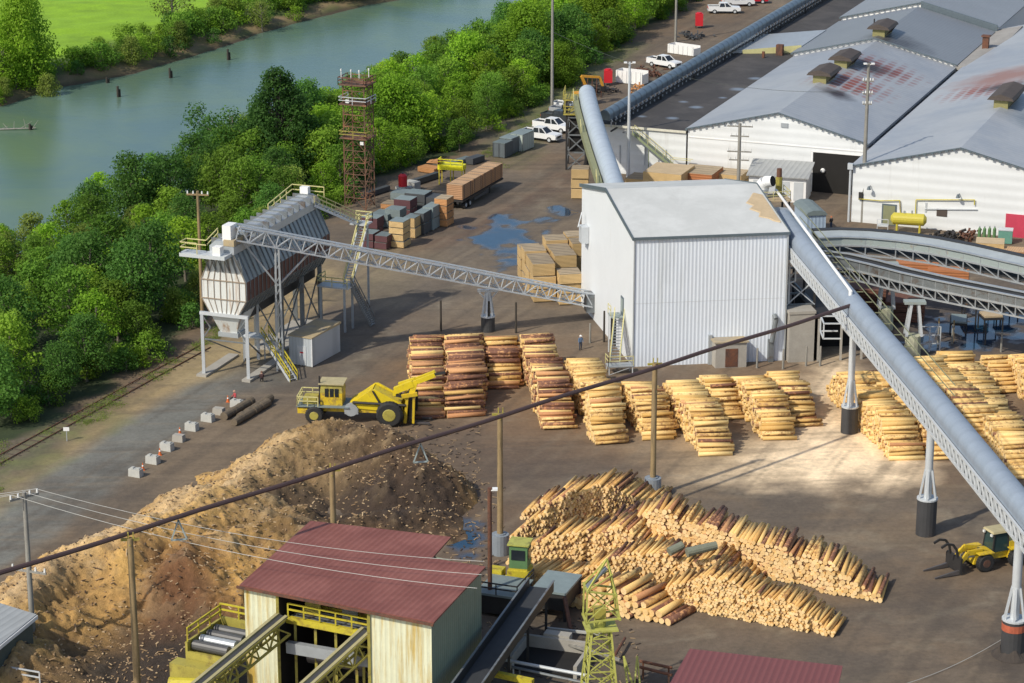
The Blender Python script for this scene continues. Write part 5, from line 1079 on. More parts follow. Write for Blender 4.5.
    # a few strays leaning on the front foot
def px_deck(did,label,fl,fr,bl,h=3.2,bz=None,**k):
    a=G(*fl); b=G(*fr); c=G(*bl,bz or h*.95); c.z=0; w=c-a; u=b-a; L=u.length*1.08
    deck(did,label,a,w,w.length,u,L,h,seed=did*13+1,**k)
def logs():
    nm='ordinal'
    D=[((413,420),(444,419),(409,328),1,.3,'brown and tan log in the leftmost deck by the stacker'),
       ((447,419),(482,417),(446,328),1,.1,'reddish bark covered log in the second log deck from the left'),
       ((489,390),(519,389),(483,332),0,.6,'log in the short third log deck from the left'),
       ((541,431),(572,430),(518,330),1,.35,'brown log in the fourth log deck from the left'),
       ((596,446),(627,444),(561,351),0,.05,'peeled yellow log in the fifth log deck from the left, nearest the mill stair'),
       ((646,441),(677,440),(611,372),0,.08,'peeled yellow log in the sixth log deck from the left, behind the sleeved pole'),
       ((701,457),(733,456),(655,372),0,.08,'peeled yellow log in the seventh log deck from the left'),
       ((717,421),(744,420),(690,370),0,.08,'peeled yellow log in the eighth log deck, short and below the mill wall'),
       ((763,441),(794,440),(726,368),0,.05,'peeled yellow log in the ninth log deck, below the mill porch'),
       ((790,428),(819,427),(756,365),0,.15,'peeled yellow log in the tenth log deck, below the right end of the mill'),
       ((891,461),(923,460),(825,365),0,.05,'peeled yellow log in the first deck right of the sawdust spill'),
       ((934,461),(965,460),(870,367),0,.05,'peeled yellow log in the deck seen through the tube conveyor truss'),
       ((1008,480),(1043,479),(930,346),0,.03,'peeled yellow log in the deck just right of the tube conveyor'),
       ((998,395),(1025,394),(968,347),0,.1,'peeled yellow log in the short deck second from the right edge'),
       ((914,441),(945,440),(850,366),0,.08,'peeled yellow log in the deck between the sawdust side deck and the truss'),
       ((972,452),(1003,451),(902,352),0,.08,'peeled yellow log in the deck half hidden behind the big tube conveyor'),
       ((1040,420),(1070,419),(1001,347),0,.05,'peeled yellow log in the last deck cut by the right edge')]
    for i,(fl,fr,bl,m,mx,lb) in enumerate(D): px_deck(i,lb,fl,fr,bl,h=(3.35 if i not in (2,7,12) else 2.8),m=m,mixm=mx,rmin=.16,rmax=.25,stepn=.42,jit=.2)
    # loose heap: decks of stacked short logs with their ends towards the camera
    n0=20
    def hp(i,label,a,b,L,h,ang,prof,rmin,rmax,m=3,mixm=.18,lean=0):
        A_=G(*a); B_=G(*b); w=(B_-A_); u=Vector((math.sin(R(ang)),math.cos(R(ang)),0)); deck(i,label,A_,w,w.length,u,L,h,m=m,mixm=mixm,rmin=rmin,rmax=rmax,slope=(.55,.5),jit=.22,prof=prof,seed=i*7+3,lean=lean,stepn=.35)
    hp(20,'log in the long back ridge of the loose heap',(588,538),(880,604),4.6,4.1,18,lambda t: min(1,1.15-.6*t),.17,.245,mixm=.35)
    hp(21,'log in the front right ridge of the loose heap',(640,603),(835,637),3.6,3.7,24,lambda t: min(1,1.25-.85*t),.115,.165,mixm=.08)
    hp(22,'thick log in the front left stack behind the yellow boom',(562,607),(668,626),4.4,3.9,38,lambda t: max(.3,1.05-.75*t),.25,.33,mixm=.3)
    hp(23,'log in the top left hump of the loose heap beside the sleeved pole',(508,543),(655,508),4.6,4.0,24,lambda t: .6+.5*t,.14,.2,mixm=.25)
    hp(24,'log in the left middle ridge of the loose heap above the green cabin',(505,565),(640,560),4.2,2.9,28,lambda t: 1,.135,.195,mixm=.15)
    hp(25,'thin pale log in the low heap foot by the green cabin',(508,588),(590,592),4.0,1.6,30,lambda t: .8+.2*t,.12,.18,mixm=.05)
    hp(26,'log in the middle heap ridge below the grey trunk',(570,582),(760,590),4.0,3.2,24,lambda t: min(1,1.1-.5*t),.135,.2,mixm=.15)
    hp(27,'log in the rearmost left ridge of the loose heap',(520,520),(625,500),4.0,2.2,20,lambda t: .7+.3*t,.15,.21,mixm=.3)
    hp(28,'log in the filled middle of the loose heap behind the grey trunk',(560,556),(690,568),4.2,3.7,22,lambda t: .95,.135,.2,mixm=.2)
    heap=[l for l in ALL if l['deck']>=20]; dk=[l for l in ALL if l['deck']<20]; r=random.Random(2); pick=[]
    from collections import defaultdict
    dd=defaultdict(list); [dd[l['deck']].append(l) for l in ALL]
    for k,ls in dd.items():
        ls.sort(key=lambda l:-l['score']); n=16 if k>=20 else 9; pick+=ls[:n]
    pick=pick[:290]; ids=set(id(l) for l in pick)
    for l in pick:
        org=(l['p']+l['q'])/2; org.z-=l['r1']; me=logmesh('log',[l],12,org); o=bpy.data.objects.new('log',me); C.objects.link(o); o.location=org
        tag(o,l['label'],'log','logs: '+l['label'][:60])
    rest=[l for l in ALL if id(l) not in ids]; org=Vector((15,225,0)); o=bpy.data.objects.new('stacked_logs',logmesh('stacked_logs',rest,8,org)); C.objects.link(o); o.location=org
    tag(o,'remaining pale logs stacked in the decks and in the loose heap','logs',kind='stuff')
    print('logs',len(ALL),len(pick))
    # strays
    mb=MB(); a=G(686,592)+Vector((0,0,3.7)); mb.tube(a,a+Vector((2.6,.9,.3)),.42,.36,12); mb.tube(a+Vector((-1.5,.6,-.2)),a+Vector((-.3,1.2,.2)),.4,.36,12); tag(mb.build('weathered_log',mat('weathered_trunk',(.18,.19,.14),.9,0,.3,2)),'grey green weathered thick trunk lying across the top of the loose heap','log')
    for i,(px,py) in enumerate(((441,331),(516,333),(604,342),(489,332),(1001,352),(590,343),(757,368),(806,366),(820,366),(783,369),(938,344),(952,344))):
        p=G(px,py); mb=MB(); mb.tube(p,p+Vector((0,0,3.7 if i<4 else 2.3)),.13,.11,8); tag(mb.build('stake',M['dark_wood'] if i<4 else M['pole_g']),'upright timber stake standing behind the ends of the log decks','stake','stakes behind the log decks')
logs()

# ------------------------------------------------------------------ bark and chip piles
def piles():
    st_=.24; xs=np.arange(-60,2,st_); ys=np.arange(166,246,st_); X,Y=np.meshgrid(xs,ys); Hh=np.zeros(X.shape)
    n1=fbm(X,Y,.12,4,201); n2=fbm(X,Y,.5,5,202,.62); n3=fbm(X,Y,1.6,4,203,.65)
    wx=X+(fbm(X,Y,.2,4,204)-.5)*4; wy=Y+(fbm(X,Y,.2,4,205)-.5)*4
    RD=[((-60,625,2.5),(20,590,3.6),3.6,7),((20,592,4),(95,550,4.5),4.5,8),((95,550,4.5),(150,518,5),5,8.5),((150,518,5),(212,490,4.2),4.4,8.5),((212,490,4.2),(262,466,2.8),2.9,7),((270,452,3.2),(318,428,3.8),3.7,7),
        ((318,426,3.8),(368,428,4.2),4.2,7.5),((368,428,4.2),(408,450,4.6),4.6,7.5),((408,446,4.8),(428,470,3.0),3.3,5.5),((180,540,4.6),(290,525,3.4),3.9,8),((60,600,4),(180,560,5),5,10),((300,520,3),(400,515,1.5),2.0,6),((240,515,3.0),(300,508,2.6),2.8,5),((20,640,4),(120,610,4.5),4.2,8)]
    for a,b,h,w in RD:
        pa=G(*a); pb=G(*b); d,_=seg_dist(wx,wy,(pa.x,pa.y),(pb.x,pb.y)); k=h*np.clip(1-(d/w)**1.25,0,1); 
        Hh=np.where(k>0,np.maximum(Hh,.95*k)+.07*np.minimum(Hh,k),Hh)
    c=G(150,668,0); d=np.hypot(wx-c.x,(wy-c.y)); Hh*=.12+.88*np.clip((d-3.5)/8,0,1)
    c=G(120,640,0); d=np.hypot(wx-c.x,(wy-c.y)*.8); Hh*=.3+.7*np.clip((d-1)/6,0,1)
    Hh=np.where(Hh>.03,Hh+((n2-.5)*1.5+(n3-.5)*1.0+(fbm(X,Y,3.2,2,209)-.5)*.45)*np.clip(Hh/1.5,0,1)-.05,-.2)
    Hh[Y<178.5]*=np.clip((Y[Y<178.5]-166)/12,0,1)
    bx=(X>-22.5)&(X<1)&(Y<197-.43*(X+17)); Hh[bx]=np.minimum(Hh[bx],.6)
    gp=lambda *pts: [tuple(G(x,y,3.6)[:2]) for x,y in pts]
    col=np.zeros(X.shape+(3,)); col[:]=(.60,.37,.12)
    def lay(m,c_): 
        for i in range(3): col[...,i]=col[...,i]*(1-m)+c_[i]*m
    lay(np.clip((n1-.45)*6,0,1)*.7,(.33,.20,.085))
    lay(polymask(wx,wy,gp((60,620),(150,560),(230,520),(300,500),(240,600),(130,600)),5)*.8,(.58,.33,.09))
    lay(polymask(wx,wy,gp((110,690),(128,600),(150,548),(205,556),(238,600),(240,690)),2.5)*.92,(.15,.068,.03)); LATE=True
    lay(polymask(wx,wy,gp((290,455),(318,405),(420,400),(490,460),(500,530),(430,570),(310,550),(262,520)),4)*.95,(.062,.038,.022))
    lay(polymask(wx,wy,gp((215,500),(290,420),(320,430),(345,455),(300,500),(235,540)),4)*.7,(.26,.18,.09))
    lay(polymask(wx,wy,gp((470,500),(495,500),(500,520),(478,520)),3)*.8,(.28,.2,.12))
    lay(np.clip((n2-.56)*7,0,1)*.55,(.42,.30,.16)); lay(np.clip((.42-n2)*7,0,1)*.45,(.15,.09,.05))
    e1=gp((0,600),(95,548),(150,515),(215,480),(280,430)); 
    for a,b in zip(e1[:-1],e1[1:]): d,_=seg_dist(wx,wy,a,b); lay(np.clip(1-d/3.2,0,1)*.6,(.62,.46,.27))
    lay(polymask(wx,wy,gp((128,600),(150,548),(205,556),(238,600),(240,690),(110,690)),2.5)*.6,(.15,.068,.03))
    gp=lambda *pts: [tuple(G(x,y,.8)[:2]) for x,y in pts]
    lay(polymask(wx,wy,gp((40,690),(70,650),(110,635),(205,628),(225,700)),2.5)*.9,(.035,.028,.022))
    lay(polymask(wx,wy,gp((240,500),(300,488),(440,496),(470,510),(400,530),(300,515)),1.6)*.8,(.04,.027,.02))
    col*=(.72+.6*n3)[...,None]
    keep=(Hh>0); idx=np.arange(X.size).reshape(X.shape); kq=keep[:-1,:-1]|keep[1:,:-1]|keep[:-1,1:]|keep[1:,1:]
    q=np.stack([idx[:-1,:-1],idx[:-1,1:],idx[1:,1:],idx[1:,:-1]],-1)[kq]; used=np.unique(q); rm=-np.ones(X.size,int); rm[used]=np.arange(len(used)); q=rm[q]
    v=np.stack([X,Y,Hh],-1).reshape(-1,3)[used]; me=bpy.data.meshes.new('bark_pile'); me.vertices.add(len(v)); me.vertices.foreach_set('co',v.ravel()); nf=len(q); me.loops.add(nf*4); me.loops.foreach_set('vertex_index',q.ravel())
    me.polygons.add(nf); me.polygons.foreach_set('loop_start',np.arange(nf)*4); me.polygons.foreach_set('loop_total',np.full(nf,4)); me.polygons.foreach_set('use_smooth',np.ones(nf,bool)); me.update()
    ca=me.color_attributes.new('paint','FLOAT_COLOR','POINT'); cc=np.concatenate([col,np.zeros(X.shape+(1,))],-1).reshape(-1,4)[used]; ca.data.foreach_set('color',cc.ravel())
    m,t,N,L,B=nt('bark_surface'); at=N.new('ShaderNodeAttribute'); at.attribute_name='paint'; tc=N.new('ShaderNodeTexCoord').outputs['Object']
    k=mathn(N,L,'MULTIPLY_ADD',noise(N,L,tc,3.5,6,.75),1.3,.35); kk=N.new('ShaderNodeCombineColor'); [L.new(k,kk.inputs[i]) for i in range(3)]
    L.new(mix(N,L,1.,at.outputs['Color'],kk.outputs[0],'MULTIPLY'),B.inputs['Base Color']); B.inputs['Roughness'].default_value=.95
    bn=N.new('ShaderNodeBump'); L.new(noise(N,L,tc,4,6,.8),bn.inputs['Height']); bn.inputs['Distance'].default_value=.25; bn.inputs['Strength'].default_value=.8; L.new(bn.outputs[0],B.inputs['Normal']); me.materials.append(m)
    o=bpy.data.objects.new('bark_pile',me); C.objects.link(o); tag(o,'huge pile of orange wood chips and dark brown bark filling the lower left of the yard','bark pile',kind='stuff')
    # splinters and slabs lying on it
    r=np.random.default_rng(8); mb=MB(); n=0
    while n<5200:
        i=r.integers(2,X.shape[0]-2); j=r.integers(2,X.shape[1]-2)
        if Hh[i,j]<.15: continue
        p=Vector((X[i,j],Y[i,j],Hh[i,j]+.03)); a=r.uniform(0,3.14); l=r.uniform(.04,.2)*(3 if r.random()<.03 else 1); dz=r.uniform(-.15,.25); d=Vector((math.cos(a)*l,math.sin(a)*l,dz*l*1.5)); mb.bar(p-d,p+d,r.uniform(.05,.15),.05,int(r.choice([0,1,1,1,2]))); n+=1
    tag(mb.build('wood_splinters',[mat('splinter_pale',(.52,.38,.22),.9),mat('splinter_tan',(.32,.21,.11),.9),mat('splinter_dark',(.07,.045,.03),.9)]),'loose splinters, slabs and bark strips scattered over the chip pile','wood debris',kind='stuff')
    # small dark debris along ground right of bark pile
    mb=MB()
    for _ in range(900):
        px,py=r.choice([0,1,2]),0; 
        x0,y0,x1,y1=((440,480,505,600),(395,425,480,500),(480,560,640,683),(820,380,930,470))[px]; p=G(r.uniform(x0,x1),r.uniform(y0,y1)); a=r.uniform(0,3.14); l=r.uniform(.05,.3); mb.bar(p-Vector((math.cos(a)*l,math.sin(a)*l,-.03)),p+Vector((math.cos(a)*l,math.sin(a)*l,.05)),r.uniform(.05,.14),.05,int(r.integers(0,2)))
    tag(mb.build('ground_debris',[mat('debris_a',(.30,.21,.12),.9),mat('debris_b',(.06,.045,.035),.9)]),'small bark scraps littering the yard around the piles','wood debris',kind='stuff')
piles()

# ------------------------------------------------------------------ lumber stacks
def lumber(px,py,w,l,h,label,m='lumber',top='lumber_t',ang=-21.5,packs=2,group=None,z0=0,cat='lumber stack',base=None):
    b=G(px,py,z0) if base is None else Vector(base); f=Fr(b,ang); t=thing('lumber_stack',label,cat,b,group); ph=h/packs
    r=random.Random(int(px*7+py*3))
    for k in range(packs):
        j=r.uniform(-.08,.08); j2=r.uniform(-.12,.12); mb=MB(); mb.box(-w/2+j,w/2+j,-l/2+j2,l/2+j2,k*ph+.12,(k+1)*ph-.02,0,fr=f)
        mb.box(-w/2+j,w/2+j,-l/2+j2,l/2+j2,(k+1)*ph-.018,(k+1)*ph,1,fr=f); mb.build('pack',[M[m],M[top]],t)
        mb=MB()
        for y in (-.38,0,.38): mb.box(-w/2,w/2,y*l-.06,y*l+.06,k*ph,k*ph+.115,fr=f)
        mb.build('bearers',M['lumber_t'],t)
    return t
def stacks():
    g='yellow lumber stacks left of the mill'
    for i,(u_,v_,h,lb) in enumerate(((0,0,3.9,'nearest'),(0,3.0,3.7,'second'),(0,6,3.9,'third'),(2.9,-1.6,3.0,'nearest of the right column'),(3.1,3.2,4.0,'second of the right column'),(3.1,6.2,3.9,'third of the right column'),(3.1,9.3,4.2,'fourth of the right column'),(6.0,7.2,4.3,'inner'),(6.0,10.4,4.3,'far inner'),(0,9.3,3.2,'far left'))):
        fr=Fr(G(544,302),9); p=fr.p(u_,v_+1.2,0); h+=.9; packs_=3; f_=Fr(p,9)
        lumber(544+i,302,2.7,2.8,h,f'{lb} stack of yellow lumber in the block left of the mill',base=p,ang=9,packs=2 if h<3.5 else 3,group=g)
    lumber(580,197,2.4,2.6,4.3,'single tall stack of pale lumber under the transfer tower',packs=3,ang=-5)
    lumber(668,192,5.6,6.2,3.4,'tan lumber stack with fresh flat top behind the mill roof',top='sawdust',packs=2)
    lumber(700,190,5.0,5.5,3.0,'grey topped lumber stack behind the mill roof, right of the tan one',m='brick_o',packs=2)
    lumber(731,188,4.0,4.0,2.4,'low tan lumber stack beside the short utility pole',packs=2)
    lumber(640,187,3.2,4.0,1.6,'low lumber stack behind the mill roof left of the tall tan one',packs=1)
    # dark mixed stacks left
    T=[(370,246,1.9,2.2,2.0,'wrap_m','wrap_g','maroon bundle with grey top nearest the stair of the bin house'),(384,248,1.7,2.2,1.9,'wrap_m','wrap_g','second maroon bundle, right of the nearest one'),(372,238,2.4,2.2,3.0,'wrap_m','wrap_g','taller dark maroon bundle behind the front ones'),
       (400,246,2.0,2.4,3.6,'lumber','wrap_g','tall tan bundle stack beside the maroon bundles'),(413,236,1.6,2.4,2.8,'lumber','wrap_g','narrow tan stack with green wrapped top'),(424,232,1.4,3.2,3.0,'wrap_d','wrap_g','dark wrapped narrow stack in the middle of the left bundles'),
       (432,228,1.5,3.0,3.2,'wrap_g','wrap_g','grey green wrapped stack left of the tallest tan stack'),(444,225,1.8,2.4,3.9,'lumber_o','lumber_t','tallest brownish stack next to the trailer wheels'),(396,225,2.2,2.2,2.4,'wrap_g','wrap_g','grey wrapped bundle in the second row of the left bundles'),
       (406,217,2.4,2.4,2.7,'wrap_m','wrap_g','maroon and grey bundle in the third row of the left bundles'),(384,225,2.4,2.6,1.8,'wrap_g','wrap_g','low grey bundle behind the maroon bundles'),(418,210,3.0,2.6,2.6,'wrap_d','wrap_g','dark bundle in front of the black racks'),
       (402,205,2.4,2.6,2.0,'wrap_g','wrap_g','grey green bundle farthest from the camera on the left'),(434,211,2.0,2.6,2.2,'wrap_d','wrap_d','black wrapped bundle beside the loaded trailer'),(391,213,2.0,2.4,1.5,'lumber_o','lumber_t','low brown bundle near the lattice tower'),(376,228,2.0,2.4,1.6,'wrap_g','lumber_t','small low bundle near the foot of the lattice tower')]
    for px,py,w,l,h,m,tp,lb in T: lumber(px,py,w,l,h,lb,m=m,top=tp,packs=2 if h<3.3 else 4,group='mixed bundles near the lattice tower')
    # row of black racks and logs at the wood edge
    for i,(px,py,w,l,h,m,lb) in enumerate(((375,195,.8,6,.8,'wrap_d','long low dark beam rack left of the red drum'),(425,182,.8,6,.9,'wrap_d','long low dark rack behind the yellow frame'),(430,172,3.0,2.0,.8,'lumber_o','low brown board pile at the wood edge left of the yellow frame'),(455,166,1.2,7,.8,'wrap_g','long grey beam pile at the wood edge behind the yellow frame'),(475,163,1.4,3,1.0,'wrap_d','dark box of scrap at the wood edge near the grey containers'),(412,190,2.0,1.4,1.3,'concrete_w','pale block to the right of the red drum'),(402,196,1.4,1.2,1.4,'concrete_w','pale crate under the red drum'),(407,195,1.2,1.2,1.2,'concrete_w','pale crate right beside the one under the red drum'))):
        f=Fr(G(px,py),-35); mb=MB(); mb.box(-w/2,w/2,-l/2,l/2,.12,h,fr=f); mb.box(-w/2-.05,w/2+.05,-l/2+.3,-l/2+.5,0,.12,fr=f); mb.box(-w/2-.05,w/2+.05,l/2-.5,l/2-.3,0,.12,fr=f); mb.box(-w/2-.04,w/2+.04,-l/2+.3,-l/2+.4,.13,h+.02,fr=f); tag(mb.build('yard_bundle',M[m]),lb,'bundle')
    p=G(403,196)+Vector((0,0,1.45)); t=thing('red_drum','bright red rounded drum standing on pale crates near the lattice tower','drum',p)
    mb=MB(); mb.tube(p,p+Vector((0,0,1.5)),.62,n=14); mb.tube(p+Vector((0,0,1.5)),p+Vector((0,0,1.75)),.62,.35,14); mb.build('body',M['red'],t,True)
    mb=MB(); mb.tube(p+Vector((0,0,1.76)),p+Vector((0,0,1.95)),.15,n=8); mb.build('cap',M['wrap_d'],t)
    # yellow frame
    f=Fr(G(452,184),-15); t=thing('yellow_gantry','bright yellow topped work frame on dark legs left of the loaded trailer','work frame',f.o)
    mb=MB(); mb.box(-1.9,1.9,-.8,.8,2.2,2.9,fr=f); mb.box(-1.7,1.7,-.85,-.82,2.4,2.8,fr=f); mb.build('box_beam',mat('bright_yellow',(.78,.72,.02),.5),t)
    mb=MB(); rail(mb,[f.p(-1.8,.7,2.9),f.p(-1.8,-.7,2.9),f.p(1.8,-.7,2.9)],.8,w=.12); mb.build('rail',mat('bright_yellow_b',(.78,.72,.02),.5),t)
    for x in (-1.7,0,1.7):
        for y in (-.7,.7): mb=MB(); mb.bar(f.p(x,y,0),f.p(x,y,2.2),.16); mb.build('leg',M['yellow'],t)
    mb=MB(); mb.hexa([f.p(-3.6,-.6,3.0),f.p(-1.6,-.6,3.0),f.p(-1.6,1,3.0),f.p(-3.6,1,3.0)],[f.p(-3.6,-.6,3.1),f.p(-1.6,-.6,3.5),f.p(-1.6,1,3.5),f.p(-3.6,1,3.1)]); mb.build('tin_roof',M['lumber_o'],t)
    # trailer
    f=Fr(G(446,209),-22.5); t=thing('flatbed_trailer','dark flatbed trailer loaded with four brown lumber packs','trailer',f.o)
    mb=MB(); mb.box(0,2.5,0,14.5,1.15,1.4,fr=f); mb.box(.6,.9,0,14.5,.85,1.15,fr=f); mb.box(1.6,1.9,0,14.5,.85,1.15,fr=f); mb.build('bed',M['dark'],t)
    for y in (1.2,2.6):
        for x in (.25,2.25):
            mb=MB(); mb.tube(f.p(x-.25,y,.52),f.p(x+.25,y,.52),.52,n=16); w_=mb.build('wheel',M['black'],t); mb=MB(); mb.tube(f.p(x+.24,y,.52),f.p(x+.28,y,.52),.26,n=12); mb.build('rim',M['galv_p'],w_)
    for y in (10.6,):
        for x in (.5,2.0): mb=MB(); mb.bar(f.p(x,y,0),f.p(x,y,1.15),.16); mb.build('landing_leg',M['dark'],t)
    mb=MB(); mb.box(2.46,2.54,4,9,.55,.95,fr=f); mb.build('side_guard',M['wrap_d'],t)
    for k in range(4):
        y0=.1+k*3.62; tt=thing('lumber_pack',['first brown lumber pack on the trailer, nearest the wheels','second brown lumber pack on the trailer','third brown lumber pack on the trailer','last brown lumber pack on the trailer, farthest from its wheels'][k],'lumber pack',f.p(1.25,y0,1.4),'lumber packs on the trailer')
        mb=MB(); mb.box(.08,2.42,y0,y0+3.4,1.5,3.5,0,fr=f); mb.box(.08,2.42,y0,y0+3.4,3.503,3.53,1,fr=f); mb.build('boards',[M['lumber_tr'],M['lumber_top_f']],tt)
        mb=MB()
        for yy in (y0+.6,y0+2.8): mb.box(.04,2.46,yy,yy+.07,1.42,3.56,fr=f)
        mb.box(.1,2.4,y0+.3,y0+.45,1.41,1.5,fr=f); mb.build('straps',M['wrap_d'],tt)
M['lumber_tr']=mat('trailer_lumber',(.44,.24,.12),.75,0,.2,.8,rib=((0,0,1),.25,.4))
stacks()

# ------------------------------------------------------------------ small yard things
def containers():
    for i,(px,py,w,l,h,m,lb) in enumerate(((503,156,2.0,2.6,2.2,'cont_g','dark grey steel bin left of the parked pickups'),(511,152,2.0,3.4,2.4,'cont_g2','second dark grey steel bin between the first bin and the pale sided one'),(522,149,2.2,3.6,2.6,'cont_w','dark topped container with pale side beside the parked pickups'))):
        f=Fr(G(px,py),-28); t=thing('storage_container',lb,'container',f.o,'containers by the parked pickups'); mb=MB(); mb.box(-w/2,w/2,-l/2,l/2,.1,h,fr=f); mb.build('body',M[m],t)
        mb=MB(); mb.box(-w/2-.05,w/2+.05,-l/2-.05,l/2+.05,h+.002,h+.1,fr=f); mb.build('lid',M['wrap_g'],t)
        mb=MB()
        for x in (-w/2,w/2,0): mb.bar(f.p(x,-l/2-.04,.1),f.p(x,-l/2-.04,h),.09)
        mb.box(-w/2+.1,-w/2+.3,-l/2,l/2,0,.1,fr=f); mb.box(w/2-.3,w/2-.1,-l/2,l/2,0,.1,fr=f); mb.build('frame',M['wrap_d'],t)
    def dumpster(px,py,l,w,h,ang,lb):
        f=Fr(G(px,py),ang); t=thing('dumpster',lb,'dumpster',f.o,'white open dumpsters'); mb=MB(); T_=.12
        mb.box(-l/2,l/2,-w/2,-w/2+T_,.2,h,fr=f); mb.box(-l/2,l/2,w/2-T_,w/2,.2,h,fr=f); mb.box(-l/2,-l/2+T_,-w/2+T_,w/2-T_,.2,h,fr=f); mb.box(l/2-T_,l/2,-w/2+T_,w/2-T_,.2,h*.8,fr=f); mb.box(-l/2,l/2,-w/2,w/2,.1,.2,fr=f); mb.build('bin',M['white'],t)
        mb=MB()
        for k in range(6): x=-l/2+.3+k*(l-.6)/5; mb.bar(f.p(x,-w/2-.05,.2),f.p(x,-w/2-.05,h),.1)
        mb.build('ribs',M['white'],t); mb=MB(); mb.box(-l/2+.2,l/2-.2,-w/2+.2,w/2-.2,.2,h*.5,fr=f); mb.build('load',M['rust'],t)
    dumpster(632,83,5.0,2.4,2.2,-30,'white open dumpster behind the start of the far tube conveyor'); dumpster(684,54,5.6,2.3,1.7,-38,'longer white open dumpster near the grey pole at the wood edge')
    for i,(px,py,h,lb) in enumerate(((608,85,2.0,'red tank near the transfer tower beside dark racks'),(699,28,2.2,'red tank near the grey pole at the wood edge'))):
        p=G(px,py); t=thing('red_tank',lb,'tank',p); mb=MB(); mb.box(p.x-.7,p.x+.7,p.y-.7,p.y+.7,.5,h+.6); mb.tube(p+Vector((0,0,h+.6)),p+Vector((0,0,h+.8)),.5,n=10); mb.build('body',M['red'],t)
        for dx in (-.6,.6): mb=MB(); mb.bar(p+Vector((dx,-.6,0)),p+Vector((dx,-.6,.5)),.12); mb.bar(p+Vector((dx,.6,0)),p+Vector((dx,.6,.5)),.12); mb.build('skid',M['dark'],t)
    # scrap heaps
    r=random.Random(4)
    for (px,py,sx,n,lb,m) in ((647,75,3.2,90,'rusty brown scrap heap between the two white dumpsters','rust'),(600,92,2.6,60,'dark scrap and racks behind the transfer tower','dark'),(693,38,2.2,45,'dark scrap heap under the second red tank','wrap_d'),(640,92,2.4,40,'pale timber scrap along the far tube conveyor','lumber_o')):
        c=G(px,py); mb=MB()
        for _ in range(n):
            p=c+Vector((r.gauss(0,sx*.5),r.gauss(0,sx*.6),r.uniform(.05,.9))); d=Vector((r.gauss(0,1),r.gauss(0,1),r.gauss(0,.4))).normalized()*r.uniform(.3,1.1); q_=p+d; q_.z=max(q_.z,.05); mb.bar(p,q_,r.uniform(.1,.5),r.uniform(.05,.3))
        tag(mb.build('scrap_heap',M[m]),lb,'scrap heap',kind='stuff')
    # forklift mast like racks behind tower
    f=Fr(G(592,97),-21); t=thing('steel_rack','dark upright steel rack behind the transfer tower','rack',f.o)
    for x in range(5):
        mb=MB(); mb.bar(f.p(x*.8-1.6,0,0),f.p(x*.8-1.6,0,3.4),.14); mb.build('upright',M['rust'],t)
    mb=MB(); mb.bar(f.p(-1.6,0,.6),f.p(1.6,0,.6),.14); mb.bar(f.p(-1.6,0,3.2),f.p(1.6,0,3.2),.14); mb.build('rail',M['dark'],t)
    # small orange excavator on the yard behind the tower
    f=Fr(G(583,104),20); t=thing('excavator','small orange excavator with folded arm behind the transfer tower','excavator',f.o); o=M['orange']
    mb=MB(); mb.box(-1.6,1.6,-1.2,-.7,0,.8,fr=f); mb.box(-1.6,1.6,.7,1.2,0,.8,fr=f); mb.build('track',M['black'],t); mb=MB(); mb.box(-1.4,1.3,-1.1,1.1,.85,2.0,fr=f); mb.build('body',o,t); mb=MB(); mb.box(.1,1.2,-1.1,-.1,2.0,3.0,fr=f); mb.build('cab',M['glass'],t)
    mb=MB(); mb.bar(f.p(1.2,.3,1.6),f.p(-.2,.3,4.6),.4,.4); mb.bar(f.p(-.2,.3,4.6),f.p(3.0,.3,4.2),.35,.35); mb.bar(f.p(3,.3,4.2),f.p(3.6,.3,2.6),.35,.35); mb.build('arm',o,t); mb=MB(); mb.box(3.2,4.0,0,.7,1.9,2.7,fr=f); mb.build('bucket',M['dark'],t)
M['orange']=mat('machine_orange',(.62,.30,.03),.5,0,.2,1); M['cont_g']=mat('container_grey',(.10,.12,.13),.6,0,.2,1,rib=((1,.2,0),.4,.2)); M['cont_g2']=mat('container_grey_b',(.14,.16,.17),.6,0,.2,1,rib=((1,.2,0),.4,.2)); M['cont_w']=mat('container_pale',(.42,.48,.44),.6,0,.1,1,rib=((1,.2,0),.5,.2))
containers()
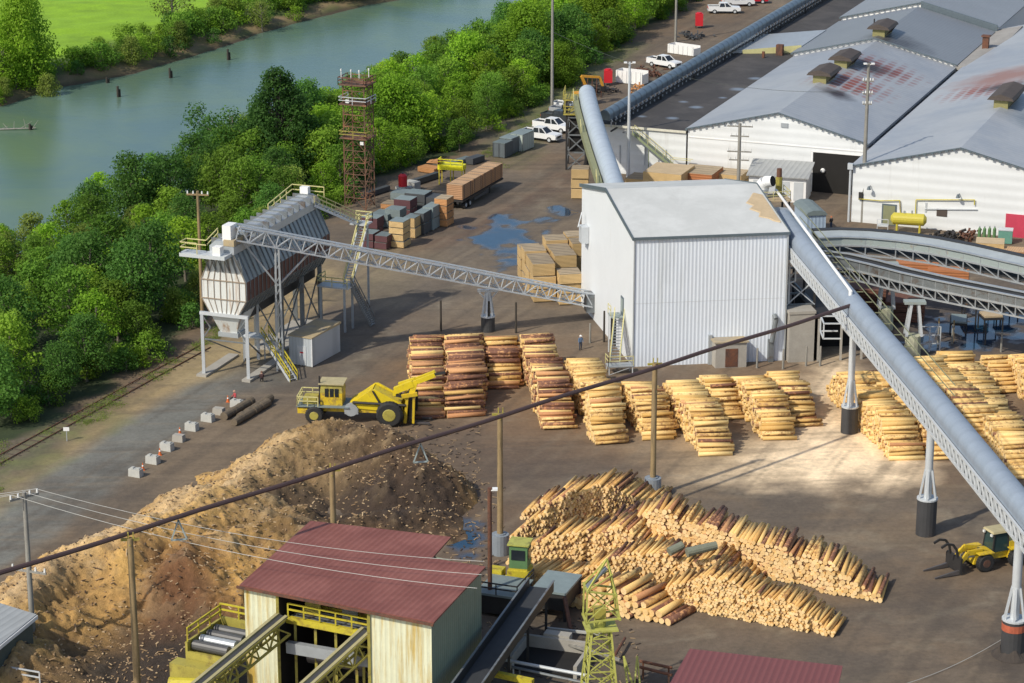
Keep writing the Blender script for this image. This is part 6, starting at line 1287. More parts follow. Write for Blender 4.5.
def pickup(paint,name='pickup_truck',covered=False):
    t=thing(name,None,None); W=.95
    def slab(mb,pts,w0=W,w1=None,mi=0):       # side profile (x,z) extruded in y
        w1=w1 or w0; n=len(pts); vs=[(x,-w0 if z<1.25 else -w1,z) for x,z in pts]+[(x,w0 if z<1.25 else w1,z) for x,z in pts]
        mb.add(vs,[tuple(range(n)),tuple(reversed(range(n,2*n)))]+[(i,n+i,n+(i+1)%n,(i+1)%n) for i in range(n)],mi)
    mb=MB(); slab(mb,[(-2.85,.55),(-2.3,.5),(2.3,.45),(2.85,.5),(2.9,.95),(2.75,1.12),(1.2,1.22),(.0,1.22),(-2.85,1.2)]); b=mb.build('body',paint,t)
    mb=MB(); mb.box(-2.75,-.95,-.8,.8,1.19,1.225); mb.build('bed_liner',M['black'],t) if not covered else mb.build('bed_cover',M['cardark'],t)
    mb=MB(); mb.box(-2.85,-.9,-.95,-.82,1.2,1.38); mb.box(-2.85,-.9,.82,.95,1.2,1.38); mb.box(-2.88,-2.78,-.95,.95,1.2,1.38); mb.build('bed_rail',paint,t)
    mb=MB(); vs=[(-.95,-.9,1.2),(1.35,-.9,1.2),(1.35,.9,1.2),(-.95,.9,1.2),(-.75,-.72,1.85),(.55,-.72,1.85),(.55,.72,1.85),(-.75,.72,1.85)]; mb.hexa(vs[:4],vs[4:]); c=mb.build('cab',M['glass'],t)
    mb=MB(); mb.box(-.8,.6,-.74,.74,1.852,1.9)
    for a_,b_ in (((-.95,-.91,1.2),(-.77,-.73,1.86)),((.2,-.91,1.2),(.05,-.74,1.86)),((1.35,-.91,1.2),(.58,-.73,1.86)),((-.95,.91,1.2),(-.77,.73,1.86)),((.2,.91,1.2),(.05,.74,1.86)),((1.35,.91,1.2),(.58,.73,1.86))): mb.bar(a_,b_,.1)
    mb.build('roof',paint,t)
    for x in (-1.75,1.85):
        for y in (-.86,.86):
            mb=MB(); mb.tube((x,y-.13*(1 if y>0 else -1),.4),(x,y+.13*(1 if y>0 else -1),.4),.4,n=18); w_=mb.build('wheel',M['black'],t); s=1 if y>0 else -1; mb=MB(); mb.tube((x,y+.125*s,.4),(x,y+.15*s,.4),.23,n=12); mb.build('rim',M['galv_p'],w_)
    for y in (-.7,.7): mb=MB(); mb.box(2.8,2.92,y-.18,y+.18,.78,.98); mb.build('headlight',M['lens'],t); mb=MB(); mb.box(-2.9,-2.84,y-.1+.12*(1 if y>0 else -1),y+.1+.12*(1 if y>0 else -1),.85,1.15); mb.build('taillight',M['red'],t)
    mb=MB(); mb.box(2.86,2.98,-.85,.85,.42,.62); mb.box(-2.98,-2.86,-.85,.85,.45,.65); mb.build('bumper',M['galv'],t)
    mb=MB(); mb.box(2.86,2.93,-.5,.5,.66,.95); mb.build('grille',M['dark'],t)
    return t
def cars():
    P=pickup(M['carwhite']); sn=snap(P); g='pickups parked along the wood edge'
    lst=[(541,140,-31,'white crew cab pickup parked nearest, right beside the pale sided container'),(553,131,-31,'second white pickup, just behind the nearest parked one'),(724,13,0,'white pickup seen from the side near the top edge'),(664,67,-40,'white pickup with open bed parked by the white dumpsters'),(738,6,10,'white pickup partly behind the one at the top edge')]
    for i,(px,py,a,lb) in enumerate(lst):
        p=G(px,py)
        if i==0: P.scale=(1.1,1.1,1.1); P.location=p; P.rotation_euler.z=R(a); tag(P,lb,'pickup truck',g)
        else: dup(P,sn,p,R(a),lb,g)
        for o in ([P] if i==0 else []): o['category']='pickup truck'
    for paint,px,py,a,lb in (('cardark',561,123,-31,'black pickup behind the two parked white ones'),('carsilver',569,117,-31,'silver pickup at the far end of the parked row'),('carred',752,3,0,'red pickup at the top edge behind the white ones'),('carwhite',571,112,-31,'white car half hidden at the end of the parked row')):
        t=pickup(M[paint],covered=True); t.scale=(1.1,1.1,1.1); t.location=G(px,py); t.rotation_euler.z=R(a); tag(t,lb,'pickup truck')
cars()
def tyre(mb,c,axis,r,w,n=24):
    c=Vector(c); axis=Vector(axis).normalized(); mb.tube(c-axis*w/2,c-axis*w*.32,r*.86,r,n); mb.tube(c-axis*w*.32,c+axis*w*.32,r,r,n,caps=False); mb.tube(c+axis*w*.32,c+axis*w/2,r,r*.86,n)
    for k in range(n):
        a=2*math.pi*k/n; p=c+Vector((math.cos(a)*r,0,math.sin(a)*r)); mb.bar(p-axis*w*.3,p+axis*w*.3,.09,.06)
def wheel_loader():
    t=thing('wheel_loader','yellow wheel loader with tan cab roof and black log forks at the right edge','wheel loader')
    y=M['yellow_c']
    for x in (0,3.3):
        for s in (-1,1):
            mb=MB(); tyre(mb,(-x,s*1.05,.82),(0,1,0),.82,.62); w=mb.build('wheel',M['black'],t); mb=MB(); mb.tube((-x,s*1.33,.82),(-x,s*1.38,.82),.42,.36,16); mb.build('rim',M['rust'],w)
    mb=MB(); mb.hexa([(-5.4,-.9,.95),(-2.6,-.9,.7),(-2.6,.9,.7),(-5.4,.9,.95)],[(-5.2,-.8,2.1),(-2.6,-.85,2.35),(-2.6,.85,2.35),(-5.2,.8,2.1)]); mb.box(-2.6,-.9,-.55,.55,.8,1.5); mb.hexa([(-.9,-.6,.6),(.9,-.6,.6),(.9,.6,.6),(-.9,.6,.6)],[(-.9,-.55,1.7),(.5,-.5,1.9),(.5,.5,1.9),(-.9,.55,1.7)]); mb.build('chassis',y,t)
    mb=MB(); mb.box(-5.6,-5.2,-1.0,1.0,.7,1.6); mb.build('counterweight',M['dark'],t)
    mb=MB()
    for s in (-1,1): mb.box(-4.3,-2.5,s*1.05-.32,s*1.05+.32,1.72,1.84); mb.box(-.75,.8,s*1.05-.32,s*1.05+.32,1.7,1.78)
    mb.build('fenders',y,t)
    mb=MB(); mb.hexa([(-2.6,-.75,1.5),(-.9,-.75,1.5),(-.9,.75,1.5),(-2.6,.75,1.5)],[(-2.5,-.68,3.25),(-1.1,-.68,3.25),(-1.1,.68,3.25),(-2.5,.68,3.25)]); c=mb.build('cab',M['cab_glass'],t)
    mb=MB()
    for a,b in (((-2.6,-.76,1.5),(-2.5,-.7,3.25)),((-.9,-.76,1.5),(-1.1,-.7,3.25)),((-1.75,-.76,1.5),(-1.75,-.71,3.25)),((-2.6,.76,1.5),(-2.5,.7,3.25)),((-.9,.76,1.5),(-1.1,.7,3.25))): mb.bar(a,b,.11)
    mb.build('frame',M['dark'],c)
    mb=MB(); mb.hexa([(-2.75,-.85,3.26),(-.85,-.85,3.26),(-.85,.85,3.26),(-2.75,.85,3.26)],[(-2.65,-.78,3.42),(-.95,-.78,3.42),(-.95,.78,3.42),(-2.65,.78,3.42)]); mb.build('cab_roof',M['cab_tan'],t)
    for s in (-.5,.5):
        mb=MB(); mb.bar((.0,s,1.75),(1.5,s,1.75),.22,.45); mb.bar((1.5,s,1.75),(2.5,s,.65),.22,.4); mb.build('lift_arm',y,t)
        mb=MB(); mb.tube((.1,s*.6,1.25),(1.7,s*.6,1.3),.1,n=8); mb.build('hydraulic_ram',M['galv'],t)
    mb=MB(); mb.bar((.3,0,2.0),(1.6,0,2.25),.25,.35); mb.bar((1.6,0,2.25),(2.4,0,1.5),.2,.25); mb.build('tilt_link',y,t)
    mb=MB(); mb.box(2.45,2.65,-1.2,1.2,.25,1.5); mb.bar((2.5,-1.15,1.5),(2.5,1.15,1.5),.2); mb.build('carriage',M['dark'],t)
    for s in (-.95,.95):
        mb=MB(); mb.hexa([(2.6,s-.12,.12),(5.1,s-.05,.08),(5.1,s+.05,.08),(2.6,s+.12,.12)],[(2.6,s-.12,.5),(5.1,s-.05,.16),(5.1,s+.05,.16),(2.6,s+.12,.5)]); mb.build('fork',M['steel_dk'],t)
    for s in (-.6,.6):
        mb=MB(); pts=[Vector((2.55,s,1.45)),Vector((2.75,s,2.3)),Vector((3.15,s,2.85)),Vector((3.8,s,3.0)),Vector((4.35,s,2.75))]
        for a,b in zip(pts[:-1],pts[1:]): mb.bar(a,b,.14,.2)
        mb.build('grapple_claw',M['dark'],t)
    mb=MB(); mb.tube((-3.6,.3,2.3),(-3.6,.3,3.0),.07,n=8); mb.build('exhaust',M['dark'],t)
    mb=MB()
    for s in (-.6,.6): mb.box(-.9,-.75,s-.12,s+.12,3.0,3.2)
    mb.build('work_lights',M['lens'],t)
    p=G(978,567); t.location=p; t.rotation_euler.z=R(203)
M['cab_glass']=mat('cab_glass',(.025,.05,.05),.15); M['cab_tan']=mat('cab_roof_tan',(.42,.36,.20),.6,0,.3,2); M['steel_dk']=mat('worn_steel',(.16,.15,.15),.4,.6,.3,2)
wheel_loader()
def stacker():
    t=thing('log_stacker','huge yellow log stacker with raised grapple arm standing behind the bark pile','log stacker'); y=M['yellow_c']
    for x,r in ((1.6,1.0),(9.9,1.45)):
        for s in (-1,1):
            mb=MB(); tyre(mb,(x,s*(1.5 if x<5 else 1.75),r),(0,1,0),r,.9); w=mb.build('wheel',M['black'],t); mb=MB(); mb.tube((x,s*(1.97 if x<5 else 2.22),r),(x,s*(2.0 if x<5 else 2.26),r),r*.5,r*.45,16); mb.build('rim',M['yellow_o'],w)
    mb=MB(); mb.box(.1,9,-1.1,1.1,1.3,1.9); mb.box(-.3,1.6,-1.5,1.5,1.1,1.75); mb.build('chassis',y,t)
    mb=MB(); mb.box(-.4,5.4,-1.7,1.7,1.92,2.02); mb.build('deck',M['wrap_g'],t)
    mb=MB(); rail(mb,[(2.0,-1.6,2.0),(-.3,-1.6,2.0),(-.3,1.6,2.0),(2.0,1.6,2.0)],1.1,w=.1,post=.8); mb.build('railing',M['rail_y'],t)
    mb=MB(); mb.box(.2,1.7,-.9,.9,2.03,2.7); mb.build('engine_cover',M['yellow_o'],t)
    mb=MB(); mb.box(2.2,4.6,-1.1,1.1,2.03,3.5); c=mb.build('cab',y,t); mb=MB(); mb.hexa([(2.15,-1.12,3.5),(4.65,-1.12,3.5),(4.65,1.12,3.5),(2.15,1.12,3.5)],[(2.3,-1.0,4.45),(4.5,-1.0,4.45),(4.5,1.0,4.45),(2.3,1.0,4.45)]); mb.build('upper_cab',M['yellow_o'],c)
    for x in (2.7,3.25,3.8): mb=MB(); mb.box(x,x+.4,-1.17,-1.1,3.05,4.0); mb.build('window',M['glass'],c)
    mb=MB(); mb.box(2.0,4.8,-1.25,1.25,4.46,4.58); mb.build('cab_roof',M['cab_tan'],c)
    mb=MB(); mb.tube((2.1,-.9,2.0),(2.1,-.9,5.4),.1,n=8); mb.build('exhaust',M['dark'],t)
    mb=MB(); mb.tube((5.6,-1.35,1.2),(5.6,-1.3,1.2),.01,n=4); mb.box(4.9,6.4,-1.5,-1.1,1.2,1.9); mb.tube((5.6,-1.52,1.7),(5.6,-1.1,1.7),.75,n=16); mb.build('fuel_tank',M['galv'],t)
    for s in (-1.25,1.05):
        pts=[(5.2,2.05),(7.9,4.1),(8.3,4.1),(11.2,2.5),(11.4,1.3),(10.6,1.5),(5.2,1.9)]; n=len(pts); mb=MB(); vs=[(x,s,z) for x,z in pts]+[(x,s+.2,z) for x,z in pts]
        mb.add(vs,[tuple(range(n)),tuple(reversed(range(n,2*n)))]+[(i,n+i,n+(i+1)%n,(i+1)%n) for i in range(n)]); mb.build('side_plate',M['bright_plate'],t)
    mb=MB(); mb.hexa([(5.4,-1.05,2.3),(7.9,-1.05,3.9),(7.9,1.05,3.9),(5.4,1.05,2.3)],[(5.4,-1.05,2.4),(7.9,-1.05,4.0),(7.9,1.05,4.0),(5.4,1.05,2.4)]); mb.hexa([(8.0,-1.05,3.9),(11,-1.05,2.4),(11,1.05,2.4),(8.0,1.05,3.9)],[(8.0,-1.05,4.0),(11,-1.05,2.5),(11,1.05,2.5),(8.0,1.05,4.0)]); mb.build('hood',M['bright_plate'],t)
    mb=MB(); mb.tube((5.8,-1.45,2.6),(11.6,-1.45,2.45),.15,n=8); mb.tube((8.0,-1.4,4.0),(9.0,-1.45,2.2),.1,n=8); mb.build('hydraulic_ram',M['dark'],t)
    # mast, grapple
    for s in (-1.2,1.2): mb=MB(); mb.bar((11.5,s,.3),(11.8,s,3.6),.3,.45); mb.bar((12.4,s,.3),(12.5,s,3.4),.25,.3); mb.build('mast',y if s<0 else M['dark'],t)
    mb=MB(); mb.bar((11.2,-1.5,3.5),(12.9,-1.3,3.8),.35,.4); mb.bar((11.5,-1.4,3.4),(11.5,1.4,3.4),.35,.4); mb.box(11.9,12.3,-1.0,1.0,.3,3.0,1); mb.build('crosshead',[y,M['dark']],t)
    mb=MB()
    for a,b,w in (((10.4,-.9,4.0),(12.4,-.9,4.9),.6),((12.4,-.9,4.9),(14.8,-.9,6.0),.4),((12.2,-.9,3.6),(12.6,-.9,5.1),.5),((12.2,.9,4.6),(14.6,.9,5.7),.4),((10.6,.9,4.0),(12.4,.9,4.7),.5),((10.5,-.9,4.4),(10.3,-.9,3.4),.35)): mb.bar(a,b,w,w*1.2)
    mb.bar((11.5,-.9,4.4),(11.5,.9,4.4),.4); mb.build('top_arm',M['bright_plate'],t)
    mb=MB(); mb.bar((14.7,-.9,6.0),(15.9,-.9,6.3),.2,.25); mb.bar((10.3,-.95,3.5),(11.4,-.95,3.3),.3,.3); mb.bar((11.4,-.95,3.3),(12.2,-.95,4.2),.25); mb.build('claw',M['dark'],t)
    mb=MB(); 
    for s in (-.9,.9): mb.bar((12.4,s,.25),(14.2,s,.2),.25,.2)
    mb.build('fork',M['steel_dk'],t)
    t.scale=(.95,.95,.92); t.location=G(303,418); t.rotation_euler.z=R(-6)
M['bright_plate']=mat('bright_yellow_plate',(.66,.50,.015),.5,0,.2,.8,c2=(.28,.19,.06),amt=.40,scale2=.9)
stacker()
def blocks():
    L_=[(136,476,'nearest the camera in the row'),(153,463,'second from the near end of the row'),(167,450,'third from the near end of the row'),(192,430,'fifth place in the row, beside a small dark one'),(208,421,'sixth in the row just before the log bundles'),(237,407,'last and farthest of the row beside the sitting person')]
    for px,py,lb in L_:
        f=Fr(G(px,py),-25); t=thing('concrete_block','pale concrete barrier block, '+lb,'concrete block',f.o,'concrete blocks along the road edge'); mb=MB(); mb.hexa([f.p(-.66,-.38,0),f.p(.66,-.38,0),f.p(.66,.38,0),f.p(-.66,.38,0)],[f.p(-.63,-.35,.78),f.p(.63,-.35,.78),f.p(.63,.35,.78),f.p(-.63,.35,.78)]); mb.build('block',M['concrete_w'],t)
        mb=MB(); mb.box(-.5,-.2,-.2,.2,.785,.88,fr=f); mb.box(.2,.5,-.2,.2,.785,.88,fr=f); mb.build('key',M['concrete_w'],t)
    for px,py,lb in ((179,441,'small dark stained concrete block between the third and fifth of the row'),(219,414,'small dark concrete block before the last of the row')):
        f=Fr(G(px,py),-20); mb=MB(); mb.hexa([f.p(-.6,-.4,0),f.p(.6,-.4,0),f.p(.6,.4,0),f.p(-.6,.4,0)],[f.p(-.55,-.35,.7),f.p(.55,-.35,.7),f.p(.55,.35,.7),f.p(-.55,.35,.7)]); tag(mb.build('concrete_block',M['concrete']),lb,'concrete block')
    for k,(px,py,lb) in enumerate(((143,470,'first'),(180,434,'third'),(160,455,'second'),(228,402,'last'))):
        p=G(px,py); t=thing('traffic_cone',f'{lb} small orange cone from the near end of the block row','cone',p); mb=MB(); mb.box(p.x-.2,p.x+.2,p.y-.2,p.y+.2,0,.05); mb.tube(p+Vector((0,0,.05)),p+Vector((0,0,.75)),.16,.03,10); mb.build('body',mat('cone',(.60,.14,.03),.6),t)
        mb=MB(); mb.tube(p+Vector((0,0,.4)),p+Vector((0,0,.52)),.105,.075,10); mb.build('band',M['white'],t)
    for k,(a,b,lb) in enumerate((((224,420),(252,404),'left'),((234,426),(268,406),'middle and thickest'),((240,421),(271,401),'right'))):
        A_=G(*a)+Vector((0,0,.4)); B_=G(*b)+Vector((0,0,.4)); mb=MB(); n=9; r=random.Random(k)
        for i in range(n): mb.tube(A_.lerp(B_,i/n),A_.lerp(B_,(i+1.03)/n),.42+r.uniform(-.05,.05),.42+r.uniform(-.06,.04),12)
        tag(mb.build('bark_log',mat('mossy_bark',(.14,.11,.075),.95,0,.4,2,bump=.06,bscale=6)),f'{lb} of the three old mossy logs lying behind the concrete blocks','log')
    # railway
    A_=G(-40,482); B_=G(205,347); t=thing('railway_track','overgrown rusty railway track along the foot of the wood','railway track',(A_+B_)/2); d=(B_-A_).normalized(); s=d.cross(Vector((0,0,1)))
    for k in (-.72,.72): mb=MB(); mb.bar(A_+s*k+Vector((0,0,.09)),B_+s*k+Vector((0,0,.09)),.08,.1); mb.build('rail',M['rust'],t)
    mb=MB(); n=int((B_-A_).length/1.4)
    for i in range(n): p=A_.lerp(B_,i/n); mb.bar(p-s*1.25+Vector((0,0,-.02)),p+s*1.25+Vector((0,0,-.02)),.24,.1)
    mb.build('sleepers',mat('sleepers',(.09,.07,.05),.9,0,.3,1),t)
    p=G(67,441); t=thing('trackside_sign','small white sign on a thin post beside the overgrown railway track','sign',p); mb=MB(); mb.bar(p,p+Vector((0,0,1.5)),.09); mb.build('post',M['galv'],t); mb=MB(); mb.box(p.x-.3,p.x+.3,p.y-.08,p.y-.03,1.1,1.5); mb.build('plate',M['white'],t)
    # river piles
    for px,py,h,lb in ((118,97,1.9,'middle one of the mooring posts standing in the river'),(170,78,1.8,'mooring post in the river between the middle and right ones'),(228,60,2.0,'rightmost mooring post near the far bank'),(107,83,1.0,'short stub of a post close to the far bank'),(30,130,1.0,'short post beside the drift branch near the left edge')):
        p=G(px,py,WZ); mb=MB(); mb.tube(p-Vector((0,0,1.5)),p+Vector((0,0,h)),.25,.2,9); mb.tube(p+Vector((.35,.2,-1.5)),p+Vector((.3,.2,h*.7)),.18,.15,8); tag(mb.build('mooring_post',M['dark_wood']),lb,'mooring post')
    p=G(14,130,WZ); mb=MB(); r=random.Random(3); mb.tube(p+Vector((-4,-.3,.1)),p+Vector((3.5,.2,.3)),.16,.08,7)
    for k in range(7): q_=p+Vector((-3+k,0,.2)); mb.tube(q_,q_+Vector((r.uniform(-1,2.5),r.uniform(-1,1.5),r.uniform(.3,1.7))),.06,.02,5)
    tag(mb.build('drift_branch',M['pole_g']),'pale drift branch snagged in the river at the left edge','branch')
blocks()
def person(px,py,rz,label,shirt,trousers,hat,sit=False,name='person',carry=None):
    J=[(0,0,.95),(0,0,1.2),(0,0,1.42),(0,0,1.52),(0,0,1.66),(.1,0,.9),(.12,.06,.5),(.12,0,.08),(.13,.14,.05),(-.1,0,.9),(-.12,-.02,.5),(-.12,-.12,.08),(-.13,.02,.05),(.19,0,1.4),(.27,.03,1.12),(.26,.18,.92),(-.19,0,1.4),(-.27,.02,1.12),(-.25,.14,.9)]
    if sit: J=[(x,y,z) for x,y,z in [(0,0,.5),(0,0,.75),(0,.03,.98),(0,.05,1.08),(0,.07,1.22),(.1,.05,.48),(.13,.48,.5),(.13,.48,.08),(.13,.62,.05),(-.1,.05,.48),(-.13,.46,.5),(-.13,.44,.08),(-.13,.58,.05),(.19,.03,.96),(.26,.1,.72),(.18,.35,.6),(-.19,.03,.96),(-.26,.1,.72),(-.18,.34,.6)]]
    E_=[(0,1),(1,2),(2,3),(3,4),(0,5),(5,6),(6,7),(7,8),(0,9),(9,10),(10,11),(11,12),(2,13),(13,14),(14,15),(2,16),(16,17),(17,18)]
    RR=[.15,.15,.14,.06,.11,.10,.075,.055,.05,.10,.075,.055,.05,.07,.05,.04,.07,.05,.04]
    me=bpy.data.meshes.new('body'); me.from_pydata(J,E_,[]); o=bpy.data.objects.new('body',me); C.objects.link(o); sk=o.modifiers.new('s','SKIN'); o.modifiers.new('u','SUBSURF').levels=2
    for i,v in enumerate(me.skin_vertices[0].data): v.radius=(RR[i],RR[i]*(.75 if i in (0,1,2) else 1)); v.use_root=(i==0)
    dg=bpy.context.evaluated_depsgraph_get(); nm=bpy.data.meshes.new_from_object(o.evaluated_get(dg)); bpy.data.objects.remove(o); nm.name='body'
    nm.materials.clear(); [nm.materials.append(m) for m in (trousers,shirt,M['skin'],M['black'])]
    hz=1.05 if sit else 1.5; wz=.58 if sit else .98
    for p in nm.polygons:
        c=p.center; p.use_smooth=True
        p.material_index=2 if c.z>hz else (1 if (c.z>wz or (abs(c.x)>.21 and c.z>(.5 if sit else .9))) else (3 if c.z<.11 else 0))
        if abs(c.x)>.2 and c.z<(.66 if sit else .96) and c.z>(.52 if sit else .7): p.material_index=2
    t=thing(name,label,'person'); b=bpy.data.objects.new('body',nm); C.objects.link(b); b.parent=t
    mb=MB(); top=J[4]; z=top[2]; 
    for k in range(4): mb.tube((top[0],top[1],z+.0+k*.035),(top[0],top[1],z+.035+k*.035),.135*math.cos(k*.36),.135*math.cos((k+1)*.36),12)
    mb.tube((top[0],top[1]+.03,z-.005),(top[0],top[1]+.03,z+.012),.165,.165,12); mb.build('hard_hat',hat,t,True)
    t.location=G(px,py); t.rotation_euler.z=R(rz)
navy=mat('navy_cloth',(.04,.06,.10),.8); blue=mat('blue_cloth',(.10,.17,.28),.8); redc=mat('red_cloth',(.45,.06,.07),.8); blk=mat('black_cloth',(.02,.02,.025),.8); hv=mat('orange_vest',(.55,.16,.06),.8)
person(580.5,350,200,'person in blue work clothes and white hard hat walking behind the log decks',blue,navy,M['white'])
person(235.5,402,120,'person in a red top and black trousers sitting at the end of the block row',redc,blk,M['skin'],sit=True)
person(831,229,30,'person in dark clothes with an orange cap standing by the right warehouse',blk,navy,hv)
person(262,383,10,'person in dark brown clothes crouched under the front leg of the chip bin',mat('brown_cloth',(.06,.03,.03),.8),blk,M['rust'],sit=True)

# ------------------------------------------------------------------ right back yard
def backyard():
    c=G(908,233); f=Fr(c,-14); t=thing('gas_tank','yellow horizontal gas tank on legs in front of the right warehouse','tank',c); y=M['tank_y']
    mb=MB(); mb.tube(f.p(-2.0,0,1.9),f.p(2.0,0,1.9),.8,n=18); mb.tube(f.p(2.0,0,1.9),f.p(2.35,0,1.9),.8,.35,18); mb.tube(f.p(-2.0,0,1.9),f.p(-2.35,0,1.9),.8,.35,18); mb.build('vessel',y,t,False)
    for x in (-1.5,1.5): mb=MB(); mb.box(x-.12,x+.12,-.5,.5,0,1.4,fr=f); mb.build('saddle',y,t)
    mb=MB(); mb.tube(f.p(.4,0,2.7),f.p(.4,0,3.1),.12,n=8); mb.tube(f.p(-.6,0,2.7),f.p(-.6,0,3.0),.16,n=8); mb.build('valve',M['galv'],t)
    mb=MB(); mb.box(-4.0,-2.6,-1.0,.4,.9,1.0,fr=f); mb.bar(f.p(-4,-1,0),f.p(-4,-1,1.9),.08); mb.bar(f.p(-2.6,-1,0),f.p(-2.6,-1,1.9),.08); mb.bar(f.p(-4,-1,1.9),f.p(-2.6,-1,1.9),.08); tag(mb.build('step_platform',M['galv_p']),'small steel step platform left of the yellow gas tank','platform')
    for i,(px,py,w,l,h,m,tp,lb) in enumerate(((872,236,5,2.2,.5,'lumber','sawdust','low pale board pile right of the tall floodlight pole'),(905,239,4.2,1.5,.5,'lumber_o','lumber_top_f','low pinkish board pile in front of the gas tank'),(990,252,3.6,3.0,1.5,'lumber','sawdust','tan lumber stack behind the curved conveyor at the right'),(1014,256,3.0,2.6,.9,'lumber_o','lumber_top_f','low brown board pile at the right edge behind the conveyor'),
        (916,282,5.2,2.2,2.6,'brick_o','brick_o','orange brown stack of sawn timbers between the two belt conveyors, left'),(948,287,5.0,2.2,2.4,'brick_o','brick_o','orange brown stack of sawn timbers between the two belt conveyors, right'),(872,279,4.5,2.4,1.6,'lumber','sawdust','pale stack seen under the curved conveyor at its left end'),(868,305,4.5,5,2.6,'brick_d','brick_d','dark brown timber stack in shade under the lower belt conveyor'),(905,318,4.5,4,2.4,'brick_d','brick_d','second dark brown timber stack below the lower belt conveyor'))):
        lumber(px,py,w,l,h,lb,m=m,top=tp,packs=1 if h<1.6 else 2,ang=-12)
    for k in range(4):
        p=G(979+k*5.0,240); t=thing('gas_cylinder',['first','second','third','fourth'][k]+' dark green gas cylinder from the left by the red door','gas cylinder',p,'green gas cylinders'); mb=MB(); mb.tube(p,p+Vector((0,0,1.5)),.22,n=10); mb.tube(p+Vector((0,0,1.5)),p+Vector((0,0,1.75)),.22,.07,10); mb.build('body',M['green_p'],t); mb=MB(); mb.tube(p+Vector((0,0,1.75)),p+Vector((0,0,1.9)),.09,n=8); mb.build('valve',M['galv'],t)
    f=Fr(G(1005,243),-14); t=thing('green_bin','pale green box bin beside the gas cylinders','bin',f.o); mb=MB(); mb.box(-.9,.9,-.7,.7,.1,1.8,fr=f); mb.build('body',M['teal'],t); mb=MB(); mb.box(-.95,.95,-.75,.75,1.81,1.92,fr=f); mb.build('lid',M['galv_p'],t)
    r=random.Random(12)
    for (px,py,n,s,lb,m) in ((946,240,70,2.4,'dark jumble of machine parts beside the yellow tank','dark'),(966,239,35,1.6,'brown jumble of metal parts next to the gas cylinders','rust'),(1018,262,30,1.6,'small dark scrap pile at the right edge behind the conveyors','dark')):
        c=G(px,py); mb=MB()
        for _ in range(n):
            p=c+Vector((r.gauss(0,s*.6),r.gauss(0,s*.4),r.uniform(.05,1.1))); d=Vector((r.gauss(0,1),r.gauss(0,1),r.gauss(0,.5))).normalized()*r.uniform(.2,.9); q_=p+d; q_.z=max(.05,q_.z); mb.bar(p,q_,r.uniform(.08,.35))
        tag(mb.build('machine_parts',M[m]),lb,'machine parts',kind='stuff')
    # low roofs / tables standing on the wet yard
    for i,(px,py,w,l,h,m,lb) in enumerate(((958,331,2.0,3.4,1.5,'wrap_g','dark work table with grey top standing in the puddle'),(975,316,3.0,2.2,1.8,'lumber_o','work table with brown boards on top, left of the other two'),(990,330,2.4,2.4,1.9,'sawdust','work table with tan sawdust top in the puddle'),(1006,318,2.2,2.2,1.6,'rust','rusty drum topped stand at the right of the puddle'))):
        f=Fr(G(px,py),-10+i*9); t=thing('work_table',lb,'table',f.o); mb=MB(); mb.box(-w/2,w/2,-l/2,l/2,h-.35,h-.1,fr=f); mb.build('frame',M['dark'],t); mb=MB(); mb.box(-w/2+.15,w/2-.1,-l/2+.2,l/2-.15,h-.098,h+.1,fr=f); mb.build('tabletop',M[m],t)
        for x in (-1,1):
            for y in (-1,1): mb=MB(); mb.bar(f.p(x*(w/2-.1),y*(l/2-.1),0),f.p(x*(w/2-.1),y*(l/2-.1),h-.35),.14); mb.build('leg',M['dark'],t)
    for i,(px,py) in enumerate(((975,331),(985,345),(1000,326),(938,340),(953,342))):
        p=G(px,py); mb=MB(); mb.bar(p,p+Vector((0,0,2.6)),.16); tag(mb.build('steel_stake',M['dark'] if i<3 else M['pole']),'thin upright stake standing on the wet yard under the belt conveyors','stake','stakes on the wet yard')
    f=Fr(G(920,352),0); t=thing('stair_frame','small pale steel frame and stair next to the near concrete pylon','stair frame',f.o); mb=MB()
    for z in (1,2,3): mb.bar(f.p(-.2,0,z),f.p(2.2,0,z),.1)
    for x in (-.2,1,2.2): mb.bar(f.p(x,0,0),f.p(x,0,3),.12)
    mb.bar(f.p(1,0,0),f.p(2.2,1.2,3),.12); mb.build('frame',M['galv_p'],t)
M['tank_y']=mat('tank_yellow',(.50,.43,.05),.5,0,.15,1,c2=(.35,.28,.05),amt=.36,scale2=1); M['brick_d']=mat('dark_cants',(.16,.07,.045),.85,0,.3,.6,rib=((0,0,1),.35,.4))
backyard()

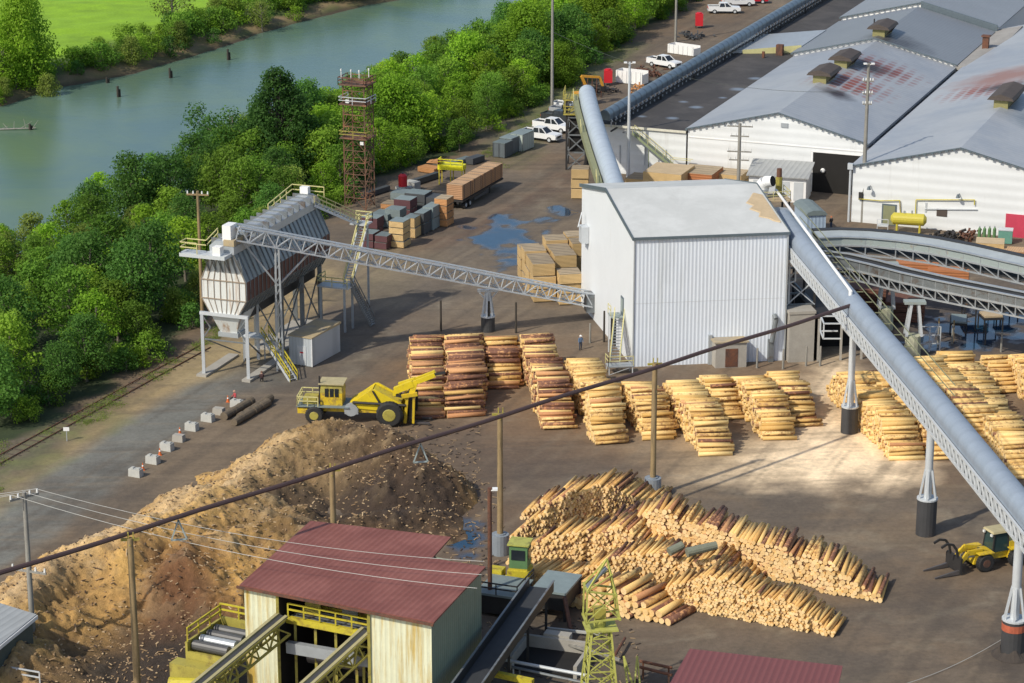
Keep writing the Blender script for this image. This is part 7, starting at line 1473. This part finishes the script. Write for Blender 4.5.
# ------------------------------------------------------------------ red roofed mill house and works at the bottom
M['drum_dk']=mat('drum_dark',(.10,.10,.10),.5,.3,.3,1); M['olive_tan']=mat('olive_tan',(.30,.27,.14),.6,0,.25,1); M['red_roof2']=mat('red_roof_lower',(.19,.06,.055),.55,0,.1,.3,rib=((.96,-.26,0),.5,.15)); M['dkgreen']=mat('dark_green_wall',(.07,.09,.08),.7,0,.3,.6)
def redhouse():
    A_,B_,Cc,Dd=Vector((-21.3,180.6,0)),Vector((-5.9,173.4,0)),Vector((-2.1,184.3,0)),Vector((-16.8,194.2,0)); J1=Vector((-5.0,190.6,0)); J2=Vector((-6.4,186.1,0))
    t=thing('red_roofed_house','red roofed debarking house with cream streaked front cladding and green side wall','building',(A_+Cc)/2)
    zz_=lambda p,h=9.0: Vector((p.x,p.y,h))
    poly=[A_,B_,Cc,J2,J1,Dd]; mb=MB(); top=[zz_(p,9.12) for p in poly]; bot=[zz_(p,8.98) for p in poly]; n=6; mb.poly(top); mb.poly(list(reversed(bot))); mb.add(bot+top,[(i,(i+1)%n,n+(i+1)%n,n+i) for i in range(n)]); mb.build('roof',M['red_roof'],t)
    cen=(A_+Cc)/2; ins=lambda p,k=.35: p+(cen-p).normalized()*k
    a,b,c,d=[ins(p) for p in (A_,B_,Cc,Dd)]; e=(b-a)
    P=lambda f: a+e*f
    for f0,f1 in ((0,.19),(.67,1)): mb=MB(); mb.poly([P(f0),P(f1),zz_(P(f1),8.97),zz_(P(f0),8.97)]); mb.build('cladding',M['cream'],t)
    mb=MB(); mb.poly([b,c,zz_(c,8.97),zz_(b,8.97)]); mb.build('side_wall',M['green_wall'],t)
    mb=MB(); mb.poly([d,a,zz_(a,8.97),zz_(d,8.97)]); mb.poly([c,d,zz_(d,8.97),zz_(c,8.97)]); mb.build('rear_wall',M['green_wall'],t)
    s=e.normalized().cross(Vector((0,0,1)))*-1; back=lambda f,k: P(f)+s*k
    mb=MB(); mb.poly([back(.1,5.5),back(.75,5.5),zz_(back(.75,5.5),8.9),zz_(back(.1,5.5),8.9)]); mb.build('interior_wall',M['interior'],t)
    mb=MB(); mb.poly([P(.19),back(.19,5.5),zz_(back(.19,5.5),8.9),zz_(P(.19),8.9)]); mb.build('interior_side',M['interior'],t); mb=MB(); mb.poly([P(.67),back(.67,5.5),zz_(back(.67,5.5),8.9),zz_(P(.67),8.9)]); mb.build('interior_side',M['interior'],t)
    mb=MB(); mb.bar(zz_(a-e.normalized()*.4-s*.45,9.02),zz_(b+e.normalized()*.4-s*.45,9.02),.12,.2); mb.build('gutter',M['rust'],t)
    for f in (.185,.675): mb=MB(); mb.bar(P(f)-s*.1,zz_(P(f)-s*.1,8.9),.22); mb.build('door_post',M['yellow_o'],t)
    # machinery inside the opening
    m=thing('debarker','yellow railed debarking machine platform in the opening of the red roofed house','machine',P(.43))
    mb=MB(); mb.bar(zz_(back(.21,.6),6.6),zz_(back(.655,.6),6.6),.3,.55); mb.bar(zz_(back(.21,3.6),6.6),zz_(back(.655,3.6),6.6),.3,.5); mb.build('main_beam',M['yellow'],m)
    mb=MB(); rail(mb,[zz_(back(.22,.5),6.9),zz_(back(.65,.5),6.9)],1.1,w=.12,post=1.2); rail(mb,[zz_(back(.22,3.4),6.9),zz_(back(.65,3.4),6.9)],1.0,w=.1); mb.build('railing',M['yellow'],m)
    mb=MB()
    for k in range(5): mb.bar(zz_(back(.22,1+k*.5),6.75),zz_(back(.65,1+k*.5),6.75),.22,.12)
    mb.build('deck',M['galv_d'],m)
    mb=MB(); mb.bar(zz_(back(.22,.3),4.4),zz_(back(.66,.3),4.6),.5,.9); mb.build('grey_beam',M['galv'],m)
    mb=MB(); mb.tube(zz_(back(.3,1.5),3.4),zz_(back(.62,1.5),3.6),.6,n=14); mb.build('roller',M['steel_dk'],m)
    for f in (.24,.35,.46,.57,.64): mb=MB(); mb.bar(back(f,1.0),zz_(back(f,1.0),6.5),.2); mb.build('post',M['yellow_o'],m)
    for k,x in enumerate((.3,.5)): mb=MB(); q_=back(x,2.2); mb.box(q_.x-.6,q_.x+.6,q_.y-.5,q_.y+.5,6.9,7.9); mb.build('motor',M['galv_d' if k else 'yellow_o'],m)
    # two slanting infeed trusses
    for i,(p0,z0,p1,z1,lb) in enumerate((((214,682),4.0,(283,625),6.4,'left yellow lattice infeed conveyor sloping out of the red roofed house'),((312,690),3.6,(367,640),6.2,'right yellow lattice infeed conveyor sloping out of the red roofed house'))):
        q0=G(*p0,z0); q1=G(*p1,z1); q0=q0+(q0-q1)*.35; tt,dd,ss,uu=truss_conveyor('infeed_conveyor',lb,q0,q1,1.1,1.4,'yellow_o','galv_d',1.1,.12)
        sd=(q1-q0).normalized().cross(Vector((0,0,1))).normalized()
        mb=MB(); mb.bar(q0+sd*.45+Vector((0,0,.88)),q1+sd*.45+Vector((0,0,.88)),.3,.18); mb.bar(q0-sd*.45+Vector((0,0,.88)),q1-sd*.45+Vector((0,0,.88)),.3,.18); mb.bar(q0+Vector((0,0,.78)),q1+Vector((0,0,.78)),.6,.08,1); mb.build('top_channel',[M['olive_tan'],M['belt']],tt)
        for k in (.1,.5,.95): mb=MB(); p=q0.lerp(q1,k); mb.bar(Vector((p.x,p.y,0)),p-Vector((0,0,.7)),.2); mb.build('support_post',M['yellow_o'],tt)
    # side works left of the house
    f=Fr(G(232,640,4),-25); f.o.z=0; w=thing('roller_deck','yellow framed roller deck with steel drums left of the red roofed house','machine',f.o)
    mb=MB(); mb.box(-2.6,.9,-2.4,2.5,3.2,3.35,fr=f); mb.box(-2.7,-2.5,-2.6,2.6,2.4,4.4,fr=f); mb.box(-2.5,1,2.4,2.6,3.35,4.6,fr=f); mb.box(-2.5,1,-2.6,-2.4,2.2,3.6,fr=f); mb.build('frame',M['yellow_o'],w)
    for k in range(4): mb=MB(); mb.tube(f.p(-2.4,-1.8+k*1.1,3.9),f.p(.8,-1.8+k*1.1,3.9),.42,n=14); mb.build('drum',M['drum_dk'] if k!=1 else M['galv'],w)
    mb=MB(); rail(mb,[f.p(-2.6,2.6,4.4),f.p(-2.6,-2.4,4.4)],1.1,w=.12); rail(mb,[f.p(-2.6,2.5,4.6),f.p(.9,2.5,4.6)],1.1,w=.12); mb.build('railing',M['yellow'],w)
    for x in (-2.4,.7):
        for y in (-2.3,2.3): mb=MB(); mb.bar(f.p(x,y,0),f.p(x,y,3.2),.25); mb.build('leg',M['yellow_o'],w)
    mb=MB(); mb.box(-3.4,.9,-3.9,-2.7,1.4,3.0,fr=f); mb.build('hopper_side',M['yellow_o'],w)
    g=G(188,682,2.5); mb=MB(); mb.tube(g+Vector((-1.4,-.3,0)),g+Vector((2.6,-.9,.1)),.55,n=12); mb.bar(g+Vector((-1,-.3,-2.5)),g+Vector((-1,-.3,-.5)),.2); mb.bar(g+Vector((2,-.8,-2.5)),g+Vector((2,-.8,-.5)),.2); tag(mb.build('yellow_drum',M['yellow']),'yellow cylinder end peeking in at the bottom edge left of the roller deck','drum')
    # dark outfeed conveyor right of house
    tp=G(541,588,3.4); bt=G(474,683,3.4); d=(bt-tp).normalized(); bt=bt+d*6; s_=d.cross(Vector((0,0,1))).normalized(); tt=thing('log_outfeed_conveyor','black trough conveyor running from the log heap down past the green wall','conveyor',(tp+bt)/2)
    mb=MB(); mb.bar(tp,bt,2.0,.12); mb.build('belt',M['belt'],tt); mb=MB()
    for k in (-1.05,1.05): mb.bar(tp+s_*k+Vector((0,0,.3)),bt+s_*k+Vector((0,0,.3)),.12,.9)
    mb.build('side_plates',M['dark'],tt)
    mb=MB()
    for k in (-1.1,1.1): mb.bar(tp+s_*k+Vector((0,0,.8)),bt+s_*k+Vector((0,0,.8)),.16,.08)
    mb.build('top_edges',M['galv_d'],tt)
    for k in range(5):
        p=tp.lerp(bt,.08+k*.22)
        for kk in (-1,1): mb=MB(); mb.bar(Vector((p.x,p.y,0))+s_*kk,p+s_*kk+Vector((0,0,-.1)),.22); mb.build('leg',M['dark'],tt)
    # green operator cabin on yellow base and dark deck
    f=Fr(G(520,592),-12); t=thing('operator_cabin','small green operator cabin on a yellow base at the left end of the log heap','cabin',f.o)
    mb=MB(); mb.box(-.8,.8,-.8,.8,2.3,2.5,fr=f); mb.box(-.95,.95,-.95,.95,1.7,2.3,fr=f); mb.bar(f.p(-.9,-1,1.8),f.p(-2.6,-2.2,.4),.35); mb.build('base',M['yellow'],t)
    mb=MB(); mb.box(-.8,.8,-.8,.8,2.51,4.6,fr=f); mb.build('cab',M['green_p'],t)
    mb=MB(); mb.box(-.6,.6,-.86,-.8,3.3,4.2,fr=f); mb.box(.8,.86,-.6,.6,3.3,4.2,fr=f); mb.build('window',M['glass'],t); mb=MB(); mb.box(-.95,.95,-.95,.95,4.61,4.75,fr=f); mb.build('roof',M['yellow_g'],t)
    for x in (-.7,.7):
        for y in (-.7,.7): mb=MB(); mb.bar(f.p(x,y,0),f.p(x,y,1.7),.22); mb.build('leg',M['yellow_o'],t)
    f=Fr(G(551,617),-20); t=thing('feed_deck','dark steel feed deck with grey top between the outfeed conveyor and the log heap','machine',f.o)
    mb=MB(); mb.box(-1.6,1.5,-.6,3.8,2.4,2.6,fr=f); mb.build('top_plate',M['wrap_g'],t); mb=MB(); mb.box(-1.5,1.4,-.5,3.6,.9,2.39,fr=f); mb.build('body',M['dark'],t)
    for x in (-1.5,1.4):
        for y in (-.5,3.5): mb=MB(); mb.bar(f.p(x,y,0),f.p(x,y,2.4),.25); mb.build('leg',M['dark'],t)
    mb=MB(); mb.bar(f.p(1.4,-.6,2.3),f.p(2.4,-2.0,.1),.3); mb.build('brace',M['rust'],t)
    f=Fr(G(505,612),-20); t=thing('chain_deck','dark railed chain deck behind the green side wall','machine',f.o); mb=MB(); mb.box(-2.2,1.6,-1.4,2.8,1.9,2.1,fr=f); mb.build('plate',M['wrap_g'],t); mb=MB(); mb.box(-2.1,1.5,-1.3,2.7,.3,1.9,fr=f); mb.build('body',M['dark'],t)
    mb=MB(); rail(mb,[f.p(-2.2,-1.4,2.1),f.p(1.6,-1.4,2.1),f.p(1.6,2.8,2.1)],1.0,w=.1); mb.build('railing',M['dark'],t); mb=MB(); mb.box(-2.6,-1.4,2.9,4.0,.4,2.4,fr=f); mb.build('yellow_unit',M['yellow'],t)
    # concrete pit, beams, pipes
    f=Fr(G(553,665),-18); t=thing('sump_pit','low concrete walled pit with black water beside the yellow boom','pit',f.o)
    mb=MB(); mb.box(-3.2,2.6,2.2,2.5,0,1.3,fr=f); mb.box(-3.2,-2.9,-2,2.2,0,1.2,fr=f); mb.box(2.3,2.6,-2,2.2,0,1.1,fr=f); mb.build('wall',M['concrete'],t); mb=MB(); mb.box(-2.9,2.3,-2,2.2,.02,.3,fr=f); mb.build('black_water',M['interior'],t)
    mb=MB(); mb.box(-1.6,.6,2.51,3.4,0,1.5,fr=f); mb.build('ledge',M['concrete'],t)
    for i,(p0,p1,zz,r_,m_,lb) in enumerate((((482,671),(533,682),2.2,.22,'yellow','thick yellow beam at the bottom edge right of the black conveyor'),((505,660),(590,676),1.3,.14,'galv_p','pale pipe running across the foot of the yellow boom'),((512,667),(590,684),1.0,.12,'galv_d','thinner grey pipe just below the pale one'),((640,661),(672,668),1.2,.13,'rust','upper rusty pipe left of the lower red roof'),((640,667),(672,675),1.0,.13,'rust','lower rusty pipe left of the lower red roof'),((560,642),(620,660),.9,.1,'pole_g','grey timber lying behind the yellow boom foot'),((545,628),(600,634),.4,.1,'concrete_w','pale plank lying in front of the thick log stack'),((615,655),(625,638),.6,.12,'rust','rusty bar leaning beside the yellow boom'))):
        mb=MB(); a_=G(*p0,zz); b_=G(*p1,zz); mb.bar(a_,b_,r_*2,r_*2) if i in (0,5,6) else mb.tube(a_,b_,r_,n=8)
        for q_ in ((a_.lerp(b_,.1),a_.lerp(b_,.9)) if zz>.9 else ()): mb.bar(Vector((q_.x,q_.y,0)),q_,.14)
        tag(mb.build('yard_beam' if i in (0,5,6) else 'yard_pipe',M[m_]),lb,'beam' if i in (0,5,6) else 'pipe')
    # yellow boom tower
    c=G(599,705); f=Fr(c,8); t=thing('lattice_boom','yellow green lattice boom tower with tilted peaked head in front of the log heap','boom tower',c)
    w0,w1,hm=1.35,.75,6.6; co_=[(-1,-1),(1,-1),(1,1),(-1,1)]; zs=[0,1.7,3.3,4.8,6.0,hm]; wd=lambda z:w0+(w1-w0)*z/hm
    for x,y in co_: mb=MB(); mb.bar(f.p(x*w0,y*w0,0),f.p(x*w1,y*w1,hm),.15); mb.build('leg',M['yellow_g'],t)
    mb=MB()
    for z0,z1 in zip(zs[:-1],zs[1:]):
        for i in range(4):
            a,b=co_[i],co_[(i+1)%4]; A0=f.p(a[0]*wd(z0),a[1]*wd(z0),z0); B0=f.p(b[0]*wd(z0),b[1]*wd(z0),z0); A1=f.p(a[0]*wd(z1),a[1]*wd(z1),z1); B1=f.p(b[0]*wd(z1),b[1]*wd(z1),z1); mb.bar(A0,B1,.075); mb.bar(B0,A1,.075); mb.bar(A1,B1,.09)
    mb.build('bracing',M['yellow_g'],t)
    mb=MB(); mb.box(-1.2,1.3,-1.0,1.0,hm,hm+.15,fr=f); mb.tube(f.p(0,0,hm+.15),f.p(0,0,hm+.8),.45,n=12); mb.build('turntable',M['yellow_g'],t)
    hd=[(-1.2,hm+.8),(1.4,hm+1.0),(1.1,hm+3.0),(-1.15,hm+3.4)]; ap=(.5,hm+5.7); mb=MB()
    for y in (-.75,.75):
        Q=[f.p(x,y,z) for x,z in hd]
        for i in range(4): mb.bar(Q[i],Q[(i+1)%4],.13)
        mb.bar(Q[0],Q[2],.08); mb.bar(Q[1],Q[3],.08); T_=f.p(ap[0],0,ap[1]); mb.bar(Q[2],T_,.12); mb.bar(Q[3],T_,.12); mb.bar(Q[3],f.p(.9,y*.6,hm+4.6),.08)
    for x,z in hd: mb.bar(f.p(x,-1,z),f.p(x,1,z),.16)
    mb.build('head_frame',M['yellow_g'],t); mb=MB(); mb.box(-.5,.4,-.4,.4,hm+.9,hm+1.7,fr=f); mb.build('winch',M['yellow_o'],t); mb=MB(); mb.bar(f.p(-1.1,0,hm+3.4),f.p(.5,.2,hm+4.9),.6,.1); mb.build('grating',M['galv_d'],t)
    for k,(a_,b_) in enumerate((((628,690),(623,650)),((634,690),(640,655)))):
        mb=MB(); q_=G(*a_); mb.bar(q_,q_+Vector((-.3+k*.6,1.6,2.2)),.14); mb.bar(q_+Vector((.5,0,0)),q_+Vector((-.3+k*.6,1.6,2.2)),.12); tag(mb.build('yellow_strut',M['yellow_g']),['left thin yellow A strut at the bottom edge by the boom','right thin yellow A strut at the bottom edge by the boom'][k],'strut')
    # lower red roof
    P_=[Vector((11.2,167.5,0)),Vector((13.6,175.3,0)),Vector((24.9,172.2,0)),Vector((23.0,163.5,0))]; t=thing('lower_red_roof_building','low building with plain dark red roof cut by the bottom edge','building',(P_[0]+P_[2])/2)
    mb=MB(); mb.hexa([zz_(p,5.98) for p in P_],[zz_(p,6.1) for p in P_]); mb.build('roof',M['red_roof2'],t); cc=(P_[0]+P_[2])/2; I=[p+(cc-p)*.05 for p in P_]; mb=MB()
    for i in range(4): a_,b_=I[i],I[(i+1)%4]; mb.poly([a_,b_,zz_(b_,5.97),zz_(a_,5.97)])
    mb.build('wall',M['cream'],t)
    # grey shed lower left
    P_=[Vector((-46,176.5,0)),Vector((-41.9,186.6,0)),Vector((-38.0,184.0,0)),Vector((-41.0,174.5,0))]; t=thing('grey_shed','small shed with ribbed pale grey roof and dark side wall at the lower left edge','shed',(P_[0]+P_[2])/2)
    mb=MB(); mb.hexa([zz_(p,5.0) for p in P_],[zz_(p,5.13) for p in P_]); mb.build('roof',M['roof_gs'],t); cc=(P_[0]+P_[2])/2; I=[p+(cc-p)*.08 for p in P_]; mb=MB()
    for i in range(4): a_,b_=I[i],I[(i+1)%4]; mb.poly([a_,b_,zz_(b_,4.98),zz_(a_,4.98)])
    mb.build('wall',M['dkgreen'],t); mb=MB(); mb.bar(zz_(P_[0],5.0)-Vector((0,0,.1)),zz_(P_[3],5.0)-Vector((0,0,.1)),.1,.3); mb.bar(zz_(P_[2],5.0)-Vector((0,0,.1))+Vector((.06,0,0)),zz_(P_[3],5.0)+Vector((.06,0,-.1)),.1,.3); mb.build('fascia',M['white'],t)
    mb=MB(); a_=G(-5,676,2); rail(mb,[a_,G(40,684,2)],1.0,w=.1); tag(mb.build('white_rail',M['galv_p']),'pale handrail below the grey shed at the lower left corner','handrail')
redhouse()
# ------------------------------------------------------------------ light
def light():
    w = bpy.data.worlds.new('World'); scn.world = w; w.use_nodes = True; N = w.node_tree.nodes; L = w.node_tree.links
    sky = N.new('ShaderNodeTexSky'); sky.sky_type = 'NISHITA'; sky.sun_disc = False
    el = R(42); d = Vector((-.74, -.67, 0)).normalized()      # towards the sun
    sky.sun_elevation = el; sky.sun_rotation = math.atan2(d.x, d.y); sky.dust_density = 1.5; sky.air_density = 1.0
    L.new(sky.outputs[0], N['Background'].inputs[0]); N['Background'].inputs[1].default_value = .145
    s = bpy.data.lights.new('sun', 'SUN'); s.energy = 3.8; s.angle = R(1.0); s.color = (1, .93, .80); o = bpy.data.objects.new('sun', s); C.objects.link(o)
    v = Vector((d.x*math.cos(el), d.y*math.cos(el), math.sin(el))); o.rotation_euler = v.to_track_quat('Z', 'Y').to_euler(); o.location = (0, 0, 120)
    scn.view_settings.view_transform = 'Standard'; scn.view_settings.look = 'None'; scn.view_settings.exposure = 0
light()
